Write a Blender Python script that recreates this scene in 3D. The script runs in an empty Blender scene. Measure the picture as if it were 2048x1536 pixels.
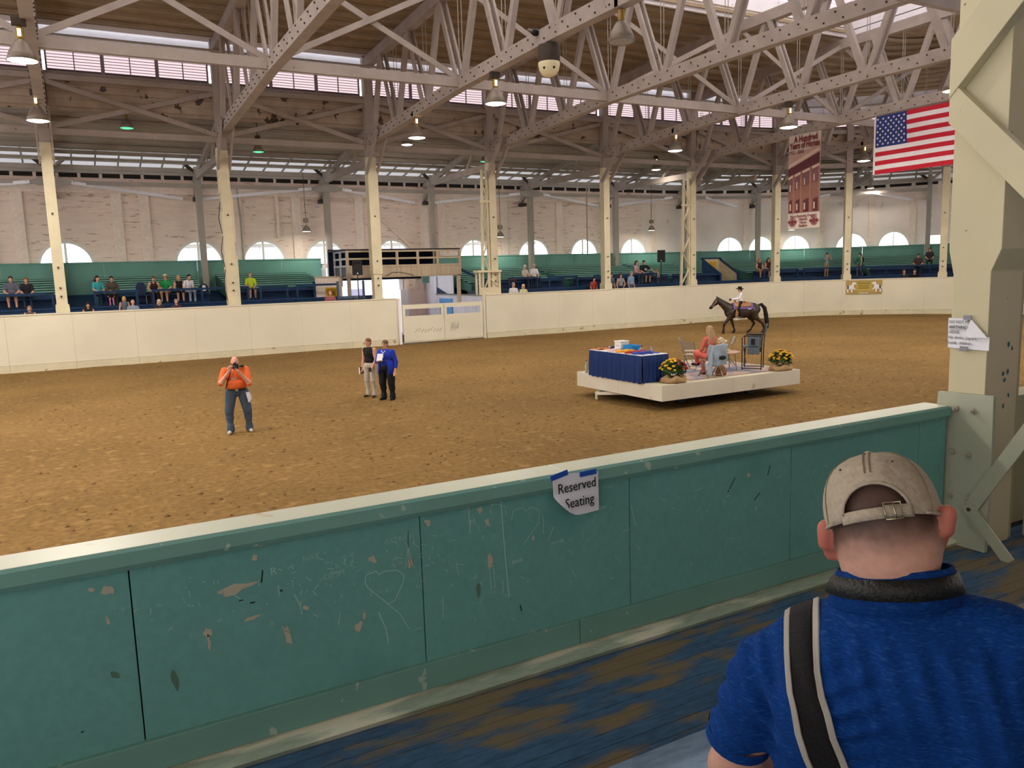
import bpy, bmesh, math, random
import numpy as np
from mathutils import Vector, Matrix
PI = math.pi
S = bpy.context.scene
COL = S.collection
rnd = random.Random(7)

# ---------------------------------------------------------------- camera
FPX = 1586.0
yaw, pit, rol = math.radians(28.8), math.radians(7.9), math.radians(-1.75)
CAM_Z = 3.4
fw = Vector((math.sin(yaw)*math.cos(pit), math.cos(yaw)*math.cos(pit), -math.sin(pit)))
rt0 = Vector((math.cos(yaw), -math.sin(yaw), 0)); up0 = rt0.cross(fw)
rt = rt0*math.cos(rol) + up0*math.sin(rol); up = -rt0*math.sin(rol) + up0*math.cos(rol)
cd = bpy.data.cameras.new('camera'); cam = bpy.data.objects.new('camera', cd); COL.objects.link(cam)
cd.sensor_width = 36; cd.lens = FPX/2048*36; cd.clip_start = .05; cd.clip_end = 500
cam.matrix_world = Matrix(((rt.x, up.x, -fw.x, 0), (rt.y, up.y, -fw.y, 0), (rt.z, up.z, -fw.z, CAM_Z), (0, 0, 0, 1)))
S.camera = cam

# ---------------------------------------------------------------- sky, daylight, exposure
W = bpy.data.worlds.new('sky'); S.world = W; W.use_nodes = True
bg = W.node_tree.nodes['Background']; bg.inputs[0].default_value = (.86, .93, 1, 1); bg.inputs[1].default_value = 4.5

def area_light(name, loc, rot, sx, sy, watt, col=(1, 1, 1)):
    l = bpy.data.lights.new(name, 'AREA'); l.shape = 'RECTANGLE'; l.size = sx; l.size_y = sy; l.energy = watt; l.color = col
    o = bpy.data.objects.new(name, l); o.location = loc; o.rotation_euler = rot; COL.objects.link(o); return o
# daylight through the glazed roof lantern that runs along the ridge
area_light('lantern_daylight', (8, 21.2, 17.2), (0, 0, 0), 52, 12.6, 2600, (1, .97, .92))
S.view_settings.view_transform = 'Standard'; S.view_settings.look = 'None'
S.view_settings.exposure = 0.0; S.view_settings.gamma = 1.0; S.view_settings.use_curve_mapping = False
S.cycles.use_denoising = True
S.cycles.max_bounces = 7; S.cycles.diffuse_bounces = 4; S.cycles.glossy_bounces = 2
S.cycles.transmission_bounces = 4; S.cycles.transparent_max_bounces = 8
S.cycles.caustics_reflective = False; S.cycles.caustics_refractive = False
S.cycles.sample_clamp_indirect = 4.0

# ---------------------------------------------------------------- materials
def lin(h):
    if not isinstance(h, str): return tuple(h)
    h = h.lstrip('#'); r = []
    for i in (0, 2, 4):
        c = int(h[i:i+2], 16)/255; r.append(c/12.92 if c <= .04045 else ((c+.055)/1.055)**2.4)
    return tuple(r)
MATS = {}
def mat(name, col, rough=.6, var=.12, scale=2.0, bump=0.0, bscale=30.0, metal=0.0, spec=.3, wear=None, wscale=3.0, wt=.6, wsoft=.04, stretch=None, fine=None, local=False):
    """principled paint with slow tone variation, optional worn patches of a second colour and fine relief"""
    if name in MATS: return MATS[name]
    c = lin(col); m = bpy.data.materials.new(name); m.use_nodes = True; t = m.node_tree; N = t.nodes; L = t.links
    b = N['Principled BSDF']; b.inputs['Roughness'].default_value = rough; b.inputs['Metallic'].default_value = metal
    b.inputs['Specular IOR Level'].default_value = spec
    if local:
        g = N.new('ShaderNodeTexCoord'); pos = g.outputs['Object']
    else:
        g = N.new('ShaderNodeNewGeometry'); pos = g.outputs['Position']
    if stretch:
        mp = N.new('ShaderNodeMapping'); mp.inputs['Scale'].default_value = stretch; L.new(pos, mp.inputs['Vector']); pos = mp.outputs['Vector']
    def noise(sc, det=3):
        n = N.new('ShaderNodeTexNoise'); n.inputs['Scale'].default_value = sc; n.inputs['Detail'].default_value = det
        L.new(pos, n.inputs['Vector']); return n.outputs['Fac']
    def ramp(fac, p0, p1, c0, c1):
        r = N.new('ShaderNodeValToRGB'); r.color_ramp.elements[0].position = p0; r.color_ramp.elements[1].position = p1
        r.color_ramp.elements[0].color = (*c0, 1); r.color_ramp.elements[1].color = (*c1, 1); L.new(fac, r.inputs[0]); return r.outputs[0]
    out = ramp(noise(scale), .3, .7, [x*(1-var) for x in c], [min(1, x*(1+var)) for x in c])
    if fine:
        f2 = ramp(noise(fine[0], 4), .35, .65, (1-fine[1],)*3, (1+fine[1],)*3)
        mx = N.new('ShaderNodeMixRGB'); mx.blend_type = 'MULTIPLY'; mx.inputs[0].default_value = 1; L.new(out, mx.inputs[1]); L.new(f2, mx.inputs[2]); out = mx.outputs[0]
    if wear:
        w = ramp(noise(wscale, 6), wt, wt+wsoft, (0,)*3, (1,)*3)
        mx = N.new('ShaderNodeMixRGB'); L.new(w, mx.inputs[0]); L.new(out, mx.inputs[1]); mx.inputs[2].default_value = (*lin(wear), 1); out = mx.outputs[0]
    L.new(out, b.inputs['Base Color'])
    if bump:
        bp = N.new('ShaderNodeBump'); bp.inputs['Strength'].default_value = bump; bp.inputs['Distance'].default_value = .02
        L.new(noise(bscale, 5), bp.inputs['Height']); L.new(bp.outputs[0], b.inputs['Normal'])
    MATS[name] = m; return m
def plain(name, col, rough=.6, metal=0., spec=.3):
    if name in MATS: return MATS[name]
    m = mat(name, col, rough, .05, 5, metal=metal, spec=spec); return m
def emit(name, col, strength):
    if name in MATS: return MATS[name]
    m = bpy.data.materials.new(name); m.use_nodes = True; t = m.node_tree; t.nodes.clear()
    e = t.nodes.new('ShaderNodeEmission'); o = t.nodes.new('ShaderNodeOutputMaterial'); e.inputs[0].default_value = (*lin(col), 1); e.inputs[1].default_value = strength
    t.links.new(e.outputs[0], o.inputs[0]); MATS[name] = m; return m
def translucent(name, col, mixf=.6):
    if name in MATS: return MATS[name]
    m = bpy.data.materials.new(name); m.use_nodes = True; t = m.node_tree; t.nodes.clear(); N = t.nodes
    d = N.new('ShaderNodeBsdfDiffuse'); tr = N.new('ShaderNodeBsdfTranslucent'); mx = N.new('ShaderNodeMixShader'); o = N.new('ShaderNodeOutputMaterial')
    g = N.new('ShaderNodeNewGeometry'); n = N.new('ShaderNodeTexNoise'); n.inputs['Scale'].default_value = .7; t.links.new(g.outputs['Position'], n.inputs['Vector'])
    r = N.new('ShaderNodeValToRGB'); c = lin(col); r.color_ramp.elements[0].color = (*[x*.8 for x in c], 1); r.color_ramp.elements[1].color = (*c, 1); t.links.new(n.outputs['Fac'], r.inputs[0])
    for s in (d, tr): t.links.new(r.outputs[0], s.inputs[0])
    mx.inputs[0].default_value = mixf; t.links.new(d.outputs[0], mx.inputs[1]); t.links.new(tr.outputs[0], mx.inputs[2]); t.links.new(mx.outputs[0], o.inputs[0])
    MATS[name] = m; return m
def glass(name, tint=(.95, .98, 1), gloss=.06):
    if name in MATS: return MATS[name]
    m = bpy.data.materials.new(name); m.use_nodes = True; t = m.node_tree; t.nodes.clear(); N = t.nodes
    a = N.new('ShaderNodeBsdfTransparent'); a.inputs[0].default_value = (*tint, 1); b = N.new('ShaderNodeBsdfGlossy'); b.inputs['Roughness'].default_value = .1
    x = N.new('ShaderNodeMixShader'); x.inputs[0].default_value = gloss; o = N.new('ShaderNodeOutputMaterial')
    t.links.new(a.outputs[0], x.inputs[1]); t.links.new(b.outputs[0], x.inputs[2]); t.links.new(x.outputs[0], o.inputs[0]); MATS[name] = m; return m

# ---------------------------------------------------------------- mesh builder
def frame_of(d, upv=(0, 0, 1)):
    d = Vector(d).normalized(); u = Vector(upv)
    if abs(d.dot(u)) > .98: u = Vector((0, 1, 0))
    s = d.cross(u).normalized(); return d, s, s.cross(d).normalized()
class MB:
    def __init__(self): self.v = []; self.f = []; self.m = []
    def add(self, vs, fs, mi=0):
        n = len(self.v); self.v += [tuple(p) for p in vs]; self.f += [tuple(n+i for i in f) for f in fs]; self.m += [mi]*len(fs); return self
    BF = ((0, 3, 2, 1), (4, 5, 6, 7), (0, 1, 5, 4), (1, 2, 6, 5), (2, 3, 7, 6), (3, 0, 4, 7))
    def box(self, a, b, mi=0):
        (x0, y0, z0), (x1, y1, z1) = a, b
        return self.add([(x0, y0, z0), (x1, y0, z0), (x1, y1, z0), (x0, y1, z0), (x0, y0, z1), (x1, y0, z1), (x1, y1, z1), (x0, y1, z1)], self.BF, mi)
    def bar(self, a, b, w, h, upv=(0, 0, 1), mi=0):
        a = Vector(a); b = Vector(b); d, s, u = frame_of(b-a, upv)
        vs = [p + s*(sx*w/2) + u*(sz*h/2) for p in (a, b) for sx, sz in ((-1, -1), (1, -1), (1, 1), (-1, 1))]
        return self.add(vs, [(0, 1, 2, 3), (7, 6, 5, 4), (0, 4, 5, 1), (1, 5, 6, 2), (2, 6, 7, 3), (3, 7, 4, 0)], mi)
    def tube(self, pts, r, n=8, mi=0, cap=True):
        pts = [Vector(p) for p in pts]; rs = r if isinstance(r, (list, tuple)) else [r]*len(pts); base = len(self.v); vs = []; fs = []
        for i, p in enumerate(pts):
            d = pts[min(i+1, len(pts)-1)] - pts[max(i-1, 0)]; d, s, u = frame_of(d)
            vs += [p + (s*math.cos(2*PI*k/n) + u*math.sin(2*PI*k/n))*rs[i] for k in range(n)]
        for i in range(len(pts)-1):
            for k in range(n): fs.append((i*n+k, i*n+(k+1) % n, (i+1)*n+(k+1) % n, (i+1)*n+k))
        if cap: fs += [tuple(range(n-1, -1, -1)), tuple((len(pts)-1)*n+k for k in range(n))]
        return self.add(vs, fs, mi)
    def lathe(self, prof, c=(0, 0, 0), n=20, mi=0, sx=1, sy=1):
        vs = []; fs = []; m = len(prof)
        for (r, z) in prof: vs += [(c[0]+r*sx*math.cos(2*PI*k/n), c[1]+r*sy*math.sin(2*PI*k/n), c[2]+z) for k in range(n)]
        for i in range(m-1):
            for k in range(n): fs.append((i*n+k, i*n+(k+1) % n, (i+1)*n+(k+1) % n, (i+1)*n+k))
        return self.add(vs, fs, mi)
    def prism(self, poly, origin, ux, uy, depth, mi=0):
        """poly in (u,v), extruded by vector depth"""
        o = Vector(origin); ux = Vector(ux); uy = Vector(uy); d = Vector(depth); n = len(poly)
        vs = [o+ux*p[0]+uy*p[1] for p in poly] + [o+ux*p[0]+uy*p[1]+d for p in poly]
        return self.add(vs, [tuple(range(n-1, -1, -1)), tuple(range(n, 2*n))] + [(i, (i+1) % n, n+(i+1) % n, n+i) for i in range(n)], mi)
    def quad(self, a, b, c, d, mi=0): return self.add([a, b, c, d], [(0, 1, 2, 3)], mi)
    def ball(self, c, r, n=10, mi=0, sx=1, sy=1, sz=1):
        prof = [(r*max(.001, math.sin(PI*i/(n//2+1))), -r*sz*math.cos(PI*i/(n//2+1))) for i in range(n//2+2)]
        return self.lathe(prof, c, n, mi, sx, sy)
    def build(self, name, ms, parent=None, smooth=False, local=False, bevel=0):
        me = bpy.data.meshes.new(name); v = self.v
        if parent is not None and not local:
            o = WORLD(parent); v = [(p[0]-o[0], p[1]-o[1], p[2]-o[2]) for p in v]
        me.from_pydata(v, [], self.f)
        for x in (ms if isinstance(ms, (list, tuple)) else [ms]): me.materials.append(x)
        if any(self.m): me.polygons.foreach_set('material_index', self.m)
        bm = bmesh.new(); bm.from_mesh(me); bmesh.ops.recalc_face_normals(bm, faces=bm.faces)
        if bevel: bmesh.ops.bevel(bm, geom=list(bm.edges), offset=bevel, segments=2, affect='EDGES', profile=.5)
        bm.to_mesh(me); bm.free()
        if smooth: me.polygons.foreach_set('use_smooth', [True]*len(me.polygons))
        me.update(); return link(name, me, parent)
def WORLD(o):
    x = Vector((0, 0, 0))
    while o is not None: x = x + o.location; o = o.parent
    return x
def link(name, data, parent=None, loc=None):
    o = bpy.data.objects.new(name, data); COL.objects.link(o)
    if parent is not None: o.parent = parent
    if loc is not None: o.location = loc
    return o
def tag(o, label, cat, group=None):
    o['label'] = label; o['category'] = cat
    if group: o['group'] = group
    return o
def thing(name, label, cat, loc=(0, 0, 0), rz=0, group=None):
    o = bpy.data.objects.new(name, None); COL.objects.link(o); o.location = loc; o.rotation_euler = (0, 0, rz); o.empty_display_size = .2
    return tag(o, label, cat, group)
def struct(o): o['kind'] = 'structure'; return o
def stuff(o): o['kind'] = 'stuff'; return o
def sempty(name, loc=(0, 0, 0)):
    o = bpy.data.objects.new(name, None); COL.objects.link(o); o.location = loc; return struct(o)
def dup(root, loc, rz=None, label=None):
    r = root.copy(); COL.objects.link(r); r.location = loc
    if rz is not None: r.rotation_euler = (0, 0, rz)
    if label: r['label'] = label
    for ch in list(root.children):
        c = ch.copy(); COL.objects.link(c); c.parent = r
        for g in list(ch.children):
            d = g.copy(); COL.objects.link(d); d.parent = c
    return r
def piece(src, parent, loc, name=None, rot=None, scale=None):
    """one more alike piece sharing its mesh"""
    o = bpy.data.objects.new(name or src.name.split('.')[0], src if isinstance(src, bpy.types.Mesh) else src.data); COL.objects.link(o); o.parent = parent; o.location = loc
    if rot: o.rotation_euler = rot
    if scale: o.scale = scale
    return o
def boxmesh(name, sx, sy, sz, m, bevel=0):
    me = bpy.data.meshes.new(name); bm = bmesh.new(); bmesh.ops.create_cube(bm, size=1)
    for v in bm.verts: v.co = (v.co.x*sx, v.co.y*sy, v.co.z*sz)
    if bevel: bmesh.ops.bevel(bm, geom=list(bm.edges), offset=bevel, segments=1, affect='EDGES')
    bm.to_mesh(me); bm.free(); me.materials.append(m); return me
_DG = None
def text_mesh(txt, size, m, name='lettering', align='CENTER', bold=0.0, sx=1.0, extrude=.0008, lead=1.0):
    cu = bpy.data.curves.new('t', 'FONT'); cu.body = txt; cu.size = size; cu.align_x = align; cu.align_y = 'CENTER'; cu.offset = bold; cu.extrude = extrude; cu.space_line = lead; cu.resolution_u = 2
    o = bpy.data.objects.new('t', cu); COL.objects.link(o); dg = bpy.context.evaluated_depsgraph_get(); dg.update()
    me = bpy.data.meshes.new_from_object(o.evaluated_get(dg)); bpy.data.objects.remove(o); bpy.data.curves.remove(cu)
    if sx != 1:
        for v in me.vertices: v.co.x *= sx
    me.materials.clear(); me.materials.append(m); me.name = name; return me
def put_text(txt, size, m, parent, loc, rot, name='lettering', **k):
    o = link(name, text_mesh(txt, size, m, name, **k), parent); o.location = loc; o.rotation_euler = rot; return o

# ---------------------------------------------------------------- implicit surfaces for bodies
def _caps(P, a, b, ra, rb):
    a = np.array(a, float); b = np.array(b, float); d = b-a; l2 = max(1e-9, d@d)
    t = np.clip(((P-a)@d)/l2, 0, 1); return np.linalg.norm(P-a-t[..., None]*d, axis=-1) - (ra+(rb-ra)*t)
def _ell(P, c, r, R=None):
    q = P-np.array(c, float)
    if R is not None: q = q@np.array(R)
    r = np.array(r, float); k0 = np.linalg.norm(q/r, axis=-1); k1 = np.linalg.norm(q/(r*r), axis=-1)
    return k0*(k0-1)/np.maximum(k1, 1e-6)
def _one(P, p):
    return _caps(P, *p[1:5]) if p[0] == 'c' else _ell(P, p[1], p[2], p[3])
def sdf_eval(P, prims, k):
    f = None; best = None; z = np.zeros(P.shape[:-1], int)
    for p in prims:
        d = _one(P, p); zone = p[5] if p[0] == 'c' else p[4]
        if f is None: f = d.copy(); best = d.copy(); z[:] = zone
        else:
            z = np.where(d < best, zone, z); best = np.minimum(best, d)
            h = np.clip(.5+.5*(f-d)/k, 0, 1); f = f*(1-h)+d*h-k*h*(1-h)
    return f, z
def surface_nets(f, lo, vox):
    ins = f < 0; nx, ny, nz = f.shape; sl = lambda a, i, j, k: a[i:nx-1+i, j:ny-1+j, k:nz-1+k]
    acc = np.zeros((nx-1, ny-1, nz-1, 3)); cnt = np.zeros((nx-1, ny-1, nz-1))
    cor = [(i, j, k) for i in (0, 1) for j in (0, 1) for k in (0, 1)]
    for a in cor:
        for ax in range(3):
            if a[ax]: continue
            b = list(a); b[ax] = 1; fa = sl(f, *a); fb = sl(f, *b); cr = (fa < 0) != (fb < 0)
            t = np.where(cr, fa/np.where(cr, fa-fb, 1), 0)
            for q in range(3): acc[..., q] += np.where(cr, a[q] + (t if q == ax else 0), 0)
            cnt += cr
    act = cnt > 0; idx = -np.ones(act.shape, int); idx[act] = np.arange(act.sum())
    ii = np.argwhere(act); V = (ii + acc[act]/cnt[act][:, None])*vox + lo
    Q = []
    for ax in range(3):
        o = [0, 0, 0]; o[ax] = 1; n = f.shape
        A = ins[:n[0]-o[0], :n[1]-o[1], :n[2]-o[2]]; B = ins[o[0]:, o[1]:, o[2]:]
        e = np.argwhere(A != B); b1, b2 = [q for q in range(3) if q != ax]
        e = e[(e[:, b1] > 0) & (e[:, b2] > 0) & (e[:, b1] < n[b1]-1) & (e[:, b2] < n[b2]-1)]
        def cell(d1, d2): c = e.copy(); c[:, b1] += d1; c[:, b2] += d2; return idx[c[:, 0], c[:, 1], c[:, 2]]
        q = np.stack([cell(-1, -1), cell(0, -1), cell(0, 0), cell(-1, 0)], 1)
        flip = A[e[:, 0], e[:, 1], e[:, 2]] ^ (ax == 1); q = np.where(flip[:, None], q, q[:, ::-1]); Q.append(q)
    Q = np.concatenate(Q); Q = Q[(Q >= 0).all(1)]; return V, Q
def sdf_object(name, prims, vox, mats, parent=None, k=.03, warp=None, cut=None):
    los = []; his = []
    for p in prims:
        if p[0] == 'c': r = max(p[3], p[4]); a = np.array(p[1], float); b = np.array(p[2], float); los.append(np.minimum(a, b)-r); his.append(np.maximum(a, b)+r)
        else: r = max(p[2]); c = np.array(p[1], float); los.append(c-r); his.append(c+r)
    lo = np.min(los, 0)-vox*3; hi = np.max(his, 0)+vox*3; n = np.ceil((hi-lo)/vox).astype(int)+1
    G = np.stack(np.meshgrid(*[lo[i]+vox*np.arange(n[i]) for i in range(3)], indexing='ij'), -1)
    f, _ = sdf_eval(G, prims, k)
    if cut is not None: f = np.maximum(f, cut(G))
    if warp is not None: f = f + warp(G)
    V, Q = surface_nets(f, lo, vox); _, z = sdf_eval(V[Q].mean(1), prims, k)
    me = bpy.data.meshes.new(name); me.from_pydata(V.tolist(), [], Q.tolist())
    for m in mats: me.materials.append(m)
    me.polygons.foreach_set('material_index', z.astype(int).tolist()); me.polygons.foreach_set('use_smooth', [True]*len(me.polygons)); me.update()
    return link(name, me, parent)
# ---------------------------------------------------------------- plan of the arena: a line along the wall with offsets outward
RA, AX, AY, YW = 12.8, 38.0, 25.3, 38.1
AY2 = 15.8; LA = RA*PI/2
def path(s, off=0.0):
    """point and outward normal at arc length s of the arena wall (s equals x on the long straight)"""
    if s <= AX: return Vector((s, YW+off, 0)), Vector((0, 1, 0))
    if s <= AX+LA:
        a = (s-AX)/RA; n = Vector((math.sin(a), math.cos(a), 0)); return Vector((AX, AY, 0)) + n*(RA+off), n
    t = s-AX-LA; d = AY-AY2
    if t <= d: return Vector((AX+RA+off, AY-t, 0)), Vector((1, 0, 0))
    t -= d
    if t <= LA:
        a = PI/2+t/RA; n = Vector((math.sin(a), math.cos(a), 0)); return Vector((AX, AY2, 0)) + n*(RA+off), n
    return Vector((AX-(t-LA), AY2-RA-off, 0)), Vector((0, -1, 0))
def stations(s0, s1, step=1.6):
    pts = [s0]; cuts = [AX, AX+LA, AX+LA+AY-AY2, AX+2*LA+AY-AY2]
    for a, b, arc in ((-99, cuts[0], 0), (cuts[0], cuts[1], 1), (cuts[1], cuts[2], 0), (cuts[2], cuts[3], 1), (cuts[3], 999, 0)):
        lo, hi = max(a, s0), min(b, s1)
        if hi > lo:
            n = max(1, math.ceil((hi-lo)/step)) if arc else 1
            pts += [lo+(hi-lo)*i/n for i in range(1, n+1)]
    return pts
def sweep(mb, s0, s1, o0, o1, z0, z1, z0b=None, z1b=None, mi=0):
    """box swept along the wall line; z may differ at the two offsets"""
    z0b = z0 if z0b is None else z0b; z1b = z1 if z1b is None else z1b
    st = stations(s0, s1); vs = []
    for s in st:
        a = path(s, o0)[0]; b = path(s, o1)[0]
        vs += [(a.x, a.y, z0), (b.x, b.y, z0b), (b.x, b.y, z1b), (a.x, a.y, z1)]
    fs = [(3, 2, 1, 0), tuple(len(vs)-4+i for i in range(4))]
    for i in range(len(st)-1):
        for k in range(4): fs.append((i*4+k, i*4+(k+1) % 4, i*4+4+(k+1) % 4, i*4+4+k))
    return mb.add(vs, fs, mi)
def sheet(mb, s0, s1, o0, o1, z0, z1):
    st = stations(s0, s1); vs = []
    for s in st: a = path(s, o0)[0]; b = path(s, o1)[0]; vs += [(a.x, a.y, z0), (b.x, b.y, z1)]
    return mb.add(vs, [(2*i, 2*i+1, 2*i+3, 2*i+2) for i in range(len(st)-1)])
def P3(s, off, z): p = path(s, off)[0]; return Vector((p.x, p.y, z))
def rz_at(s): n = path(s)[1]; return math.atan2(-n.x, n.y)      # rotation that turns local +y outward

# paints
M_ARENA = mat('cream_board_paint', '#e6dfcb', .55, .05, .5, wear='#d3c49c', wscale=1.3, wt=.74, wsoft=.1, bump=.1, bscale=8)
M_KICK = mat('dirty_kickboard_paint', '#dcd3b6', .65, .08, 1.5, wear='#a8966c', wscale=3, wt=.62, wsoft=.06)
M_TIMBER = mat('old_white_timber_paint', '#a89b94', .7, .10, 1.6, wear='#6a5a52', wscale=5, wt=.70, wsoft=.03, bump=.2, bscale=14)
M_STEEL = mat('grey_timber_paint', '#a89d93', .6, .10, 1.2, wear='#8a7f77', wscale=4, wt=.7, wsoft=.05)
M_COLUMN = mat('cream_column_paint', '#ddd2b4', .6, .07, 1.5, wear='#a3937a', wscale=6, wt=.73, wsoft=.03)
M_GREYCOL = mat('grey_column_paint', '#a9a197', .6, .08, 1.2)
M_ROOF = mat('brown_roof_boards', '#a08a70', .85, .2, .9, stretch=(.35, 2, 1), wear='#7d664e', wscale=1.2, wt=.6, wsoft=.2, fine=(5, .12))
M_ROOF2 = mat('greyed_roof_boards', '#b3a499', .85, .18, .8, stretch=(.35, 2, 1), fine=(5, .1))
M_PEEL = mat('peeling_white_boards', '#b39f8d', .8, .12, 2, wear='#5a4b42', wscale=1.7, wt=.6, wsoft=.02, bump=.3, bscale=10)
M_WHITE = mat('white_board_paint', '#f6f2f8', .6, .04, 1.2, wear='#b3a9a8', wscale=2.5, wt=.68, wsoft=.05)
M_PANEL = translucent('cloudy_roof_panel', '#8f8987', .6)
M_LOUVRE = emit('glowing_pink_slat', '#ffe4ea', 1.05)  # slats glow by themselves in place of daylight coming through
M_PLASTER = mat('pale_pink_brickwork', '#f0dacb', .8, .06, 1.5, stretch=(.6, .6, 3.2), wear='#c0a596', wscale=2.6, wt=.60, wsoft=.08, bump=.5, bscale=5)
M_PLASTER2 = mat('pale_smooth_plaster', '#f0e2d8', .8, .07, .6, wear='#bda591', wscale=.8, wt=.64, wsoft=.12)
M_PILAST = mat('pale_concrete_pilaster', '#efdccd', .8, .06, 1.2, fine=(6, .06))
M_NAVY = mat('navy_bench_paint', '#12355c', .5, .15, 1.5, wear='#0c2240', wscale=3, wt=.6, wsoft=.1)
M_NAVYF = mat('navy_floor_paint', '#1b3a5a', .7, .15, 1.5)
M_GREEN = mat('sea_green_bench_toplit', '#86b8ab', .42, .08, 1.5, fine=(5, .06), spec=.5)  # lightened: light on the plank tops is put into the colour
M_GREENW = mat('sea_green_board_paint', '#6b9d91', .6, .08, .8)
M_GREENSH = mat('shaded_sea_green', '#3c6b60', .7, .08, 1)  # darkened bench green, paints in the shade between the seat planks
M_CONC = mat('grey_concrete', '#8f897f', .85, .1, 1)
M_RUST = plain('dark_bolt_iron', '#4a3f38', .6, .3)
M_METAL = plain('dull_metal', '#9b958e', .4, .7)
M_BLACK = plain('black_plastic', '#15161a', .45)
M_GLASS = glass('window_glass')

# ---------------------------------------------------------------- arena floor
def hnoise(x, y):
    from mathutils import noise
    return noise.noise((x*.35, y*.35, 0))*.02 + noise.noise((x*1.3, y*1.3, 5))*.014 + noise.noise((x*4, y*4, 9))*.006
def soil():
    m = mat('arena_soil', '#7e623a', .95, .13, .3, bump=.9, bscale=7, wear='#937449', wscale=3.6, wt=.57, wsoft=.12, fine=(9, .18), stretch=(1, 1, 1), spec=.1)
    return m
M_SOIL = soil()
nx, ny = 270, 150; xs = np.linspace(-20, 51.5, nx); ys = np.linspace(2.6, 38.6, ny)
vs = [(x, y, hnoise(x, y)) for y in ys for x in xs]
fs = [(j*nx+i, j*nx+i+1, (j+1)*nx+i+1, (j+1)*nx+i) for j in range(ny-1) for i in range(nx-1)]
fl = struct(MB().add(vs, fs).build('floor', M_SOIL, smooth=True))
# loose clods lying on the soil, too many to count
mb = MB(); r2 = random.Random(3)
for i in range(5200):
    y = 3.6 + 33*(r2.random()**1.7); x = (y*.02-1.5) + r2.random()*(6+y*1.15); q = .012+.03*r2.random()**2; z = hnoise(x, y)
    if 11.9 < x < 17.2 and 14.2 < y < 18.7: continue
    w = [(x+q*1.6*math.cos(a+i)*(.6+.7*r2.random()), y+q*1.6*math.sin(a+i)*(.6+.7*r2.random()), z-.004) for a in (0, 1.57, 3.14, 4.71)]
    mb.add(w+[(x+q*.3, y, z+q*(.5+.5*r2.random()))], [(0, 1, 4), (1, 2, 4), (2, 3, 4), (3, 0, 4)])
stuff(tag(mb.build('soil_clods', mat('soil_clod', '#6f5231', .95, .3, 3)), 'loose brown clods scattered over the arena soil', 'soil'))

# ---------------------------------------------------------------- arena wall: boards, kick boards and cap pieces
def along(parent, s0, s1, L, mesh, name, off, z, gap=.0):
    n = max(1, round((s1-s0)/L))
    for i in range(n):
        s = s0+(i+.5)*(s1-s0)/n; p = P3(s, off, z)
        piece(mesh, parent, p, name, (0, 0, rz_at(s)+r2.uniform(-.002, .002)), ((s1-s0)/n/L, 1, 1))
wa = sempty('wall_arena')
WT = 2.33
pm = boxmesh('board_panel', 2.40-.004, .09, WT-.30, M_ARENA, .002); km = boxmesh('kick_board', 2.40-.006, .12, .30, M_KICK, .004); cm = boxmesh('wall_cap', 2.4, .16, .05, M_ARENA)
for s0, s1 in ((-14.4, 14.4), (19.5, 38.0), (38, 58.1), (58.1, 67.6), (67.6, 87.7)):
    along(wa, s0, s1, 2.4, pm, 'board_panel', .045, (WT+.30)/2); along(wa, s0, s1, 2.4, km, 'kick_board', .02, .14); along(wa, s0, s1, 2.4, cm, 'wall_cap', .05, WT+.01)
mb = MB(); sweep(mb, -14.4, 14.5, .09, .14, 0, WT); sweep(mb, 19.4, 87, .09, .14, 0, WT); mb.build('backing_boards', M_ARENA, wa)

# ---------------------------------------------------------------- gate
gt = thing('arena_gate', 'cream double gate with open slots along its top, scuffed with dark scratches', 'gate', (17, YW, 0))
X0, XM, X1 = 14.72, 17.02, 19.28
for xa, xb in ((X0, XM-.015), (XM+.015, X1)):
    leaf = MB().box((xa, YW, .06), (xb, YW+.06, 1.42)).build('gate_leaf', M_ARENA, gt)
    MB().box((xa, YW-.02, 1.78), (xb, YW+.08, 2.0)).build('top_rail', M_ARENA, leaf)
    for q in (xa, xb-.14): MB().box((q, YW-.02, 1.42), (q+.14, YW+.08, 1.78)).build('gate_stile', M_ARENA, leaf)
    MB().box((xa+.04, YW-.015, .1), (xb-.04, YW-.001, .16)).build('bottom_strip', M_KICK, leaf)
M_SCUFF = plain('dark_scuff', '#6d675c', .9)
mb = MB()
for i in range(9): x = 15.35+i*.17; z = .52+.12*r2.random(); mb.quad((x, YW-.004, z), (x+.02, YW-.004, z), (x+.16, YW-.004, z+.17), (x+.13, YW-.004, z+.17))
for i in range(16): x = 17.35+.03*i; z = .5+.2*r2.random(); mb.quad((x, YW-.004, z), (x+.012, YW-.004, z), (x+.06, YW-.004, z+.3+.2*r2.random()), (x+.045, YW-.004, z+.3))
o_ = stuff(mb.build('scuff_marks', M_SCUFF, gt)); o_['label'] = 'dark grey scratches on the gate boards'
for x, w_, m_ in ((14.56, .07, M_WHITE), (19.4, .05, M_ARENA)):
    MB().box((x-w_, YW-.03, 0), (x+w_, YW+.14, 2.33)).build('gate_post', m_, gt)
MB().box((14.66, YW-.05, .1), (14.72, YW+.02, .5)).build('hinge', M_RUST, gt)

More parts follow.
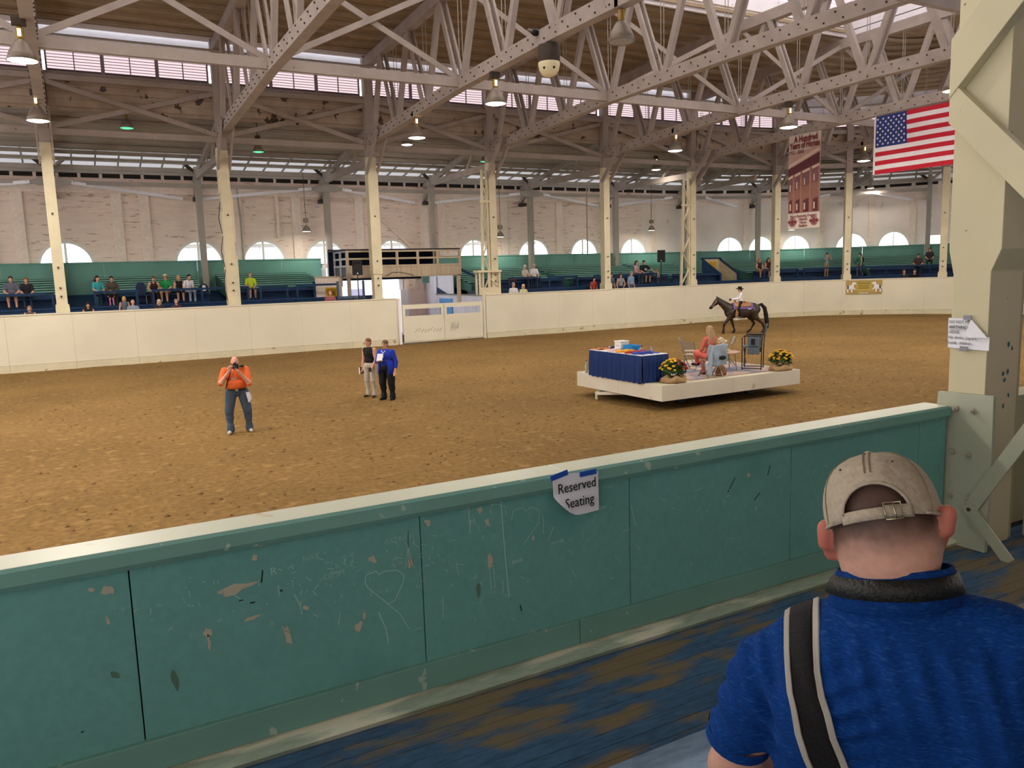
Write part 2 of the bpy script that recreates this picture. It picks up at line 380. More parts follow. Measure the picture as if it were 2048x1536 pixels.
# ---------------------------------------------------------------- stands on the far side
fs_ = sempty('floor_stand')
mb = MB()
for a, b in ((-14.4, 14.2), (20.1, 66)):
    sweep(mb, a, b, .14, 2.05, 0, 1.42)
mb.build('front_aisle', M_CONC, fs_)
mb = MB()
for a, b in ((-14.4, 14.2), (20.1, 66)):
    sweep(mb, a, b, 2.05, 3.45, 1.0, 2.5)
mb.build('raised_walkway', M_NAVYF, fs_)
mb = MB()
for a, b in ((-14.4, 11.6), (20.1, 66)): sweep(mb, a, b, 3.45, 9.0, .9, 1.6, 2.3, 3.0)
mb.build('stand_slope', M_NAVYF, fs_)
mb = MB()
for a, b in ((-14.4, 14.2), (20.1, 66)): sweep(mb, a, b, 1.98, 2.05, 1.42, 2.5); sweep(mb, a, b, 1.94, 2.05, 2.44, 2.53)
mb.build('blue_riser', M_NAVY, fs_)

def bleacher(s0, s1, label, navy_front=True, rows=8, front=True):
    t = thing('bleacher', label, 'bleacher', P3((s0+s1)/2, 5.5, 2.5), 0, 'green bleacher blocks of the far stand')
    for r in range(rows):
        o = 4.1+r*.62; z = 3.02+.185*(o-4.1)
        mb = MB(); sweep(mb, s0, s1, o, o+.30, z-.045, z); mb.build('seat_plank', M_GREEN, t)
        mb = MB(); sweep(mb, s0, s1, o+.40, o+.44, z-.1, z+.04); mb.build('back_plank', M_GREENSH, t)
    mb = MB()
    sweep(mb, s0, s1, 3.95, 8.9, 2.4, 2.85, 3.0, 3.76); mb.build('bench_support', M_GREENSH, t)
    if front:
        mb = MB(); sweep(mb, s0, s1, 2.95, 3.35, 2.9, 2.96); mb.build('front_bench', M_NAVY, t)
        mb = MB(); sweep(mb, s0, s1, 3.40, 3.46, 2.5, 3.06); mb.build('front_bench_back', M_NAVY, t)
    return t
BL = [(-13, -.5, 'green bleacher block left of the first cream column'), (1.15, 6.0, 'green bleacher block behind the couple with the child in pink'), (7.2, 12.3, 'green bleacher block behind the viewer in lime yellow'),
      (20.6, 26.6, 'green bleacher block behind the elderly couple right of the booth'), (27.4, 34.9, 'green bleacher block behind the man in the dark shirt with a white print'), (35.3, 38.9, 'green bleacher block just left of the stairwell'),
      (41.3, 47.4, 'green bleacher block right of the stairwell'), (47.8, 56.5, 'green bleacher block at the far right end of the stand')]
for b in BL: bleacher(*b)
# box rails on the walkway
def rail(s0, s1, label, z=3.2):
    t = thing('box_rail', label, 'railing', P3((s0+s1)/2, 2.35, 2.5), 0, 'navy rails in front of the bleachers')
    mb = MB(); sweep(mb, s0, s1, 2.31, 2.39, z-.10, z); mb.build('top_rail', M_NAVY, t)
    n = max(1, round((s1-s0)/2.2))
    for i in range(n+1):
        s = s0+.05+(s1-s0-.1)*i/n; MB().bar(P3(s, 2.35, 2.5), P3(s, 2.35, z-.08), .09, .09).build('rail_post', M_NAVY, t)
RL = [(-13, -3.2, 'navy rail at the far left edge of the stand'), (-3.0, -.6, 'navy rail in front of the man in the grey shirt at far left'), (.95, 2.75, 'navy rail before the couple with the child in pink'), (3.35, 7.7, 'long navy rail before the row of four seated viewers'), (8.2, 9.6, 'short navy rail before the viewer in lime yellow'), (10.0, 12.2, 'navy rail left of the announcer booth'),
      (20.4, 21.4, 'short navy rail just right of the booth'), (22.2, 24.2, 'navy rail before the elderly couple'), (24.9, 27.0, 'navy rail right of the elderly couple'), (28.2, 31.2, 'navy rail behind the standing group of three'), (31.6, 33.1, 'navy rail beside the loudspeaker on the right'), (41.4, 43.6, 'navy rail before the two seated women'), (43.9, 55.5, 'long navy rail round the far right bend of the stand')]
for r in RL: rail(*r)
# green board wall behind the top row
wg = sempty('wall_green')
for s0, s1 in ((-14.4, 13.2), (19.6, 38), (38, 58)):
    n = max(1, round((s1-s0)/2.4))
    for i in range(n):
        mb = MB(); sweep(mb, s0+(s1-s0)*i/n+.008, s0+(s1-s0)*(i+1)/n-.008, 8.9, 8.96, 3.0, 4.6+.05*(s0 >= 38)); mb.build('green_panel', M_GREENW, wg)
mb = MB(); sweep(mb, -14.4, 13.2, 8.86, 9.0, 4.6, 4.66); sweep(mb, 19.6, 58, 8.86, 9.0, 4.6, 4.66); mb.build('green_cap', M_GREENW, wg)

# ---------------------------------------------------------------- back wall with arched windows
OW, ZT = 9.7, 9.45
arch = [(.03, 1.25), (6.55, 1.23), (10.11, 1.18), (13.72, 1.19), (18.02, 1.2), (23.75, 1.1), (28.3, 1.22), (32.5, 1.15), (36.88, 1.17), (42.25, .62), (43.7, .58), (45.25, .62), (47.6, .66), (49.3, .62)]
wb = sempty('wall_back')
def wall_slab(mb, s0, s1, z0, z1, o=OW, th=.35): sweep(mb, s0, s1, o, o+th, z0, z1)
mb = MB(); mb2 = MB(); cur = -16.0; SPR = 4.5
def filled(a, b, z0=0, z1=ZT):
    if a < 37.7: wall_slab(mb, a, min(b, 37.7), z0, z1)
    if b > 37.7: wall_slab(mb2, max(a, 37.7), b, z0, z1)
doorway = (13.6, 18.5, 4.35)
edges = []
for c, r in arch: edges.append((c-r, c+r, c, r))
for a, b, c, r in edges:
    # solid strip between this opening and the last one, with the yard doorway cut below the arches
    if cur < a: filled(cur, a, 0 if not (cur > 12 and cur < 18) else doorway[2])
    n = 24
    for i in range(n):
        u0 = a+(b-a)*i/n; u1 = a+(b-a)*(i+1)/n; um = (u0+u1)/2; h = math.sqrt(max(0, 1-((um-c)/r)**2))
        filled(u0, u1, SPR+h*1.24, ZT)
    filled(a, b, 0 if not (b > 13 and a < 18.2) else doorway[2], 4.1)
    cur = b
filled(cur, 70)
mb.build('brickwork', M_PLASTER, wb); mb2.build('plaster_wall', M_PLASTER2, wb)
MB().box((12.2, YW+OW, 0), (doorway[0], YW+OW+.35, doorway[2])).box((doorway[1], YW+OW, 0), (23, YW+OW+.35, doorway[2])).build('doorway_brickwork', M_PLASTER, wb)
for s in (-8.6, -5.2, -1.9, 2.6, 3.95, 8.75, 12.1, 15.9, 20.2, 21.4, 26.0, 30.4, 34.7, 38.4, 43.0, 44.5, 46.35, 48.4, 50.0):
    mb = MB(); w = .26 if s < 38 else .12; sweep(mb, s-w, s+w, OW-.14, OW, 3.6, 8.6); mb.build('pilaster', M_PILAST, wb)
for s0, s1 in ((-16, 38), (38, 58)):
    mb = MB(); sweep(mb, s0, s1, OW-.18, OW, 8.25, 8.75); mb.build('ring_beam', M_PILAST, wb)
for a, b in ((-1.4, 2.2), (4.2, 8.4), (9, 11.8), (12.5, 15.6), (16.3, 20), (21.8, 25.7), (26.3, 30.1), (30.7, 34.4)):
    mb = MB(); sweep(mb, a, b, OW-.06, OW, 7.25, 7.31); mb.build('wall_ledge', M_RUST if False else M_PILAST, wb)
# dark ventilation slots under the eave
M_DARK = plain('dark_slot', '#2b2522', .9)
for i in range(62):
    s = -9+i*1.0
    if s > 56: break
    mb = MB(); sweep(mb, s+.08, s+.92, OW-.03, OW-.002, 9.05, 9.3); mb.build('vent_slot', M_DARK, wb)
# windows: frame ring, mullion and two panes each
M_WFRAME = plain('white_window_frame', '#e8e2da', .6)
for k, (c, r) in enumerate(arch):
    w = sempty('window_%d' % (k+1)); w.location = P3(c, OW+.2, SPR)
    mb = MB(); n = 20
    def pt(rr, zz, i, off): a = PI*i/n; return P3(c+rr*math.cos(a), OW+off, SPR+zz*math.sin(a))
    for i in range(n):
        q = [pt(r*1.06, 1.24*1.06, i, -.03), pt(r*1.06, 1.24*1.06, i+1, -.03), pt(r*.95, 1.24*.95, i+1, -.03), pt(r*.95, 1.24*.95, i, -.03)]; q2 = [p+path(c)[1]*.3 for p in q]
        mb.add(q+q2, MB.BF)
    mb.build('window_frame', M_WFRAME, w)
    mb = MB(); mb.bar(P3(c, OW+.22, 4.1), P3(c, OW+.22, SPR+1.2), .10*r, .08, path(c)[1]); mb.build('mullion', M_WFRAME, w)
    for sg in (0, 1):
        ids = range(0, n//2+1) if sg == 0 else range(n//2, n+1)
        pts = [pt(r*.93, 1.24*.93, i, .24) for i in ids]; lo = [P3(c+(r*.93 if sg == 0 else -r*.93), OW+.24, 4.1), P3(c, OW+.24, 4.1)]
        poly = ([P3(c, OW+.24, 4.1), lo[0]] + pts) if sg == 0 else (pts + [lo[0], P3(c, OW+.24, 4.1)])
        MB().add(poly, [tuple(range(len(poly)))]).build('pane', M_GLASS, w)
# small square window by the right-hand columns
w = sempty('window_15'); w.location = P3(50.9, OW-.1, 5)
mb = MB(); sweep(mb, 50.55, 51.25, OW-.04, OW-.01, 4.55, 5.3); mb.build('pane', emit('daylit_pane', '#f4f8ff', 2.2), w)
# ---------------------------------------------------------------- columns
COLS = [-14.1, -7.2, -.3, 6.62, 13.6, 20.25, 27.72, 34.3, 41.16, 45.91, 51.54, 58.5, 65]
ORD = ['', '', 'first', 'second', 'third', 'fourth', 'fifth', 'sixth', 'seventh', 'eighth', 'ninth', '', '']
COLD = {2: 'behind the viewers at far left', 3: 'with splice boards and torn edges, left of the viewer in lime yellow', 4: 'with a narrowed foot, in front of the announcer booth', 5: 'with a laced lattice mast, right of the gate', 6: 'beside the standing group of three', 7: 'with a wide laced lattice mast, left of the stairwell', 8: 'left of the hanging banner', 9: 'with pale grey faces, above the gold sign', 10: 'plain and narrow, next to the big near pillar'}
# near pillar: see the foreground
def column(i):
    s = COLS[i]; p = P3(s, .45, 0); rz = rz_at(s)
    lab = ('cream inner column ' + COLD[i]) if i in COLD else 'cream inner column outside the picture'
    t = thing('column', lab, 'column', p, rz, 'cream columns along the arena wall')
    w = .21
    MB().box((-w, -w, 1.0), (w, w, 9.3)).build('shaft', M_COLUMN, t, local=True, bevel=.015)
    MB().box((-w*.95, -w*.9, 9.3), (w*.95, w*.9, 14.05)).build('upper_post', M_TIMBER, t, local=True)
    MB().box((-w-.05, -w-.05, 1.0), (w+.05, w+.05, 2.6 if i not in (4,) else 2.4)).box((-w-.04, -w-.04, 3.6 if i == 4 else 2.6), (w+.04, w+.04, 8.6 if i == 4 else 2.7)).build('splice_board', M_COLUMN, t, local=True)
    if i == 3:
        for x0, x1, a, b in ((-.28, -.21, 2.3, 6.6), (.21, .29, 2.3, 4.6), (.21, .27, 5.2, 7.4), (-.27, -.21, 7.4, 9.4)):
            MB().box((x0, -.2, a), (x1, .18, b)).build('splice_plank', M_COLUMN, t, local=True)
        mb = MB(); z = 2.6
        for k in range(3): mb.bar((-.30, -.2, z+k*1.5), (-.40, -.2, z+.7+k*1.5), .03, .03); mb.bar((-.40, -.2, z+.7+k*1.5), (-.29, -.2, z+1.4+k*1.5), .03, .03)
        mb.build('loose_lath', M_RUST, t, local=True)
    mb = MB()
    for z in (3.0, 3.35, 4.2, 6.4): mb.box((-.04, -w-.07, z), (.03, -w-.03, z+.07))
    mb.build('bolt', M_RUST, t, local=True)
    if i in (5, 7):
        hw = .42 if i == 5 else .62
        for q in (0, 1):
            MB().bar((-w-.1-hw*q, -.1, 2.3), (-w-.1-hw*q*.6, -.1, 8.9), .09, .16).build('mast_leg', M_COLUMN, t, local=True)
        z = 2.5; sgn = 0
        while z < 8.0:
            xa = -w-.1-(hw*(1-.06*(z-2.5)) if sgn == 0 else 0); xb = -w-.1-(hw*(1-.06*(z-2.5)) if sgn == 1 else 0)
            MB().bar((xa, -.2, z), (xb, -.2, z+.95), .03, .12, (0, 1, 0)).build('lacing_bar', M_COLUMN, t, local=True); z += .95; sgn = 1-sgn
        MB().box((-w-hw-.14, -.24, 7.2), (-w, -.16, 7.32)).build('batten', M_COLUMN, t, local=True)
    # double knee brace up to the truss
    if i < 9:
        for x in (-.26, .26): MB().bar((x, -.1, 8.5), (x, -1.95, 10.35), .07, .24, (0, 0, 1)).build('knee_brace', M_TIMBER, t, local=True)
    return t
for i in range(1, 11): column(i)

# ---------------------------------------------------------------- main trusses across the arena
NODES = [27.9+3.36*k for k in range(-7, 4)]
def chord_z(y):
    m = abs(y-21.2); return 10.62 if m <= 0 else (10.62-.012*m if m <= 6.7 else 10.54-(m-6.7)*.043)
def top_z(y): m = abs(y-21.2); return 13.68+(17.5-m)*.042
TX = [-14.1, -7.2, -.3, 6.62, 13.6, 20.4, 27.7, 34.6, 41.3]
TLAB = {2: 'seen almost end on at far left', 3: 'springing from the second inner column', 4: 'springing from the column by the announcer booth, carrying the round dome', 5: 'springing from the laced column right of the gate', 6: 'springing from the column beside the standing group', 7: 'carrying the flag and the tall banner', 8: 'above the right bend of the arena'}
def truss(i):
    X = TX[i]; t = thing('roof_truss', 'white timber roof truss ' + TLAB.get(i, 'beyond the left edge of the picture'), 'roof truss', (X, 21.2, 10.6), 0, 'timber roof trusses over the arena')
    ys = [38.6, 33, 27.9, 21.2, 14.5, 9, 3.8]
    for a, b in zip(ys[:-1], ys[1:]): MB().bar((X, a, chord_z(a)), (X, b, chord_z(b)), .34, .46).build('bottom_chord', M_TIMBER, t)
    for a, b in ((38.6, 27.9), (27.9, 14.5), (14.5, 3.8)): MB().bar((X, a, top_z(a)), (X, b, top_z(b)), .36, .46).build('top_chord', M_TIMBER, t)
    for k, y in enumerate(NODES):
        zb = chord_z(y)+.1
        for sg in (-1, 1):
            yt = y+sg*1.62
            if not 4 < yt < 38.4: continue
            twin = (sg > 0) == (y > 21.2)
            if twin:
                for dx in (-.13, .13): MB().bar((X+dx, y+sg*.16, zb), (X+dx, yt, top_z(yt)), .09, .22, (0, 1, 0)).build('web_plank', M_TIMBER, t)
            else: MB().bar((X, y+sg*.16, zb), (X, yt, top_z(yt)), .19, .24, (0, 1, 0)).build('web_post', M_TIMBER, t)
        mb = MB()
        for dx in (-.07, .07): mb.tube([(X+dx, y, zb), (X+dx, y, 14.3)], .014, 5)
        mb.build('hanger_rods', M_GREYCOL, t)
    mb = MB(); y = 38.2; q = 0
    while y > 4:
        for sx in (-1, 1):
            for dz in (-.11, .11):
                yy = y+(.16 if dz > 0 else -.14)+r2.uniform(-.05, .05); c = (X+sx*.185, yy, chord_z(yy)+dz+r2.uniform(-.02, .02)); mb.box((c[0]-.02, c[1]-.022, c[2]-.022), (c[0]+.02, c[1]+.022, c[2]+.022))
        y -= .68
    stuff(mb.build('chord_bolts', M_RUST, t))
    return t
for i in range(1, len(TX)): truss(i)

# ---------------------------------------------------------------- sway bracing between neighbouring trusses and columns
BAY = {2: 'first and second', 3: 'second and third', 4: 'third and fourth', 5: 'fourth and fifth', 6: 'fifth and sixth', 7: 'sixth and seventh'}
for i in range(1, 8):
    xa, xb = TX[i], TX[i+1]; nm = BAY.get(i, 'leftmost two')
    for Y, far in ((27.9, True), (14.5, False)):
        z0 = chord_z(Y); t = thing('sway_brace', 'crossed braces on a strut between the %s trusses, %s side' % (nm, 'far' if far else 'near'), 'brace', ((xa+xb)/2, Y, z0), 0, 'sway braces between trusses')
        MB().bar((xa+.17, Y, z0), (xb-.17, Y, z0), .18, .34).build('strut', M_TIMBER, t)
        MB().bar((xa+.2, Y-.05, z0+.2), (xb-.2, Y-.05, 14.0), .06, .2, (0, 0, 1)).build('diagonal', M_TIMBER, t)
        MB().bar((xa+.2, Y+.05, 14.0), (xb-.2, Y+.05, z0+.2), .06, .2, (0, 0, 1)).build('diagonal', M_TIMBER, t)
    Y = 38.5; t = thing('column_brace', 'crossed braces below the clerestory between the %s inner columns' % nm, 'brace', ((xa+xb)/2, Y, 9.8), 0, 'column braces under the clerestory')
    MB().bar((xa, Y, 11.93), (xb, Y, 11.93), .16, .22).build('upper_strut', M_TIMBER, t)
    MB().bar((xa, Y+.1, 9.78), (xb, Y+.1, 9.78), .16, .26).build('lower_strut', M_TIMBER, t)
    MB().bar((xa+.2, Y-.06, 11.75), (xb-.2, Y-.06, 9.95), .05, .2).build('diagonal', M_TIMBER, t)
    MB().bar((xa+.2, Y+.04, 9.95), (xb-.2, Y+.04, 11.75), .05, .2).build('diagonal', M_TIMBER, t)
for a, b in ((41.2, 45.9), (45.9, 51.5), (51.5, 58.5)):
    t = thing('column_brace', 'straight struts between the inner columns of the right bend, %s' % ('left pair' if a < 42 else 'middle pair' if a < 48 else 'right pair'), 'brace', P3((a+b)/2, .45, 9.8), 0, 'column braces under the clerestory')
    for z, n in ((11.93, 'upper_strut'), (9.78, 'lower_strut')): MB().bar(P3(a, .45, z), P3(b, .45, z), .16, .24).build(n, M_TIMBER, t)
    MB().bar(P3(a, .4, 11.75), P3(b, .4, 9.95), .05, .2).build('diagonal', M_TIMBER, t)

# ---------------------------------------------------------------- main roof: boards on purlins, lantern along the ridge
M_PURL = mat('edge_lit_purlin', '#ab967d', .8, .1, 1.5); ce = sempty('ceiling')  # purlins lighter than the boards, light on their edges painted in
def roof_z(off): return 14.15+(.5-off)*.062
bd = boxmesh('roof_board', 7.0, .37, .03, M_ROOF)
for k in range(29):
    off = .45-.375*k; z = roof_z(off)+r2.uniform(-.008, .008)
    for q in range(8): piece(bd, ce, (-14+7*q+3.5+(k % 3-1)*.9, YW+off, z), 'roof_board', (-.062, 0, 0), (1, .98, 1))
    mb = MB(); sweep(mb, 41.0 if k % 2 else 40.4, 60, off-.185, off+.18, z, z+.03); mb.build('roof_board', M_ROOF, ce)
mb = MB()
for k in range(11): off = -.3-1.0*k; sweep(mb, -14, 60, off-.05, off+.05, roof_z(off)-.17, roof_z(off)-.02); mb.build('purlin', M_PURL, ce); mb = MB()
# deck above the boards keeps the weather out; end, near side and lantern walls
mb = MB(); sweep(mb, -30, 60, .6, -10.25, 14.2, 14.26, 14.9, 14.95); mb.box((35.2, 14, 14.86), (42, 28, 14.9)); mb.build('roof_deck', M_ROOF, ce)
MB().add([(-30, 14.5, 14.86), (62, 14.5, 14.86), (62, 3.4, 14.15), (-30, 3.4, 14.15), (-30, 14.5, 14.9), (62, 14.5, 14.9), (62, 3.4, 14.2), (-30, 3.4, 14.2)], MB.BF).build('near_roof_deck', M_ROOF, ce)
MB().box((41.9, 3.4, 14.5), (62, 38, 14.6)).build('end_roof_deck', M_ROOF, ce)
LX = 35.2
ln = sempty('wall_lantern')
MB().box((-20, 27.88, 14.5), (LX, 28.0, 15.5)).build('lantern_fascia', M_WHITE, ln); MB().box((-20, 14.4, 14.5), (LX, 14.52, 15.5)).build('lantern_fascia', M_WHITE, ln); MB().box((LX, 14.4, 14.5), (LX+.12, 28.0, 15.5)).build('lantern_fascia', M_WHITE, ln)
MB().box((-20, 27.88, 16.3), (LX, 28.0, 17.5)).box((LX, 14.4, 16.3), (LX+.12, 28, 17.5)).box((-20, 14.4, 15.5), (LX, 14.52, 17.5)).box((-20.1, 14.4, 14.5), (-20, 28, 17.5)).build('lantern_boarding', M_WHITE, ln)
for i in range(38):
    x = -19.3+i*1.45; MB().box((x, 27.8, 15.5), (x+.1, 28.0, 16.3)).build('lantern_post', M_WHITE, ln)
    for j in range(4): MB().bar((x+.1, 27.94, 15.58+j*.2), (x+1.45, 27.94, 15.58+j*.2), .1, .15, (0, .6, 1)).build('lantern_slat', M_LOUVRE, ln)
for i in range(9):
    y = 14.6+i*1.5; MB().box((LX, y, 15.5), (LX+.12, y+.1, 16.3)).build('lantern_post', M_WHITE, ln)
    for j in range(4): MB().bar((LX+.06, y+.1, 15.58+j*.2), (LX+.06, y+1.5, 15.58+j*.2), .1, .15, (.6, 0, 1)).build('lantern_slat', M_LOUVRE, ln)
MB().box((-20.2, 14.2, 17.5), (35.6, 28.2, 17.6)).build('lantern_roof', M_WHITE, ce)

# ---------------------------------------------------------------- clerestory over the inner columns
cl = sempty('wall_clerestory')
pl = boxmesh('peeling_board', 6.9, .05, .29, M_PEEL)
for k in range(4):
    for i in range(8): piece(pl, cl, ((TX[0]+7*i)+3.5, YW+.72+r2.uniform(-.01, .01), 11.0+.30*k), 'peeling_board')
    mb = MB(); sweep(mb, 41.6, 60, .70, .75, 10.86+.30*k, 11.14+.30*k); mb.build('peeling_board', M_PEEL, cl)
mb = MB(); sweep(mb, -30, 60, .78, .84, 10.7, 12.15); mb.build('clerestory_backing', M_PEEL, cl)
mb = MB(); sweep(mb, -30, 60, .55, .85, 12.08, 12.22); mb.build('sill_beam', M_TIMBER, cl)
mb = MB(); sweep(mb, -30, 60, .55, .85, 13.02, 13.12); mb.build('head_beam', M_WHITE, cl)
mb = MB(); sweep(mb, -30, 60, .82, .9, 13.12, 14.3); mb.build('white_boarding', M_WHITE, cl)
mb = MB(); sweep(mb, -30, 60, .3, .38, 13.93, 14.12); sweep(mb, -30, 60, .6, .84, 13.52, 13.6); mb.build('eave_moulding', M_WHITE, cl)
for i in range(90):
    s = -12+i*.72
    if s > 58: break
    a = P3(s, .8, 13.12); b = P3(s, .8, 13.5); MB().bar(a, b, .05, .06).build('eave_stud', M_WHITE, cl)
mb = MB(); st = stations(-14, 58)
mb.tube([P3(s, -.3, 13.42) for s in st], .05, 6); pp = mb.build('sprinkler_main', M_GREYCOL, cl)
# louvred windows, slats one by one
wn = 16; M_SEDGE = plain('dark_slat_edge', '#a5808c', .8); M_MUNT = plain('grey_muntin', '#8d8188', .6)  # slat edges: darker strips filling the lines between slats
spans = []
for i in range(1, 8):
    a, b = TX[i]+.3, TX[i+1]-.3
    for q in range(3): spans.append((a+(b-a)*q/3, a+(b-a)*(q+1)/3))
for q in range(7): spans.append((41.5+q*2.25, 41.5+(q+1)*2.25))
for a, b in spans:
    w = sempty('window_%d' % wn, P3((a+b)/2, .7, 12.6)); wn += 1
    mb = MB(); sweep(mb, a, a+.07, .6, .82, 12.2, 13.04); sweep(mb, b-.07, b, .6, .82, 12.2, 13.04); mb.build('window_frame', M_MUNT, w)
    mb = MB(); sweep(mb, (a+b)/2-.02, (a+b)/2+.02, .6, .66, 12.2, 13.04); mb.build('muntin', M_MUNT, w)
    mb = MB(); sweep(mb, a+.07, b-.07, .62, .66, 12.2, 12.32); mb.build('bottom_rail', plain('dull_mauve_rail', '#6d5a62', .8), w)
    for j in range(6):
        z = 12.33+j*.118; mb = MB(); sweep(mb, a+.07, b-.07, .70, .74, z, z+.092, z+.006, z+.098); mb.build('slat', M_LOUVRE, w); mb = MB(); sweep(mb, a+.07, b-.07, .69, .76, z+.092, z+.118); mb.build('slat_edge', M_SEDGE, w)

# ---------------------------------------------------------------- roof over the far stand
c2 = sempty('ceiling'); 
def lr_z(off): return 10.95-(off-.8)*.183
bd2 = boxmesh('roof_board', 7.0, .40, .03, M_ROOF2)
for k in range(13):
    off = 1.0+.42*k; z = lr_z(off)
    for q in range(8): piece(bd2, c2, (-14+7*q+3.5+(k % 2)*1.2, YW+off, z+r2.uniform(-.01, .01)), 'roof_board', (-.18, 0, 0), (1, .98, 1))
    mb = MB(); sweep(mb, 41.9 if k % 2 == 0 else 43.1, 62, off-.2, off+.2, z, z+.03); mb.build('roof_board', M_ROOF2, c2)
mb = MB(); sweep(mb, -30, 75, .8, 6.3, 11.05, 11.1, 10.05, 10.1); mb.build('stand_roof_deck', M_ROOF2, c2)
s = -14.0
while s < 60:
    mb = MB(); sheet(mb, s+.03, s+1.02, 6.25, 9.75, lr_z(6.25)+.07, lr_z(9.75)+.07); mb.build('roof_panel', M_PANEL, c2)
    mb = MB(); sweep(mb, s-.03, s+.03, 6.2, 9.8, lr_z(6.2)-.02, lr_z(6.2)+.09, lr_z(9.8)-.02, lr_z(9.8)+.09); mb.build('panel_rib', M_GREYCOL, c2); s += 1.05
mb = MB(); sweep(mb, -30, 75, 9.6, 10.9, lr_z(9.75)+.05, lr_z(9.75)+.1, lr_z(10.9), lr_z(10.9)+.05); mb.build('eave_boards', M_ROOF2, c2)
for o in (2.2, 3.8, 5.4, 6.3, 7.3, 9.2):
    mb = MB(); sweep(mb, -14, 60, o-.06, o+.06, lr_z(o)-.2, lr_z(o)-.02); mb.build('purlin', M_GREYCOL if o > 6 else M_STEEL, c2)

# outer row of posts and the timbers of each stand bay
ROW2 = [-14.1, -7.2, -.3, 6.6, 13.6, 20.25, 27.35, 34.35, 39.71, 43.24, 47.39, 50.62, 56]
R2D = {2: 'hidden partly by the first cream column', 3: 'left of the second cream column', 4: 'at the left end of the announcer booth', 5: 'above the right part of the announcer booth', 6: 'above the elderly couple', 7: 'just right of the fifth cream column', 8: 'right behind the laced mast by the stairwell', 9: 'left of the banner foot', 10: 'close behind the column over the gold sign', 11: 'beside the small square window'}
for i, s in enumerate(ROW2[:12]):
    if i == 0: continue
    p = P3(s, 8.4, 2); n = path(s)[1]
    t = thing('stand_post', 'slim grey stand post ' + R2D.get(i, 'outside the picture'), 'post', p, rz_at(s), 'grey posts at the back of the stand')
    MB().box((-.16, -.16, 0), (.16, .16, 7.6)).build('shaft', M_GREYCOL, t, local=True)
    MB().bar((0, -.1, 7.25), (0, -1.6, 8.05), .14, .2).build('fork_brace', M_STEEL, t, local=True); MB().bar((0, .1, 7.25), (0, 1.0, 7.7), .14, .2).build('fork_brace', M_STEEL, t, local=True)
    MB().bar((.1, 0, 7.3), (1.0, -.4, 8.0), .12, .16).build('fork_brace', M_STEEL, t, local=True); MB().bar((-.1, 0, 7.3), (-1.0, -.4, 8.0), .12, .16).build('fork_brace', M_RUST, t, local=True)
    if i % 2 == 0:
        MB().prism([(-1.1, 0), (-.5, .2), (.5, .2), (1.1, 0), (.5, -.2), (-.5, -.2)], (0, -.2, 6.62), (1, 0, 0), (0, 0, 1), (0, -.04, 0)).build('gusset_plate', M_GREYCOL, t, local=True)
    b = thing('stand_beam', 'stand beam meeting the grey post ' + R2D.get(i, 'outside the picture'), 'beam', P3(s, 4.5, 9), rz_at(s), 'beams across the far stand')
    MB().bar((0, -3.9, .12), (0, 3.9, .12), .2, .34).build('tie_beam', M_TIMBER, b, local=True)
    MB().bar((0, -3.9, 1.62), (0, 5.0, .02), .18, .28).build('rafter', M_TIMBER, b, local=True)
    MB().bar((0, 3.9, .05), (0, 5.2, -.85), .2, .28).build('wall_strut', M_TIMBER, b, local=True)
    for y in (-1.2, 1.6): MB().bar((0, y, .2), (0, y-1.0, 1.2), .12, .16).build('web_post', M_STEEL, b, local=True)
    MB().bar((0, 4.6, -1.0), (0, 5.2, -1.0), .3, .22).build('wall_bracket', M_RUST, b, local=True)
for i in range(1, len(ROW2)-2):
    a, b = ROW2[i], ROW2[i+1]; t = thing('stand_tie', 'ties starting at the grey post ' + R2D.get(i, 'outside the picture'), 'tie', P3((a+b)/2, 8.4, 8.6), 0, 'ties along the far stand')
    mb = MB(); sweep(mb, a, b, 8.3, 8.45, 9.26, 9.5); mb.build('upper_tie', M_STEEL, t)
    mb = MB(); sweep(mb, a, b, 8.3, 8.5, 8.52, 8.72); mb.build('lower_tie', M_STEEL, t)
    m = 1 if i % 2 == 0 else 0
    pa, pb = (P3(a+.9, 8.2, 8.6), P3(b-.7, 9.5, 8.02)) if i % 2 == 0 else (P3(a+.3, 9.5, 8.02), P3(b-.9, 8.2, 8.6))
    MB().bar(pa, pb, .12, .16).build('splayed_brace', M_WHITE, t)
mb = MB(); mb.tube([P3(s, 6, 9.48) for s in stations(-14, 58)], .035, 6)
pipe = mb.build('sprinkler_pipe', M_GREYCOL); tag(pipe, 'thin grey sprinkler pipe running along under the far stand roof', 'pipe')
# conduits and pipes on the back wall
for k, (pts, lab) in enumerate([([(-3.0, 3.9), (-3.0, 8.6)], 'thin grey conduit rising on the back wall at far left'), ([(8.9, 4.2), (8.9, 7.0), (8.8, 8.7)], 'pair-bent conduit left of the third arched window'), ([(17.0, 8.2), (17.0, 7.3), (19.3, 5.2), (19.3, 4.4)], 'pale pipe bending diagonally down above the booth'), ([(30.6, 4.6), (30.6, 9)], 'dark drop rod left of the tall rod by the seventh arch'), ([(31.9, 4.6), (31.9, 9)], 'dark drop rod in front of the eighth arch'), ([(11.0, 5.9), (11.0, 8.6)], 'thick pale drain pipe right of the third arched window')]):
    r = .1 if k == 5 else .05
    tag(MB().tube([P3(a, OW-.15 if k < 3 or k == 5 else 6.5, z) for a, z in pts], r, 8).build('wall_pipe', M_PILAST if k in (2, 5) else M_GREYCOL), lab, 'pipe')

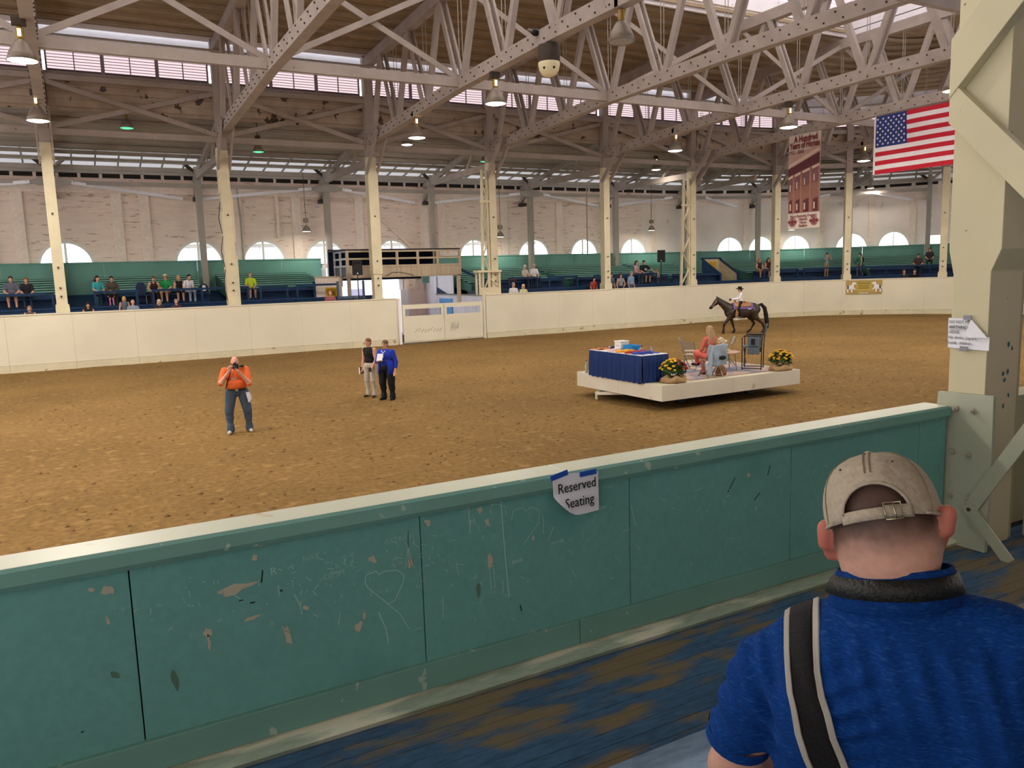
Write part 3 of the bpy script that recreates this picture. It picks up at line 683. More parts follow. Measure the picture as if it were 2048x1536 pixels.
# ---------------------------------------------------------------- closing shell: near stand roof and far-left end wall
wl = struct(MB().box((-30.3, -12, 0), (-30, 60, 18)).build('wall_left', M_PLASTER2)); wr = struct(MB().box((66, -12, 0), (66.3, 60, 18)).build('wall_right', M_PLASTER2))
struct(MB().box((-30, -9.3, 0), (66, -9, 10)).build('wall_near', M_PLASTER2))
struct(MB().add([(-30, 2.6, 11.2), (66, 2.6, 11.2), (66, -9.2, 9.3), (-30, -9.2, 9.3), (-30, 2.6, 11.3), (66, 2.6, 11.3), (66, -9.2, 9.4), (-30, -9.2, 9.4)], MB.BF).build('ceiling', M_ROOF2))
mb = MB(); mb.box((-30, 2.5, 11.0), (66, 2.65, 14.4)); struct(mb.build('wall_near_clerestory', M_PEEL))
mb = MB(); mb.box((-30, 38, 0), (-29.9, 48, 12)); 
# ---------------------------------------------------------------- high-bay lamps
M_SPUN = plain('dull_spun_reflector', '#8b7f74', .45, .3); M_LAMPGLOW = emit('lamp_glow', '#fff6e2', 16); M_GREENGLOW = emit('green_lamp_glow', '#5ff0a5', 1.6); M_OFFLENS = plain('dead_lamp_lens', '#a39c93', .3)
M_BALL = plain('brassy_ballast', '#a98c4c', .4, .6); M_WARM = emit('warm_glow', '#ffe2a8', 6)
def highbay(loc, label, lens, sc=1.0, zt=None):
    t = thing('high_bay_lamp', label, 'lamp', loc, 0, 'high-bay lamps under the roof')
    q = sc
    MB().lathe([(.05*q, .55*q), (.12*q, .52*q), (.2*q, .42*q), (.31*q, .2*q), (.38*q, 0), (.36*q, 0), (.29*q, .19*q), (.1*q, .45*q)], n=24).build('reflector', M_SPUN, t, True, True)
    MB().lathe([(.001, -.035*q), (.2*q, -.03*q), (.355*q, .01*q), (.34*q, .03*q), (.001, .03*q)], n=24).build('lens', lens, t, True, True)
    MB().lathe([(.04*q, .5*q), (.09*q, .56*q), (.09*q, .82*q), (.05*q, .86*q)], n=12).build('socket_housing', M_BALL, t, False, True)
    h = MB().box((-.17*q, -.08*q, .88*q), (.17*q, .08*q, 1.08*q)); h.build('ballast_box', M_RUST, t, local=True)
    if zt: MB().tube([(0, 0, 1.06*q), (0, 0, zt-loc[2])], .02, 6).build('hanger', M_RUST, t, local=True)
    if lens is M_LAMPGLOW and sc >= .8:
        l = bpy.data.lights.new('lamp_light', 'AREA'); l.shape = 'DISK'; l.size = .66; l.energy = 330 if sc == 1 else 80; l.color = (1, .93, .80)
        lo = bpy.data.objects.new('lamp_light', l); COL.objects.link(lo); lo.parent = t; lo.location = (0, 0, -.06)
    if lens is M_LAMPGLOW: MB().box((-.05*q, -.1*q, .6*q), (.03*q, -.092*q, .78*q)).build('lit_cage', M_WARM, t, local=True)
    return t
LL = [((-.4, 33.7, 9.3), 'bright bell lamp low under the leftmost truss, before the first cream column', 1), ((-.5, 25.1, 9.3), 'large bright bell lamp highest at the left picture edge', 1),
      ((13.6, 32.5, 9.27), 'bright bell lamp under the third truss, just left of the fourth column', 1), ((13.6, 25.3, 9.28), 'bright bell lamp in front of the louvred strip, left of the dome', 1), ((13.6, 18.05, 9.48), 'unlit bell lamp with a dull lens beside the steep white braces', 0),
      ((27.7, 32.35, 9.36), 'bright bell lamp under the fifth truss, left of the sixth column', 1), ((27.7, 25.0, 9.27), 'bright bell lamp just above the hanging banner', 1), ((27.7, 17.66, 9.27), 'bright bell lamp half hidden by the near pillar', 1),
      ((41.3, 31.65, 9.31), 'bright bell lamp left of the flag', 1)]
LL += [((x, y, 9.3), 'added bell lamp outside the picture, ' + t_, 1) for x, y, t_ in ((-.3, 17.8, 'over the middle at the left'), (-.3, 10.5, 'over the near side at the left'), (13.6, 10.5, 'over the near side, above the viewer'), (27.7, 10.5, 'over the near side behind the pillar'), (41.3, 24.5, 'at the right end, far'), (41.3, 17.5, 'at the right end, near'), (-10, 32, 'past the left edge, far'), (-10, 21, 'past the left edge, middle'), (-10, 10.5, 'past the left edge, near'))]  # unseen lamps carrying the grid on, added for more light on the soil
for loc, lab, on in LL: highbay(loc, lab, M_LAMPGLOW if on else M_OFFLENS, 1, 10.3)
for i, (s, off, z, lab) in enumerate([(16.4, 2.5, 10.35, 'smaller lit lamp behind the fourth-column lamp'), (33.2, 2.5, 9.65, 'small lit lamp left of the sixth column')]):
    highbay(P3(s, off, z), lab, M_LAMPGLOW, .8, lr_z(off))
def at_s(s, off, z): return P3(s, off, z)
for s, off, z, lab, k in [(2.88, 1.5, 10.24, 'green glowing lamp under the stand roof, left bay', .76), (8.45, 1.5, 9.48, 'green glowing lamp right of the second cream column', .7), (20.42, 1.5, 9.51, 'small green lamp beside the fourth cream column', .5), (28.78, 1.5, 9.47, 'tiny green lamp right of the fifth cream column', .36)]:
    t = highbay(P3(s, off, z), lab, M_GREENGLOW, k, lr_z(off))
for s, z, lab in [(12.21, 6.16, 'small pendant lamp with two lit tiers above the fourth arch'), (24.82, 5.8, 'small pendant lamp peeping out beside the fourth cream column'), (37.25, 6.21, 'small pendant lamp left of the laced mast'), (44.74, 6.06, 'small pendant lamp below the hanging banner'), (48.2, 8.9, 'pair of tiny lit lamps under the roof right of the banner')]:
    t = thing('pendant_lamp', lab, 'lamp', P3(s, 8.0, z), 0, 'small pendant lamps by the back wall')
    MB().lathe([(.06, .35), (.16, .25), (.26, .02), (.24, 0), (.05, .3)], n=16).build('shade', M_SPUN, t, True, True); MB().lathe([(.001, -.02), (.23, .0), (.001, .02)], n=16).build('lens', emit('pendant_glow', '#fff3dc', 6), t, False, True)
    l = bpy.data.lights.new('pendant_light', 'AREA'); l.shape = 'DISK'; l.size = .46; l.energy = 55; l.color = (1, .93, .82); lo = bpy.data.objects.new('pendant_light', l); COL.objects.link(lo); lo.parent = t; lo.location = (0, -.3, -.05); lo.rotation_euler = (0, 0, 0)
    MB().box((-.12, -.12, .5), (.12, .12, .75)).build('lamp_housing', M_SPUN, t, local=True); MB().tube([(0, 0, .3), (0, 0, 9.4-z)], .015, 5).build('hanger', M_RUST, t, local=True)

# dome hanging from the third truss
t = thing('hanging_dome', 'dark drum with a cream rounded underside and two black dots, hung from a truss', 'dome', (13.6, 21.74, 9.65))
MB().lathe([(.02, .70), (.33, .68), (.35, .64), (.345, .2), (.33, .17)], n=24).build('drum', plain('brown_drum', '#4a4039', .8), t, True, True)
MB().lathe([(.332, .18), (.335, .10), (.30, -.06), (.22, -.19), (.10, -.245), (.001, -.255)], n=24).build('dome', plain('cream_dome', '#efe3bb', .5), t, True, True)
for a in (-2.66, -1.62): MB().ball((.30*math.cos(a), .30*math.sin(a), -.03), .04, 8).build('dark_eye', M_BLACK, t, local=True)
mb = MB()
for dx, dy in ((-.2, -.1), (.2, .1), (.02, .2)): mb.tube([(dx, dy, .6), (0, 0, .85)], .008, 5)
mb.build('hanging_wires', M_BLACK, t, local=True)
t = thing('cable_motor', 'tangled dark motor and cables clamped on the truss above the dome', 'motor', (13.35, 22.1, 10.78))
MB().ball((0, 0, 0), .13, 10, 0, 1.2, .8, .9).build('motor_body', M_BLACK, t, True, True); MB().tube([(-.25, 0, .05), (-.1, 0, .02)], .05, 8).build('shaft_end', M_METAL, t, local=True)
mb = MB()
for q in range(4): mb.tube([(.08+.02*q, -.02, 0), (.12+.03*q, -.05, -.3), (.1+.02*q, -.03, -.72), (.16, -.03, -.9)], .014, 5)
mb.build('cable_bundle', M_BLACK, t, local=True)

# ---------------------------------------------------------------- flag and banner
M_RED = mat('flag_red', '#c32034', .7, .04, 3); M_FWHITE = mat('flag_white', '#ece6ea', .7, .03, 3); M_FBLUE = mat('flag_blue', '#2b3a78', .7, .05, 3)
FX, FY0, FY1, FZ0, FZ1 = 34.35, 25.70, 21.72, 7.58, 10.27
t = thing('flag', 'large flag with red and white stripes and white stars on blue, hung from a truss', 'flag', (FX, 24, 10.3))
def fpt(u, v): return (FX-.03*math.sin(u*9+v*3)-.05*(1-v)*math.sin(u*4), FY0+(FY1-FY0)*u-.03*math.sin(v*5), FZ1-(FZ1-FZ0)*(1-v)+.0*u)
n = 30
for k in range(13):
    mb = MB(); u0 = .41 if k < 7 else 0; v1 = 1-k/13; v0 = 1-(k+1)/13
    for j in range(n):
        a = u0+(1-u0)*j/n; b = u0+(1-u0)*(j+1)/n; mb.quad(fpt(a, v0), fpt(b, v0), fpt(b, v1), fpt(a, v1))
    mb.build('stripe', M_RED if k % 2 == 0 else M_FWHITE, t, True)
mb = MB()
for i in range(12):
    for j in range(7):
        a, b = .41*i/12, .41*(i+1)/12; v0, v1 = 1-7/13+7/13*j/7, 1-7/13+7/13*(j+1)/7; mb.quad(fpt(a, v0), fpt(b, v0), fpt(b, v1), fpt(a, v1))
mb.build('canton', M_FBLUE, t, True)
for r in range(9):
    for c in range(6 if r % 2 == 0 else 5):
        u = .41*(1+2*c+(r % 2))/12; v = 1-7/13*(r+1)/10; p = fpt(u, v); mb = MB(); pts = []
        for q in range(10): rr = .068 if q % 2 == 0 else .028; a = PI/2+q*PI/5; pts.append((p[0]-.012, p[1]-rr*math.cos(a), p[2]+rr*math.sin(a)))
        mb.add(pts+[(p[0]-.012, p[1], p[2])], [(i, (i+1) % 10, 10) for i in range(10)]).build('star', M_FWHITE, t)
mb = MB(); mb.box((FX-.04, FY0-.02, FZ0), (FX+.02, FY0+.06, FZ1)); mb.build('hoist_band', M_FWHITE, t)

BX, BY0, BY1, BZ0, BZ1 = 34.36, 30.95, 28.87, 5.33, 10.2; bw, bh = BY0-BY1, BZ1-BZ0
t = thing('banner', 'tall hanging banner with maroon lettering and a sepia picture of tall windows', 'banner', (BX, 30.2, 10.3))
M_BCREAM = mat('banner_cream', '#d9c9c0', .7, .03, 1); M_MAROON = plain('banner_maroon', '#7c2b35', .7); M_SEP = [mat('banner_sepia_%d' % i, c, .7, .08, 2) for i, c in enumerate(('#c49f96', '#5f3039', '#93665c', '#7b545c', '#d8bfb0', '#a87c6c'))]
def bp(u, v, d=0): return (BX-.004-d-.02*math.sin(v*5), BY0-bw*u, BZ1-bh*v)
def bquad(mb, pts, d): mb.add([bp(u, v, d) for u, v in pts], [tuple(range(len(pts)))])
mb = MB()
for j in range(16): mb.quad(bp(0, j/16), bp(0, (j+1)/16), bp(1, (j+1)/16), bp(1, j/16))
mb.build('cloth', M_BCREAM, t)
def bpoly(pts, m, name, d):
    mb = MB(); bquad(mb, pts, d); return mb.build(name, m, t)
bpoly([(.01, .215), (.99, .135), (.99, .83), (.01, .83)], M_SEP[0], 'printed_sky', .03)
bpoly([(.01, .31), (.99, .165), (.99, .20), (.01, .345)], M_SEP[4], 'printed_cornice', .04)
bpoly([(.01, .355), (.99, .215), (.99, .325), (.01, .435)], M_SEP[1], 'printed_frieze', .04)
bpoly([(.01, .435), (.99, .325), (.99, .83), (.01, .83)], M_SEP[2], 'printed_facade', .036)
for u0, u1 in ((.02, .17), (.23, .41), (.47, .70), (.77, .98)):
    vt = .435-.11*(u0+u1)/2
    bpoly([(u0, vt+.02), (u1, vt-.005), (u1, vt+.02), (u0, vt+.045)], M_SEP[4], 'printed_lintel', .046)
    bpoly([(u0, vt+.05), (u1-.03, vt+.03), (u1-.03, vt+.17), (u0, vt+.19)], M_SEP[3], 'printed_window', .046); bpoly([(u0+.03, .70), (u1-.03, .68), (u1-.03, .825), (u0+.03, .825)], M_SEP[1], 'printed_window', .046)
    bpoly([(u0+.05, vt+.1), (u0+.08, vt+.1), (u0+.08, vt+.17), (u0+.05, vt+.17)], M_SEP[4], 'printed_glint', .05); bpoly([(u0+.05, .73), (u0+.09, .73), (u0+.09, .80), (u0+.05, .80)], M_SEP[4], 'printed_glint', .05)
    bpoly([(u1+.0, vt+.05), (u1+.035, vt+.04), (u1+.035, .828), (u1, .828)], M_SEP[5], 'printed_column', .05)
RB = (PI/2, 0, -PI/2)
def btext(s, size, u, v, **k): o = put_text(s, size, M_MAROON, t, Vector(bp(u, v, .06))-t.location, RB, **k); return o
btext('A Hundred', .46, .55, .052, bold=.014, sx=.72); btext('Years of Horses', .46, .52, .118, bold=.014, sx=.64); btext('1910 - 2010', .26, .26, .185, bold=.004, sx=.8)
btext("We're Restoring Oregon's", .2, .5, .865, bold=.004, sx=.82); btext('Historic', .2, .5, .90, bold=.005, sx=.85); btext('Horse', .2, .5, .935, bold=.005, sx=.85); btext('Stadium', .2, .5, .97, bold=.005, sx=.85)
for u in (.16, .84):
    mb = MB(); c = Vector(bp(u, .925, .06))
    for q in range(20):
        a0, a1 = 2*PI*q/20, 2*PI*(q+1)/20
        mb.quad(*[(c.x, c.y-r*math.cos(a), c.z+r*math.sin(a)) for r, a in ((.2, a0), (.2, a1), (.235, a1), (.235, a0))])
    mb.quad((c.x-.005, c.y+.28, c.z-.05), (c.x-.005, c.y-.28, c.z-.05), (c.x-.005, c.y-.28, c.z+.06), (c.x-.005, c.y+.28, c.z+.06)); mb.quad((c.x, c.y+.1, c.z+.08), (c.x, c.y-.1, c.z+.08), (c.x, c.y-.06, c.z+.15), (c.x, c.y+.06, c.z+.15)); mb.quad((c.x, c.y+.1, c.z-.15), (c.x, c.y-.1, c.z-.15), (c.x, c.y-.12, c.z-.08), (c.x, c.y+.12, c.z-.08))
    mb.build('round_emblem', M_MAROON, t)

# gold sign on the arena wall
s0 = 46.92; p = P3(s0, -.03, 0); rz = rz_at(s0)
t = thing('wall_sign', 'gold sign with two white horses and dark lines of lettering on the arena wall', 'sign', (p.x, p.y, 1.83), rz)
MB().box((-1.12, -.02, -.46), (1.12, .0, .44)).build('board', mat('gold_sign', '#b59a5a', .6, .1, 2), t, local=True)
MB().box((-.5, -.03, -.28), (.5, -.02, .3)).build('bright_centre', mat('gold_centre', '#c3ab55', .6, .06, 2), t, local=True)
HS = [(-.36, -.05), (-.3, .12), (-.05, .14), (.06, .34), (.2, .33), (.3, .22), (.24, .17), (.16, .2), (.12, .0), (.24, -.12), (.2, -.2), (.06, -.08), (.04, -.34), (-.04, -.34), (-.06, -.12), (-.2, -.14), (-.22, -.34), (-.3, -.34), (-.3, -.12)]
for sg in (-1, 1):
    MB().prism([(sg*(.76-q[0]) if sg > 0 else -(.76-q[0]), q[1]) for q in HS][::1], (0, -.03, 0), (1, 0, 0), (0, 0, 1), (0, -.01, 0)).build('painted_horse', plain('sign_white', '#eceaf2', .6), t, local=True)
    MB().box((sg*1.0-.05, -.045, -.12), (sg*1.0+.05, -.03, .12)).build('horse_tail', plain('sign_dark', '#4f4638', .6), t, local=True)
mb = MB()
for zz, w, n in ((.24, .42, 13), (.08, .33, 8), (-.06, .34, 9)):
    for i in range(n): x = -w+2*w*i/n; mb.box((x, -.036, zz-.035), (x+1.5*w/n, -.03, zz+.035))
mb.build('lettering', plain('sign_ink', '#7b672f', .7), t, local=True)
MB().box((-.3, -.028, -.41), (.3, -.02, -.37)).build('footer_line', plain('sign_white', '#eceaf2'), t, local=True)
# ---------------------------------------------------------------- passage behind the gate and the yard outside
M_LAV = mat('pale_lavender_boards', '#ecebfb', .6, .04, 1); M_PINKB = mat('pink_painted_boards', '#f0d6c8', .7, .05, 1)
ps = sempty('wall_passage')
for i in range(19):
    y = YW+.3+i*.5; MB().box((20.05, y+.01, 0), (20.13, y+.49, 2.28 if y < 45.6 else 3.4)).build('board', M_LAV, ps)
MB().box((20.0, YW+.3, 2.25), (20.1, 45.9, 2.33)).build('rail_cap', M_CONC, ps)
for i in range(19):
    y = YW+.3+i*.5; MB().box((14.16, y+.01, 0), (14.24, y+.49, 2.2)).build('board', M_PINKB, ps)
MB().box((20.15, 43.6, 2.3), (20.2, 47.8, 3.5)).build('upper_boarding', M_LAV, ps)
MB().box((18.62, 47.62, 2.5), (20.05, 47.72, 4.35)).build('upper_brickwork', M_PLASTER, ps)
MB().box((18.62, 47.5, 0), (20.05, 47.62, 2.55)).box((19.3, 47.46, .2), (20.0, 47.5, 2.1)).build('pink_partition', M_PINKB, ps)
MB().box((17.95, 46.6, 0), (18.45, 47.3, 2.65)).build('white_pier', M_WHITE, ps)
for x in (18.75, 19.2, 19.75): MB().box((x, 47.54, 2.56), (x+.16, 47.62, 4.3)).build('brick_pier', M_PILAST, ps)
MB().box((18.3, YW+OW-.1, 0), (18.55, YW+OW+.4, 4.3)).build('doorway_jamb', M_WHITE, ps); MB().box((13.45, YW+OW-.1, 0), (13.65, YW+OW+.4, 4.3)).build('doorway_jamb', M_WHITE, ps)
d = sempty('door_1', (20.03, 44.5, 1)); MB().box((20.0, 43.55, .02), (20.05, 45.4, 2.04)).build('door_leaf', plain('sky_blue_door', '#5aa0e6', .5), d); MB().ball((19.98, 45.2, 1.05), .04, 8).build('handle', M_METAL, d)
struct(MB().box((12.0, YW+.15, -.04), (21, 60, -.005)).build('floor_passage', M_CONC))
struct(MB().add([(-80, 47, -.06), (140, 47, -.06), (140, 160, -.06), (-80, 160, -.06)], [(0, 1, 2, 3)]).build('ground_yard', mat('pale_yard_concrete', '#c9c4bd', .9, .05, .3)))
yb = thing('yard_building', 'pale lavender metal-sided building out in the yard behind the doorway', 'building', (24, 75, 0))
for i in range(24): MB().box((8+i*1.5, 75, 0), (8+i*1.5+1.46, 75.2, 6.5)).build('wall_sheet', M_LAV, yb)
MB().box((7.5, 74.6, 6.5), (44.5, 80, 6.8)).build('roof_edge', M_CONC, yb); MB().box((23.5, 74.95, 0), (25.0, 75.0, 2.4)).build('doorway', plain('grey_mauve_door', '#8c8397'), yb)
fe = thing('yard_fence', 'white rail fence outside the doorway behind the gate', 'fence', (18, 54, 0))
for z in (.5, .95, 1.3, 1.8): MB().box((12, 53.95, z), (23, 54.0, z+.16)).build('rail', M_WHITE, fe)
for x in (12.2, 14.4, 16.6, 18.8, 21.0): MB().box((x, 53.9, 0), (x+.14, 54.05, 2.0)).build('fence_post', M_WHITE, fe)

# ---------------------------------------------------------------- announcer booth bridging the passage
M_BOOTH = mat('taupe_booth_paint', '#c2b199', .6, .08, 1.5, stretch=(3, 3, .5)); M_BNAVY = plain('booth_navy', '#101c33', .7); M_BWHITE = plain('booth_white', '#d9dbe4', .5)
bo = thing('announcer_booth', 'raised taupe booth with open navy-backed frames above the gate passage', 'booth', (15.7, 41, 3.5))
bx0, bx1, byf, byb = 12.6, 18.95, 40.0, 42.4
for i in range(11):
    w = (bx1-bx0)/11; MB().box((bx0+i*w+.006, byf, 3.46), (bx0+(i+1)*w-.006, byf+.05, 4.02)).build('front_board', M_BOOTH, bo)
for z in (4.02, 4.40, 4.78): MB().box((bx0, byf-.03, z-.04), (bx1, byf+.07, z+.05)).build('front_rail', M_BOOTH, bo)
for i in range(6):
    x = bx0+(bx1-bx0)*(0, .235, .425, .61, .79, 1)[i]; MB().box((x-.06, byf-.035, 3.46), (x+.06, byf+.08, 4.8)).build('front_post', M_BOOTH, bo)
for i in range(3):
    y = byf+.1+i*1.1; MB().box((bx0-.04, y, 3.0 if i else 3.46), (bx0+.06, y+.1, 4.85)).build('side_post', M_BWHITE, bo)
for z in (4.05, 4.42, 4.8): MB().box((bx0-.05, byf, z-.05), (bx0+.05, byb, z+.04)).build('side_rail', M_BWHITE, bo)
MB().box((bx0+.02, byf+.1, 3.46), (bx0+.06, byb, 4.02)).build('side_board', plain('booth_side_grey', '#6c6f74'), bo)
MB().box((bx0-.3, byb-.05, 3.3), (17.6, byb+.05, 4.98)).build('navy_back', M_BNAVY, bo)
MB().box((17.55, byf+.6, 3.6), (17.62, byb, 4.9)).build('navy_side', M_BNAVY, bo)
MB().box((bx0, byf, 3.42), (bx1, byb, 3.47)).build('booth_floor', M_BOOTH, bo)
MB().box((bx0-.3, byf-.06, 4.84), (bx1+.02, byb+.06, 4.9)).build('booth_top', plain('dark_booth_top', '#2a2b30'), bo)
for x in (17.9, 18.45): MB().box((x, byb-.1, 3.5), (x+.07, byb, 4.85)).build('rear_post', mat('yellowed_post', '#b9a274'), bo)
MB().box((bx1-.15, byf, 1.9), (bx1, byf+.2, 3.46)).build('support_post', M_BOOTH, bo); MB().box((bx0, byf+.1, 0.0), (bx0+.15, byf+.3, 3.46)).build('support_post', M_BOOTH, bo)
MB().bar((19.1, 40.3, 3.75), (20.8, 40.3, 2.95), .1, .12).build('stair_handrail', M_NAVY, bo)
mb = MB(); mb.tube([(14.6, byf-.05, 3.5), (15.0, byf-.06, 3.68), (15.5, byf-.05, 3.66), (16.2, byf-.05, 3.5)], .012, 5); mb.build('slack_cable', M_BLACK, bo)
# cream hut with the caution sign beside the booth
hu = thing('board_hut', 'low cream boarded hut front with a yellow caution sign', 'hut', (11.8, 41, 2.5))
for i in range(9): MB().box((11.15+i*.155, 41, 2.2), (11.15+i*.155+.149, 41.06, 3.5)).build('board', M_PILAST, hu)
MB().box((11.1, 40.97, 3.5), (12.6, 41.1, 3.56)).build('cap', M_BOOTH, hu); MB().box((11.0, 40.9, 2.5), (11.12, 41.05, 3.3)).build('corner_post', M_NAVY, hu)
t = thing('caution_sign', 'yellow sign reading CAUTION on the cream hut front', 'sign', (11.95, 40.97, 2.74))
MB().box((-.29, -.01, -.24), (.29, .01, .24)).build('plate', plain('sign_yellow', '#d9a51e', .5), t, local=True); M_INK = plain('black_ink', '#161616', .6)
put_text('CAUTION', .13, M_INK, t, (0, -.014, .13), (PI/2, 0, 0), bold=.002)
mb = MB()
for z in (.02, -.06, -.14): mb.box((-.22, -.014, z-.018), (.22, -.01, z+.018))
mb.build('small_print', M_INK, t, local=True)
# glazed windbreak with slate posts by the desk
t = thing('glass_windbreak', 'glass screen between two slate posts beside the gate column', 'screen', (12.4, 39.4, 1.42))
for x in (11.78, 13.12): MB().box((x, 39.35, 1.42), (x+.1, 39.45, 3.3)).build('slate_post', plain('slate_post', '#4a5b6b', .5), t)
MB().box((11.88, 39.39, 2.3), (13.12, 39.41, 3.0)).build('glass_sheet', M_GLASS, t)
# frame booth on top of the wall, right of the gate
t = thing('timber_frame', 'open cream timber frame standing on the arena wall right of the gate', 'frame', (19.9, 38.3, 2.3))
MB().box((19.1, 38.15, 3.52), (20.55, 38.7, 3.64)).build('top_board', M_COLUMN, t)
for x, y in ((19.2, 38.2), (19.75, 38.2), (20.4, 38.2), (19.2, 38.6)): MB().box((x, y, 2.33), (x+.1, y+.08, 3.52)).build('frame_post', M_COLUMN, t)
MB().box((19.25, 38.19, 2.33), (20.45, 38.23, 2.72)).build('low_board', M_COLUMN, t); MB().bar((19.85, 38.22, 3.2), (20.4, 38.22, 2.75), .04, .05).build('brace', M_COLUMN, t)

# stairwell in the right-hand part of the stand
t = thing('stairwell', 'stairwell with sloping navy and cream side walls and a yellow notice', 'stairwell', (40, 42, 2.5))
for x, m, nm in ((39.2, M_NAVY, 'navy_side_wall'), (40.85, mat('cream_stair_wall', '#d6c6a4', .6), 'cream_side_wall')):
    MB().prism([(43.0, 4.0), (41.2, 2.92), (41.2, 2.0), (43.0, 2.0)], (x, 0, 0), (0, 1, 0), (0, 0, 1), (.08, 0, 0)).build(nm, m, t)
    MB().bar((x+.04, 43.05, 4.06), (x+.04, 41.15, 2.95), .14, .1).build('navy_coping', M_NAVY, t); MB().box((x-.04, 41.13, 2.0), (x+.12, 41.22, 2.95)).build('navy_end_post', M_NAVY, t)
MB().box((39.2, 42.95, 2.0), (40.9, 43.02, 4.05)).build('cream_back_wall', MATS['cream_stair_wall'], t); MB().box((39.15, 42.9, 4.02), (40.95, 43.06, 4.12)).build('navy_top_rail', M_NAVY, t)
MB().box((39.9, 42.93, 3.3), (40.5, 42.95, 3.85)).build('yellow_notice', plain('sign_yellow', '#d9a51e', .5), t)
for i in range(3): MB().box((38.2, 41.2+i*.35, 2.5), (39.15, 41.55+i*.35, 2.5+.25*i)).build('step', M_NAVYF, t)

# loudspeakers on tripods
def speaker(p, zt, lab, rz):
    t = thing('loudspeaker', lab, 'loudspeaker', p, rz, 'loudspeakers on stands')
    h = zt-p[2]
    b = MB().prism([(-.25, 0), (.25, 0), (.19, .38), (-.19, .38)], (0, -.2, h-.76), (1, 0, 0), (0, 1, 0), (0, 0, .76)).build('cabinet', M_BLACK, t, local=True)
    MB().box((-.2, -.215, h-.52), (.2, -.2, h-.05)).build('horn_panel', plain('dark_grille', '#26272b', .7), t, local=True); MB().box((-.2, -.21, h-.74), (.2, -.2, h-.54)).build('grille', plain('dark_grille', '#26272b', .7), t, local=True)
    MB().prism([(-.19, 0), (.19, 0), (.13, .12), (-.13, .12)], (0, -.217, h-.22), (1, 0, 0), (0, 0, 1), (0, .01, 0)).build('horn', plain('horn_black', '#08080a', .4), t, local=True)
    MB().box((-.03, -.222, h-.7), (.03, -.21, h-.64)).build('badge', plain('badge_white', '#e8e8e8'), t, local=True)
    MB().tube([(0, 0, 0), (0, 0, h-.74)], .025, 8).build('pole', M_BLACK, t, local=True)
    for a in (.3, 2.4, 4.5): MB().tube([(0, 0, .55), (.45*math.cos(a), .45*math.sin(a), .01)], .018, 6).build('leg', M_BLACK, t, local=True)
speaker((12.75, 38.95, 1.42), 4.33, 'black loudspeaker on a pole beside the announcer booth', -.3)
speaker((33.4, 40.4, 2.5), 4.62, 'black loudspeaker on a pole left of the laced mast', -.6)
# ---------------------------------------------------------------- near barrier, walkway and pillar
M_TEAL = mat('teal_barrier_paint', '#6ba8a1', .55, .06, 1.2, wear='#5f9b94', wscale=2.5, wt=.55, wsoft=.2, fine=(30, .05), bump=.08, bscale=30)
M_TEALB = mat('scuffed_teal_base', '#6f9f95', .6, .08, 2, wear='#a3bcae', wscale=16, wt=.66, wsoft=.03)
M_CAP = mat('pale_cap_paint', '#d9dcc6', .4, .06, 1.2, wear='#c3a987', wscale=4, wt=.66, wsoft=.08, spec=.5)
M_LEDGE = mat('worn_pale_ledge', '#8f9f8c', .55, .1, 2, wear='#c9cbb4', wscale=3.2, wt=.5, wsoft=.08, fine=(20, .1), stretch=(.5, 3, 1))
M_SEAM = plain('dark_seam', '#12302e', .9)
YB = 2.975; ZF = 1.61
wn_ = sempty('wall_barrier')
JX = [-5.4, -3.9, -1.45, .09, 1.18, 2.26, 3.36, 4.47, 4.74]
for a, b in zip(JX[:-1], JX[1:]): MB().box((a+.0025, YB, 1.7), (b-.0025, YB+.05, 2.47)).build('teal_panel', M_TEAL, wn_)
MB().box((-5.4, YB+.03, 0.0), (4.78, YB+.10, 2.46)).build('barrier_core', M_SEAM, wn_)
mb = MB(); mb.prism([(YB-.03, 2.445), (YB-.02, 2.425), (YB+.0, 2.425), (YB+.0, 2.47), (YB-.005, 2.50), (YB-.022, 2.49)], (-5.4, 0, 0), (0, 1, 0), (0, 0, 1), (10.14, 0, 0)); mb.build('nosing', M_TEALB, wn_)
for a, b in ((-5.4, -1.0), (-1.0, 1.9), (1.9, 4.76)): MB().box((a+.001, YB-.006, 2.468), (b-.001, YB+.165, 2.5)).build('cap_board', M_CAP, wn_, bevel=.006)
for a, b in ((-5.4, -.6), (-.6, 1.95), (1.95, 4.76)): MB().box((a+.0015, YB-.022, 1.665), (b-.0015, YB+.01, 1.782)).build('base_board', M_TEALB, wn_, bevel=.004)
for a, b in ((-5.4, -.55), (-.55, 1.98), (1.98, 4.9)): MB().prism([(2.893, ZF), (2.885, ZF+.022), (2.90, ZF+.034), (2.955, ZF+.048), (2.965, ZF+.055), (2.98, ZF+.055), (2.98, ZF)], (a+.001, 0, 0), (0, 1, 0), (0, 0, 1), (b-a-.002, 0, 0)).build('toe_ledge', M_LEDGE, wn_)
# far side of the barrier carries down to the arena
MB().box((-30, YB+.1, 0), (4.9, YB+.14, 2.46)).build('arena_side_boards', M_ARENA, wn_)
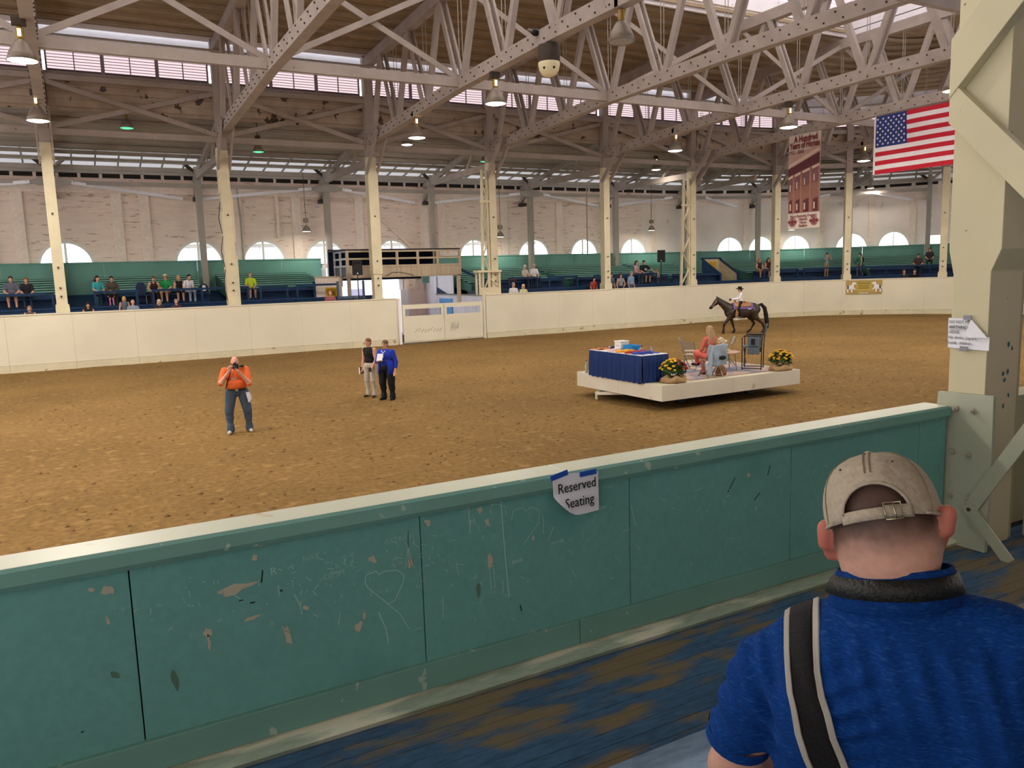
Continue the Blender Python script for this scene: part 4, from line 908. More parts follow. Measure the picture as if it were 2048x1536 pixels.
# scratches, scuffs and scrawls on the teal boards
M_SCR = plain('chalky_scratch', '#a9d2c6', .8); M_CHIP = plain('bare_patch', '#b7b7a2', .8); M_STN = plain('brown_drip', '#577a69', .8); M_DKS = plain('dark_scratch', '#1d3b3a', .8)
Yq = YB-.0012
def line(mb, pts, w=.003):
    for (x0, z0), (x1, z1) in zip(pts[:-1], pts[1:]):
        dx, dz = x1-x0, z1-z0; l = math.hypot(dx, dz) or 1; nx_, nz_ = -dz/l*w/2, dx/l*w/2
        mb.quad((x0-nx_, Yq, z0-nz_), (x1-nx_, Yq, z1-nz_), (x1+nx_, Yq, z1+nz_), (x0+nx_, Yq, z0+nz_))
def blob(mb, x, z, rx, rz_, tilt=0, seed=0, jag=.35):
    q = random.Random(seed); pts = []
    for i in range(12):
        a = 2*PI*i/12; r = 1-jag*q.random(); u, v = rx*r*math.cos(a), rz_*r*math.sin(a); pts.append((x+u*math.cos(tilt)-v*math.sin(tilt), Yq, z+u*math.sin(tilt)+v*math.cos(tilt)))
    mb.add(pts, [tuple(range(12))])
def px2(x, y):      # measured on a print of the photograph: position on the barrier face
    d = fw + rt*((x-1024)/FPX) - up*((y-768)/FPX); t = YB/d.y; return (d.x*t, CAM_Z+d.z*t)
def L(*p): return [px2(*q) for q in p]
ms = MB()
line(ms, L((730, 1165), (732, 1150), (752, 1142), (758, 1150), (766, 1143), (795, 1140), (808, 1150), (806, 1165), (790, 1200), (776, 1208), (760, 1195), (735, 1175), (730, 1165)), .0035)
line(ms, L((776, 1208), (800, 1228), (818, 1258)), .003); line(ms, L((757, 1224), (772, 1258), (777, 1287)), .004); line(ms, L((588, 1188), (600, 1210), (604, 1228)), .003)
line(ms, L((1000, 982), (1004, 1035), (1010, 1110), (1018, 1195)), .004); line(ms, L((937, 1010), (940, 1068)), .003)
for a, b in (((978, 1135), (983, 1178)), ((986, 1130), (990, 1175)), ((1005, 1160), (1006, 1186)), ((680, 1225), (677, 1250)), ((556, 1170), (559, 1192)), ((1086, 1032), (1087, 1068)), ((886, 1190), (886, 1236)), ((912, 1125), (917, 1150)), ((1108, 1052), (1096, 1080)), ((1262, 1010), (1270, 1050))): line(ms, L(a, b), .0025)
for dx in (0, 6, 12, 18): line(ms, L((816, 1062), (816, 1090), (810+dx, 1135)), .0022)
line(ms, L((983, 1030), (980, 1015), (990, 1008), (1010, 1012), (1012, 1030)), .002)
line(ms, L((1023, 1040), (1025, 1022), (1045, 1015), (1052, 1022), (1062, 1014), (1078, 1020), (1078, 1045), (1045, 1090)), .0022)
for i in range(170):
    x = r2.choice((r2.uniform(180, 1250), r2.uniform(560, 900), r2.uniform(860, 1700))); y0 = 1140-.1735*x+75; y = y0+abs(r2.gauss(0, 75)); l = r2.uniform(4, 15); a = r2.uniform(0, PI); line(ms, L((x, y), (x+l*math.cos(a), y+l*math.sin(a))), r2.uniform(.0012, .0026))
stuff(ms.build('scratches', M_SCR, wn_))
mc = MB()
for x, y, rx, rz_, tl, sd in ((470, 1177, .075, .018, .12, 1), (545, 1080, .06, .012, .25, 2), (960, 1020, .012, .016, 0, 3), (979, 1125, .014, .034, -.1, 4), (718, 1252, .014, .038, -.55, 5), (728, 1232, .008, .02, -.2, 15), (612, 1216, .018, .008, -.4, 6), (415, 1265, .014, .016, .2, 7), (418, 1285, .006, .035, 0, 8), (575, 1270, .012, .042, .2, 9), (509, 1115, .013, .012, .2, 10), (215, 1180, .02, .02, .3, 11), (183, 1180, .012, .008, 0, 12), (505, 1235, .028, .008, .2, 13), (855, 1045, .012, .02, .4, 14), (1066, 1075, .006, .012, 0, 16), (1512, 1016, .008, .012, 0, 17), (1497, 950, .012, .012, 0, 18), (1222, 955, .006, .014, 0, 19), (745, 1118, .018, .02, .6, 20), (820, 1125, .016, .02, -.6, 21), (975, 1045, .01, .02, .3, 22), (216, 1240, .006, .016, .1, 23)):
    X_, Z_ = px2(x, y); blob(mc, X_, Z_, rx*1.3, rz_*1.3, tl, sd, .6)
stuff(mc.build('bare_patches', M_CHIP, wn_))
md = MB()
for x, y, rx, rz_, tl in ((350, 1360, .012, .05, .15), (957, 1180, .012, .04, 0), (230, 1350, .02, .012, -.8)): X_, Z_ = px2(x, y); blob(md, X_, Z_, rx, rz_, tl, 3, .3)
md.build('brown_drips', M_STN, wn_)
mk = MB()
for a, b in (((525, 1140), (523, 1165)), ((478, 1202), (486, 1200)), ((500, 1206), (510, 1204)), ((1040, 1210), (1043, 1222)), ((162, 1465), (168, 1462)), ((1508, 1000), (1520, 985)), ((560, 1180), (565, 1182)), ((1540, 930), (1535, 950)), ((1470, 955), (1455, 985))): line(mk, L(a, b), .006)
stuff(mk.build('dark_scratches', M_DKS, wn_))
for s, x, y, sz, rz_ in (('TYLER', 792, 1113, .024, .12), ('2010', 790, 1128, .026, .12), ('OJISM', 668, 1150, .034, .14), ('R', 547, 1143, .045, .1), ('I', 690, 1125, .035, .15), ('2010', 392, 1268, .024, .12), ('TAYLOR', 1115, 1084, .018, .1), ('SAC', 945, 1157, .024, .1), ('6-22-07', 952, 1168, .022, .1), ('M', 945, 1045, .04, .1), ('+', 984, 1010, .04, .2), ('JMACY', 322, 1128, .028, .13), ('EMC', 1206, 1015, .018, .12), ('NAY', 622, 1115, .032, .13), ('DUKE', 1215, 975, .024, .12), ('PATRICK', 800, 1078, .032, .13), ('JADED', 1035, 1122, .02, .1), ('A', 976, 1048, .04, .1), ('H', 432, 1165, .03, .1), ('AB 2014', 772, 1180, .022, .1), ('7', 544, 1250, .035, .1), ('KV', 240, 1220, .03, .1)):
    X_, Z_ = px2(x, y); put_text(s, sz, M_SCR, wn_, (X_, YB-.0006, Z_), (PI/2, -rz_*.5, 0), 'scrawl', extrude=.0004, bold=-.0008 if sz > .02 else 0)

# reserved seating notice
t = thing('paper_notice', 'white paper reading Reserved Seating, taped to the teal barrier', 'notice', (1.93, YB-.03, 2.4))
M_PAPER = mat('white_paper', '#e6e9f2', .7, .03, 8)
def pp(u, v):  # paper surface, lower left corner curled outward
    x = 1.806+.250*u+.018*(1-v)*(1-u)*.6; z = 2.508-.205*(1-v)-.02*u*v; cur = max(0, (1-u)-.55)*max(0, (1-v)-.5); return (x+.12*cur, YB-.034-.012*math.sin(u*3)*(1-v)-.55*cur*cur*3, z+.20*cur)
mb = MB(); n = 10
for i in range(n):
    for j in range(n): mb.quad(pp(i/n, j/n), pp((i+1)/n, j/n), pp((i+1)/n, (j+1)/n), pp(i/n, (j+1)/n))
mb.build('sheet', M_PAPER, t, True)
put_text('Reserved', .066, M_INK, t, Vector((1.930, YB-.0485, 2.44))-t.location, (PI/2, -.03, 0), sx=.84); put_text('Seating', .066, M_INK, t, Vector((1.940, YB-.052, 2.366))-t.location, (PI/2, -.03, 0), sx=.84)
for x, a in ((1.842, .2), (1.998, .03)):
    MB().bar((x-.045, YB-.038, 2.500-.012*(x > 1.9)-.045*math.sin(a)), (x+.045, YB-.038, 2.500-.012*(x > 1.9)+.045*math.sin(a)), .004, .024, (0, 0, 1)).build('blue_tape', plain('blue_tape', '#1f57b8', .6), t)

# walkway planks
M_PLK = mat('worn_blue_plank', '#3b5a78', .55, .16, 1.5, wear='#776a50', wscale=3.4, wt=.49, wsoft=.10, fine=(22, .2), stretch=(.6, 2.2, 1), bump=.2, bscale=25)
wk = sempty('floor_walkway')
for i in range(10):
    y0 = 2.145+i*.075; xo = -5+((i*7) % 5)*.3
    for a, b in ((-5.4, -1.5+xo*.1), (-1.5+xo*.1, 1.4+xo*.25), (1.4+xo*.25, 3.3+xo*.2), (3.3+xo*.2, 8.5)):
        MB().box((a+.001, y0+.0012, ZF-.03), (b-.001, y0+.075-.0012, ZF+r2.uniform(-.001, .001))).build('plank', M_PLK, wk)
MB().box((-5.4, -9, ZF-.2), (30, 2.89, ZF-.025)).build('joists', M_SEAM, wk)
MB().box((4.9, 2.89, ZF-.1), (30, 3.0, ZF-.01)).build('edge_board', M_SEAM, wk)
M_STEPP = mat('pale_worn_step', '#7f98b3', .5, .12, 2, wear='#8a8468', wscale=3, wt=.58, wsoft=.08, fine=(18, .15), stretch=(.6, 2, 1))
for i in range(3): MB().box((-5.4, 1.4+.245*i+.001, ZF+.01), (20, 1.4+.245*(i+1)-.001, ZF+.045)).build('step_plank', M_STEPP, wk)
for i in range(22): MB().box((-5.4, -1.3+i*.12, ZF-.03), (20, -1.3+i*.12+.118, ZF)).build('plank', M_PLK, wk)
be = thing('bench_plank', 'navy bench plank on two trestles under the man in the cap', 'bench', (1.3, .72, ZF))
MB().box((-1.2, .50, 2.10), (6, .84, 2.15)).build('seat_plank', M_PLK, be)
for x in (.1, 2.2): MB().box((x, .55, ZF), (x+.08, .8, 2.10)).build('trestle', M_NAVY, be)

# pillar with bolted steel plate and braces
M_PIL = mat('speckled_cream_pillar', '#c9c2a2', .55, .07, 1.2, wear='#6f6a50', wscale=22, wt=.72, wsoft=.02, bump=.12, bscale=12); M_PILG = mat('grey_green_pillar', '#a9a688', .6, .08, 1.5, wear='#5d5b45', wscale=18, wt=.72, wsoft=.02, bump=.15, bscale=12); M_PLATE = mat('grey_green_plate', '#a8ad99', .5, .07, 3, wear='#90967f', wscale=10, wt=.66, wsoft=.1); M_BOLT = plain('dull_bolt', '#a9a698', .45, .2)
t = thing('pillar', 'massive cream timber pillar with bolted steel plate at the right of the barrier', 'pillar', (4.95, 2.9, ZF))
MB().box((4.8, 2.78, ZF), (5.14, 3.012, 3.32)).build('lower_post', M_PIL, t, bevel=.004)
MB().prism([(2.78, 3.315), (2.78, 3.33), (2.725, 3.46), (2.725, 6.5), (3.045, 6.5), (3.045, 3.46), (3.015, 3.325), (3.012, 3.315)], (4.8, 0, 0), (0, 1, 0), (0, 0, 1), (.36, 0, 0)).build('upper_post', M_PIL, t, bevel=.004)
MB().box((5.145, 2.80, ZF), (5.2, 3.0, 6.5)).build('rear_post', M_PILG, t)
MB().prism([(3.04, 4.36), (3.04, 4.70), (2.42, 5.36), (2.42, 5.03)], (4.795, 0, 0), (0, 1, 0), (0, 0, 1), (-.075, 0, 0)).build('knee_brace', M_PIL, t, bevel=.004)
MB().prism([(3.04, 4.22), (3.04, 4.47), (2.36, 3.75), (2.36, 3.50)], (4.797, 0, 0), (0, 1, 0), (0, 0, 1), (-.07, 0, 0)).build('knee_brace', M_PIL, t, bevel=.004)
MB().prism([(3.06, 2.50), (3.055, 2.58), (2.707, 2.588), (2.70, 2.15), (2.712, 1.612), (2.99, 1.612), (3.0, 2.42)], (4.766, 0, 0), (0, 1, 0), (0, 0, 1), (.03, 0, 0)).build('steel_plate', M_PLATE, t, bevel=.002)
for y, z in ((2.93, 2.486), (2.826, 2.485), (2.939, 2.211), (2.837, 2.207), (2.942, 1.928), (2.829, 1.932)):
    mb = MB(); mb.tube([(4.766, y, z), (4.745, y, z)], .017, 6); mb.tube([(4.745, y, z), (4.728, y, z)], .0085, 8); mb.tube([(4.766, y, z), (4.763, y, z)], .022, 12); mb.build('bolt', M_BOLT, t)
MB().bar((4.75, 2.30, 2.74), (4.75, 2.80, 1.885), .014, .085, (0, 1, 1)).build('flat_brace', M_PLATE, t); MB().bar((4.735, 2.82, 1.90), (4.735, 2.545, 1.612), .012, .07, (0, 1, -1)).build('flat_brace', M_PLATE, t); MB().tube([(4.745, 2.80, 1.875), (4.722, 2.80, 1.875)], .012, 10).build('rivet', M_RUST, t)
for x, z in ((5.0, 2.66), (4.98, 2.70), (5.03, 2.71), (5.06, 2.85), (5.02, 2.88), (5.05, 2.56), (5.0, 2.50)):
    mb = MB(); q = random.Random(int(z*100)); mb.add([(x+.014*math.cos(a)*q.uniform(.5, 1.2), 2.7785, z+.02*math.sin(a)*q.uniform(.4, 1.2)) for a in np.linspace(0, 5.5, 8)], [tuple(range(8))]); mb.build('blue_paint_chip', plain('teal_chip', '#2f6673', .7), t)
# barrier carrying on past the pillar
MB().box((5.22, 2.95, ZF), (12, 3.02, 2.46)).box((5.22, 2.93, 2.46), (12, 3.12, 2.5)).build('barrier_beyond', M_PILG, wn_)
t2 = thing('slim_post', 'slim cream post with a dark gap just behind the pillar', 'post', (5.35, 2.8, ZF)); MB().box((5.3, 2.68, ZF), (5.42, 2.78, 2.3)).build('post_shaft', M_PILG, t2)
# notice on the pillar
t = thing('paper_notice', 'creased white paper on the pillar, DO NOT PUT ANYTHING on ledge', 'notice', (4.79, 2.89, 2.96))
def pq(u, v): return (4.788-.006*math.sin(u*5+v*2)-.01*(1-v)*u, 3.018-.258*u, 2.862+.185*v-.006*u)
mb = MB(); n = 9
for i in range(n):
    for j in range(n):
        if i/n + j/n > 1.30: continue
        mb.quad(pq(i/n, j/n), pq(i/n, (j+1)/n), pq((i+1)/n, (j+1)/n), pq((i+1)/n, j/n))
mb.build('sheet', M_PAPER, t, True)
mb = MB(); mb.add([(4.775, 2.872, 3.045), (4.772, 2.766, 2.935), (4.752, 2.862, 2.930), (4.752, 2.890, 2.945)], [(0, 1, 2, 3)]); mb.build('folded_corner', M_PAPER, t)
RP = (PI/2, 0, -PI/2); M_INKG = plain('grey_ink', '#55565c', .7)
def ptext(s, sz, y, z, **k): put_text(s, sz, M_INKG, t, Vector((4.776, y, z))-t.location, RP, align='LEFT', extrude=.0003, **k)
ptext('DO NOT PUT', .027, 3.008, 3.022, sx=.85); ptext('ANYTHING O', .027, 3.010, 2.990, bold=.0006, sx=.8); ptext('LEDGE.', .027, 3.010, 2.960, sx=.85); ptext('No drinks, papers,', .027, 3.011, 2.926, sx=.9); ptext('hands, children...', .027, 3.012, 2.893, sx=.9)
MB().box((4.774, 2.903, 2.9745), (4.776, 3.01, 2.976)).build('underline', M_INKG, t)
for y, z in ((2.893, 3.052), (2.908, 2.862)): MB().box((4.77, y-.024, z-.014), (4.774, y+.024, z+.014)).build('grey_tape', plain('grey_tape', '#8b8b98', .4), t)
# ---------------------------------------------------------------- show platform in the arena
M_PLAT = mat('white_platform_paint', '#d9d2c2', .6, .05, 1.5, wear='#b8ab92', wscale=3, wt=.68, wsoft=.05); M_DECK = mat('cream_deck', '#d6cdb0', .6, .06, 1.5, stretch=(.4, 3, 1))
PX0, PX1, PY0, PY1, PZ0, PZ1 = 12.24, 16.92, 14.78, 18.4, .25, .62
def face(az): return PI - math.radians(az)
t = thing('platform', 'low white wheeled platform with a rug, standing on the arena soil', 'platform', (14.6, 16.6, 0))
for i in range(12): w = (PY1-PY0)/12; MB().box((PX0+.02, PY0+i*w+.004, PZ1-.05), (PX1-.02, PY0+(i+1)*w-.004, PZ1)).build('deck_board', M_DECK, t)
for a, b in ((PX0, 14.5), (14.505, PX1)):
    MB().box((a, PY0-.04, PZ0), (b, PY0, PZ1+.01)).build('front_board', M_PLAT, t); MB().box((a, PY1, PZ0), (b, PY1+.04, PZ1+.02)).build('back_board', M_PLAT, t)
for a, b in ((PY0, 16.5), (16.505, PY1)):
    MB().box((PX0-.04, a-.04*(a == PY0), PZ0), (PX0, b, PZ1+.01)).build('side_board', M_PLAT, t); MB().box((PX1, a, PZ0), (PX1+.04, b, PZ1+.01)).build('side_board', M_PLAT, t)
MB().box((PX0+.1, PY0+.1, .3), (PX1-.1, PY1-.1, PZ1-.06)).build('underframe', M_BLACK, t)
for x in (13.4, 15.8):
    for y in (15.4, 17.9):
        MB().tube([(x, y, .17), (x, y+.14, .17)], .17, 14).build('wheel', M_BLACK, t)
mb = MB(); mb.bar((12.1, 17.35, .16), (13.2, 17.6, .3), .06, .08); mb.bar((12.1, 17.35, .16), (12.9, 15.6, .3), .06, .08); mb.build('tow_bar', M_PLAT, t); MB().bar((12.1, 17.35, .2), (12.08, 17.3, 0), .05, .05).build('tow_foot', M_PLAT, t)
M_RUG = mat('patterned_rug', '#c3ab9d', .9, .15, 3, wear='#8d8fa6', wscale=2.2, wt=.54, wsoft=.06, fine=(24, .2))
rg = thing('rug', 'flat pinkish grey patterned rug lying on the white platform', 'rug', (15.1, 16.6, PZ1))
MB().box((13.45, 15.1, PZ1), (16.78, 18.2, PZ1+.012)).build('pile', M_RUG, rg); MB().box((13.41, 15.06, PZ1), (16.82, 18.24, PZ1+.008)).build('border', mat('rug_border', '#9d7c6c', .9, .15, 4), rg)
for x, y, rx, ry in ((14.4, 16.4, .5, .3), (15.3, 15.9, .6, .28), (15.9, 17.1, .55, .35), (14.6, 17.4, .5, .3)): MB().lathe([(.001, .001), (1, 0)], (x, y, PZ1+.0135), 14, 0, rx, ry).build('medallion', mat('rug_medallion', '#8c90ab', .9, .2, 6), rg)

# skirted prize table
TX0, TX1, TY0, TY1, TZ = 12.17, 12.98, 15.45, 17.72, 1.31
t = thing('prize_table', 'long table with a white top and pleated royal blue skirt on the platform', 'table', (12.57, 16.6, PZ1))
MB().box((TX0, TY0, TZ-.03), (TX1, TY1, TZ)).build('table_top', plain('white_cloth', '#dcdde4', .7), t, bevel=.006)
M_SKIRT = mat('royal_blue_skirt', '#12316e', .6, .08, 3)
def skirt(a, b, name):
    a = Vector(a); b = Vector(b); L_ = (b-a).length; n = int(L_/.018); d = (b-a)/n; nn = Vector((d.y, -d.x, 0)).normalized(); vs = []; fs = []
    for i in range(n+1):
        w = .5+.5*math.sin(i*.95)+.35*math.sin(i*.37+1); p = a+d*i
        for z, k in ((TZ-.012, .012), (TZ-.1, .02), (1.0, .035), (PZ1-.01+.012*math.sin(i*.5), .045)): vs.append(p+nn*(.004+k*w*1.0)+Vector((0, 0, z)))
    for i in range(n):
        for j in range(3): fs.append((i*4+j, i*4+4+j, i*4+5+j, i*4+1+j))
    MB().add(vs, fs).build(name, M_SKIRT, t, True)
skirt((TX0, TY1, 0), (TX0, TY0, 0), 'skirt_panel'); skirt((TX0, TY0, 0), (TX1, TY0, 0), 'skirt_panel'); skirt((TX1, TY0, 0), (TX1, TY1, 0), 'skirt_panel'); skirt((TX1, TY1, 0), (TX0, TY1, 0), 'skirt_panel')
for x in (TX0+.1, TX1-.1):
    for y in (TY0+.15, TY1-.15): MB().tube([(x, y, PZ1), (x, y, TZ-.03)], .02, 8).build('leg', M_METAL, t)
# ribbons, rosettes and boxes on the table
def ribbon(x, y, c, nm, lab, a, L_=.42):
    r = thing('ribbon', lab, 'ribbon', (x, y, TZ), a, 'prize ribbons laid out on the table')
    mb = MB(); mb.lathe([(.001, .05), (.04, .052), (.075, .035), (.085, .012), (.06, .0)], n=14); mb.build('rosette', plain('ribbon_'+nm, c, .5), r, local=True)
    for dx in (-.03, .012): 
        mb = MB(); mb.box((dx, -L_, .004), (dx+.03, 0, .010)); mb.build('tail', MATS['ribbon_'+nm], r, local=True)
RBN = [('yellow', '#e8a51c', 16.55, .28), ('red', '#a01c2a', 16.15, .30), ('blue', '#23409c', 15.85, .30)]
POSN = ['first', 'second', 'third', 'fourth', 'fifth', 'sixth']
for nm, c, y, sp in RBN:
    for k in range(6): ribbon(TX0+.09+.115*k, y+.06*(k % 2)+.01*k, c, nm, '%s prize ribbon, %s from the front edge in the %s bunch' % (nm, POSN[k], nm), .15+.1*(k % 3)+PI*(nm == 'yellow')*0, .3)
for k in range(3): ribbon(TX0+.12+.14*k, 16.95+.05*k, '#e7c3c4', 'pink', 'pale pink prize ribbon, %s from the front edge' % POSN[k], -.4+.3*k, .22)
for k, (x, y, c, nm) in enumerate(((TX0+.12, 17.6, '#d07a33', 'orange'), (TX0+.28, 17.45, '#dd8f2e', 'amber'), (TX0+.3, 17.64, '#e39a3a', 'apricot'), (TX0+.16, 17.42, '#8a3b2c', 'rust'), (TX0+.47, 17.55, '#c9682f', 'copper'))):
    r = thing('rosette', '%s flat rosette at the far left end of the prize table' % nm, 'rosette', (x, y, TZ), k, 'rosettes at the end of the table'); MB().lathe([(.001, .035), (.045, .035), (.085, .02), (.09, .0)], n=16).build('pleated_ring', plain('rosette_'+nm, c, .6), r, local=True); MB().lathe([(.001, .042), (.04, .04), (.04, .03)], n=12).build('centre', plain('rosette_dark', '#3b2a4a', .6), r, local=True)
t = thing('white_tub', 'square white plastic tub on the prize table', 'tub', (12.80, 17.12, TZ)); MB().prism([(-.14, -.14), (.14, -.14), (.14, .14), (-.14, .14)], (0, 0, 0), (1, 0, 0), (0, 1, 0), (0, 0, .20)).build('tub_body', plain('tub_white', '#e4e3dc', .5), t, local=True, bevel=.02); MB().box((-.15, -.15, .2), (.15, .15, .235)).build('lid', plain('tub_white', '#e4e3dc', .5), t, local=True, bevel=.01); MB().box((-.142, -.08, .09), (-.14, .08, .13)).build('label', plain('tub_label', '#b9b7c8', .6), t, local=True)
t = thing('blue_basket', 'bright blue plastic basket with flared rim on the prize table', 'basket', (12.82, 16.72, TZ))
MB().add([(-.1, -.15, 0), (.1, -.15, 0), (.1, .15, 0), (-.1, .15, 0), (-.15, -.2, .14), (.15, -.2, .14), (.15, .2, .14), (-.15, .2, .14), (-.14, -.19, .14), (.14, -.19, .14), (.14, .19, .14), (-.14, .19, .14), (-.09, -.14, .01), (.09, -.14, .01), (.09, .14, .01), (-.09, .14, .01)], [(0, 3, 2, 1)]+[(i, (i+1) % 4, 4+(i+1) % 4, 4+i) for i in range(4)]+[(4+i, 4+(i+1) % 4, 8+(i+1) % 4, 8+i) for i in range(4)]+[(8+i, 8+(i+1) % 4, 12+(i+1) % 4, 12+i) for i in range(4)]+[(12, 13, 14, 15)]).build('shell', plain('basket_blue', '#1f8fd6', .4), t, local=True); MB().box((-.2, -.3, -.0), (.2, .26, .012)).build('tray', plain('tray_blue', '#6db3dd', .4), t, local=True)
t = thing('water_glass', 'clear drinking glass near the right end of the prize table', 'glass', (12.78, 15.85, TZ)); MB().lathe([(.001, .004), (.032, .002), (.042, .15), (.038, .15), (.03, .01), (.001, .012)], n=16).build('tumbler', glass('drink_glass', (.93, .95, .95), .18), t, True, True)
t = thing('glass_jar', 'small glass jar with a dark lid beside the blue basket', 'jar', (12.83, 16.32, TZ)); MB().lathe([(.001, .0), (.05, .0), (.055, .09), (.03, .12)], n=14).build('jar_body', glass('drink_glass'), t, True, True); MB().lathe([(.001, .15), (.034, .15), (.034, .12), (.001, .12)], n=14).build('lid', plain('jar_lid', '#5b4a5f'), t, True, True)
t = thing('dark_pouch', 'dark blue and white pouch left of the white tub', 'pouch', (12.72, 17.45, TZ)); MB().ball((0, 0, .04), .08, 10, 0, .8, 1.4, .5).build('pouch_body', plain('pouch_dark', '#2b3446'), t, True, True); MB().box((-.075, -.02, .03), (-.06, .06, .07)).build('white_tag', plain('tub_label', '#b9b7c8'), t, local=True)
t = thing('bottle', 'small pale bottle behind the platform table at its left end', 'bottle', (12.32, 18.1, PZ1)); MB().lathe([(.001, 0), (.04, 0), (.045, .2), (.02, .27), (.02, .33), (.001, .33)], n=12).build('bottle_body', plain('pale_green_plastic', '#b9c0a4', .4), t, True, True); MB().lathe([(.022, .32), (.022, .35), (.001, .35)], n=10).build('cap', M_BLACK, t, False, True)

# folding chairs
M_TAN = plain('tan_chair_steel', '#a89a80', .4, .3); M_TUBE = plain('grey_chair_tube', '#8f8878', .35, .6)
def folding_chair(x, y, rz, lab):
    t = thing('folding_chair', lab, 'chair', (x, y, PZ1+.012), rz, 'folding chairs on the platform')
    for sx in (-.2, .2):
        MB().tube([(sx, -.26, 0), (sx*.97, .12, .46), (sx*.92, .27, .82)], .013, 8).build('front_leg', M_TUBE, t, local=True); MB().tube([(sx*1.08, .24, 0), (sx*1.06, -.08, .42)], .013, 8).build('rear_leg', M_TUBE, t, local=True)
    MB().box((-.2, -.22, .42), (.2, .14, .445)).build('seat', M_TAN, t, local=True, bevel=.01)
    MB().prism([(-.19, 0), (.19, 0), (.19, .16), (.14, .22), (-.14, .22), (-.19, .16)], (0, .19, .60), (1, 0, 0), (0, .37, .93), (0, .02, 0)).build('backrest', M_TAN, t, local=True)
    for y_, z in ((-.2, .08), (.2, .06)): MB().tube([(-.2, y_, z), (.2, y_, z)], .009, 6).build('stretcher', M_TUBE, t, local=True)
    return t
folding_chair(14.75, 16.55, face(70), 'tan folding chair nearest the blue table, seen from the side')
folding_chair(15.35, 17.35, face(140), 'tan folding chair behind, turned towards the viewer')
folding_chair(16.3, 16.9, face(-60), 'tan folding chair beyond the round table, mostly hidden')
wch = folding_chair(14.25, 15.28, face(12), 'tan folding chair under the blonde woman, denim jacket on its back')
# round table with flowers
t = thing('round_table', 'low round pinkish table top on thin legs beside the blonde woman', 'table', (15.45, 16.05, PZ1+.012))
MB().lathe([(.001, .50), (.42, .50), (.44, .485), (.43, .465), (.001, .46)], n=28).build('table_top', mat('pinkish_wood', '#c29a86', .5, .08, 3), t, True, True)
for a in (.4, 1.97, 3.54, 5.1): MB().tube([(.3*math.cos(a), .3*math.sin(a), .46), (.36*math.cos(a), .36*math.sin(a), 0)], .012, 6).build('leg', M_TUBE, t, local=True)
def leafclump(mb, c, R, n, sz, q, zmin=-1):
    for i in range(n):
        a = q.uniform(0, 2*PI); b = math.acos(q.uniform(-.3, 1)); r = R*q.uniform(.55, 1); p = Vector((c[0]+r*math.sin(b)*math.cos(a), c[1]+r*math.sin(b)*math.sin(a), c[2]+max(zmin, r*math.cos(b))*.85)); d = Vector((q.uniform(-1, 1), q.uniform(-1, 1), q.uniform(-.2, 1))).normalized(); s = d.cross(Vector((q.random(), q.random(), .3))).normalized(); l = sz*q.uniform(.7, 1.3)
        mb.add([p, p+d*l*.5+s*l*.3, p+d*l, p+d*l*.5-s*l*.3], [(0, 1, 2, 3)])
M_LEAF = mat('dark_leaf', '#33502a', .6, .3, 9); M_LEAF2 = mat('fresh_leaf', '#5f8040', .6, .25, 9); M_YEL = mat('yellow_petal', '#e2b32e', .6, .15, 12); M_RUSTF = mat('rust_petal', '#8a3a2c', .7, .2, 12); M_BURLAP = mat('burlap', '#b3926a', .9, .15, 5, bump=.5, bscale=60)
t = thing('flower_vase', 'small dark vase with white and yellow flowers on the round table', 'vase', (15.42, 16.12, PZ1+.512)); MB().lathe([(.001, 0), (.05, 0), (.06, .08), (.03, .16), (.035, .18)], n=14).build('vase_body', M_BLACK, t, True, True)
q = random.Random(5); mb = MB(); leafclump(mb, (0, 0, .25), .13, 40, .07, q); stuff(mb.build('petals', plain('white_petal', '#e9e4cf'), t, local=True))
t = thing('yellow_dish', 'shallow yellow-green dish on the round table', 'dish', (15.3, 15.88, PZ1+.512)); MB().lathe([(.001, 0), (.07, 0), (.12, .05), (.115, .055), (.06, .012)], n=18).build('bowl', plain('dish_yellow', '#c2b04f'), t, True, True)
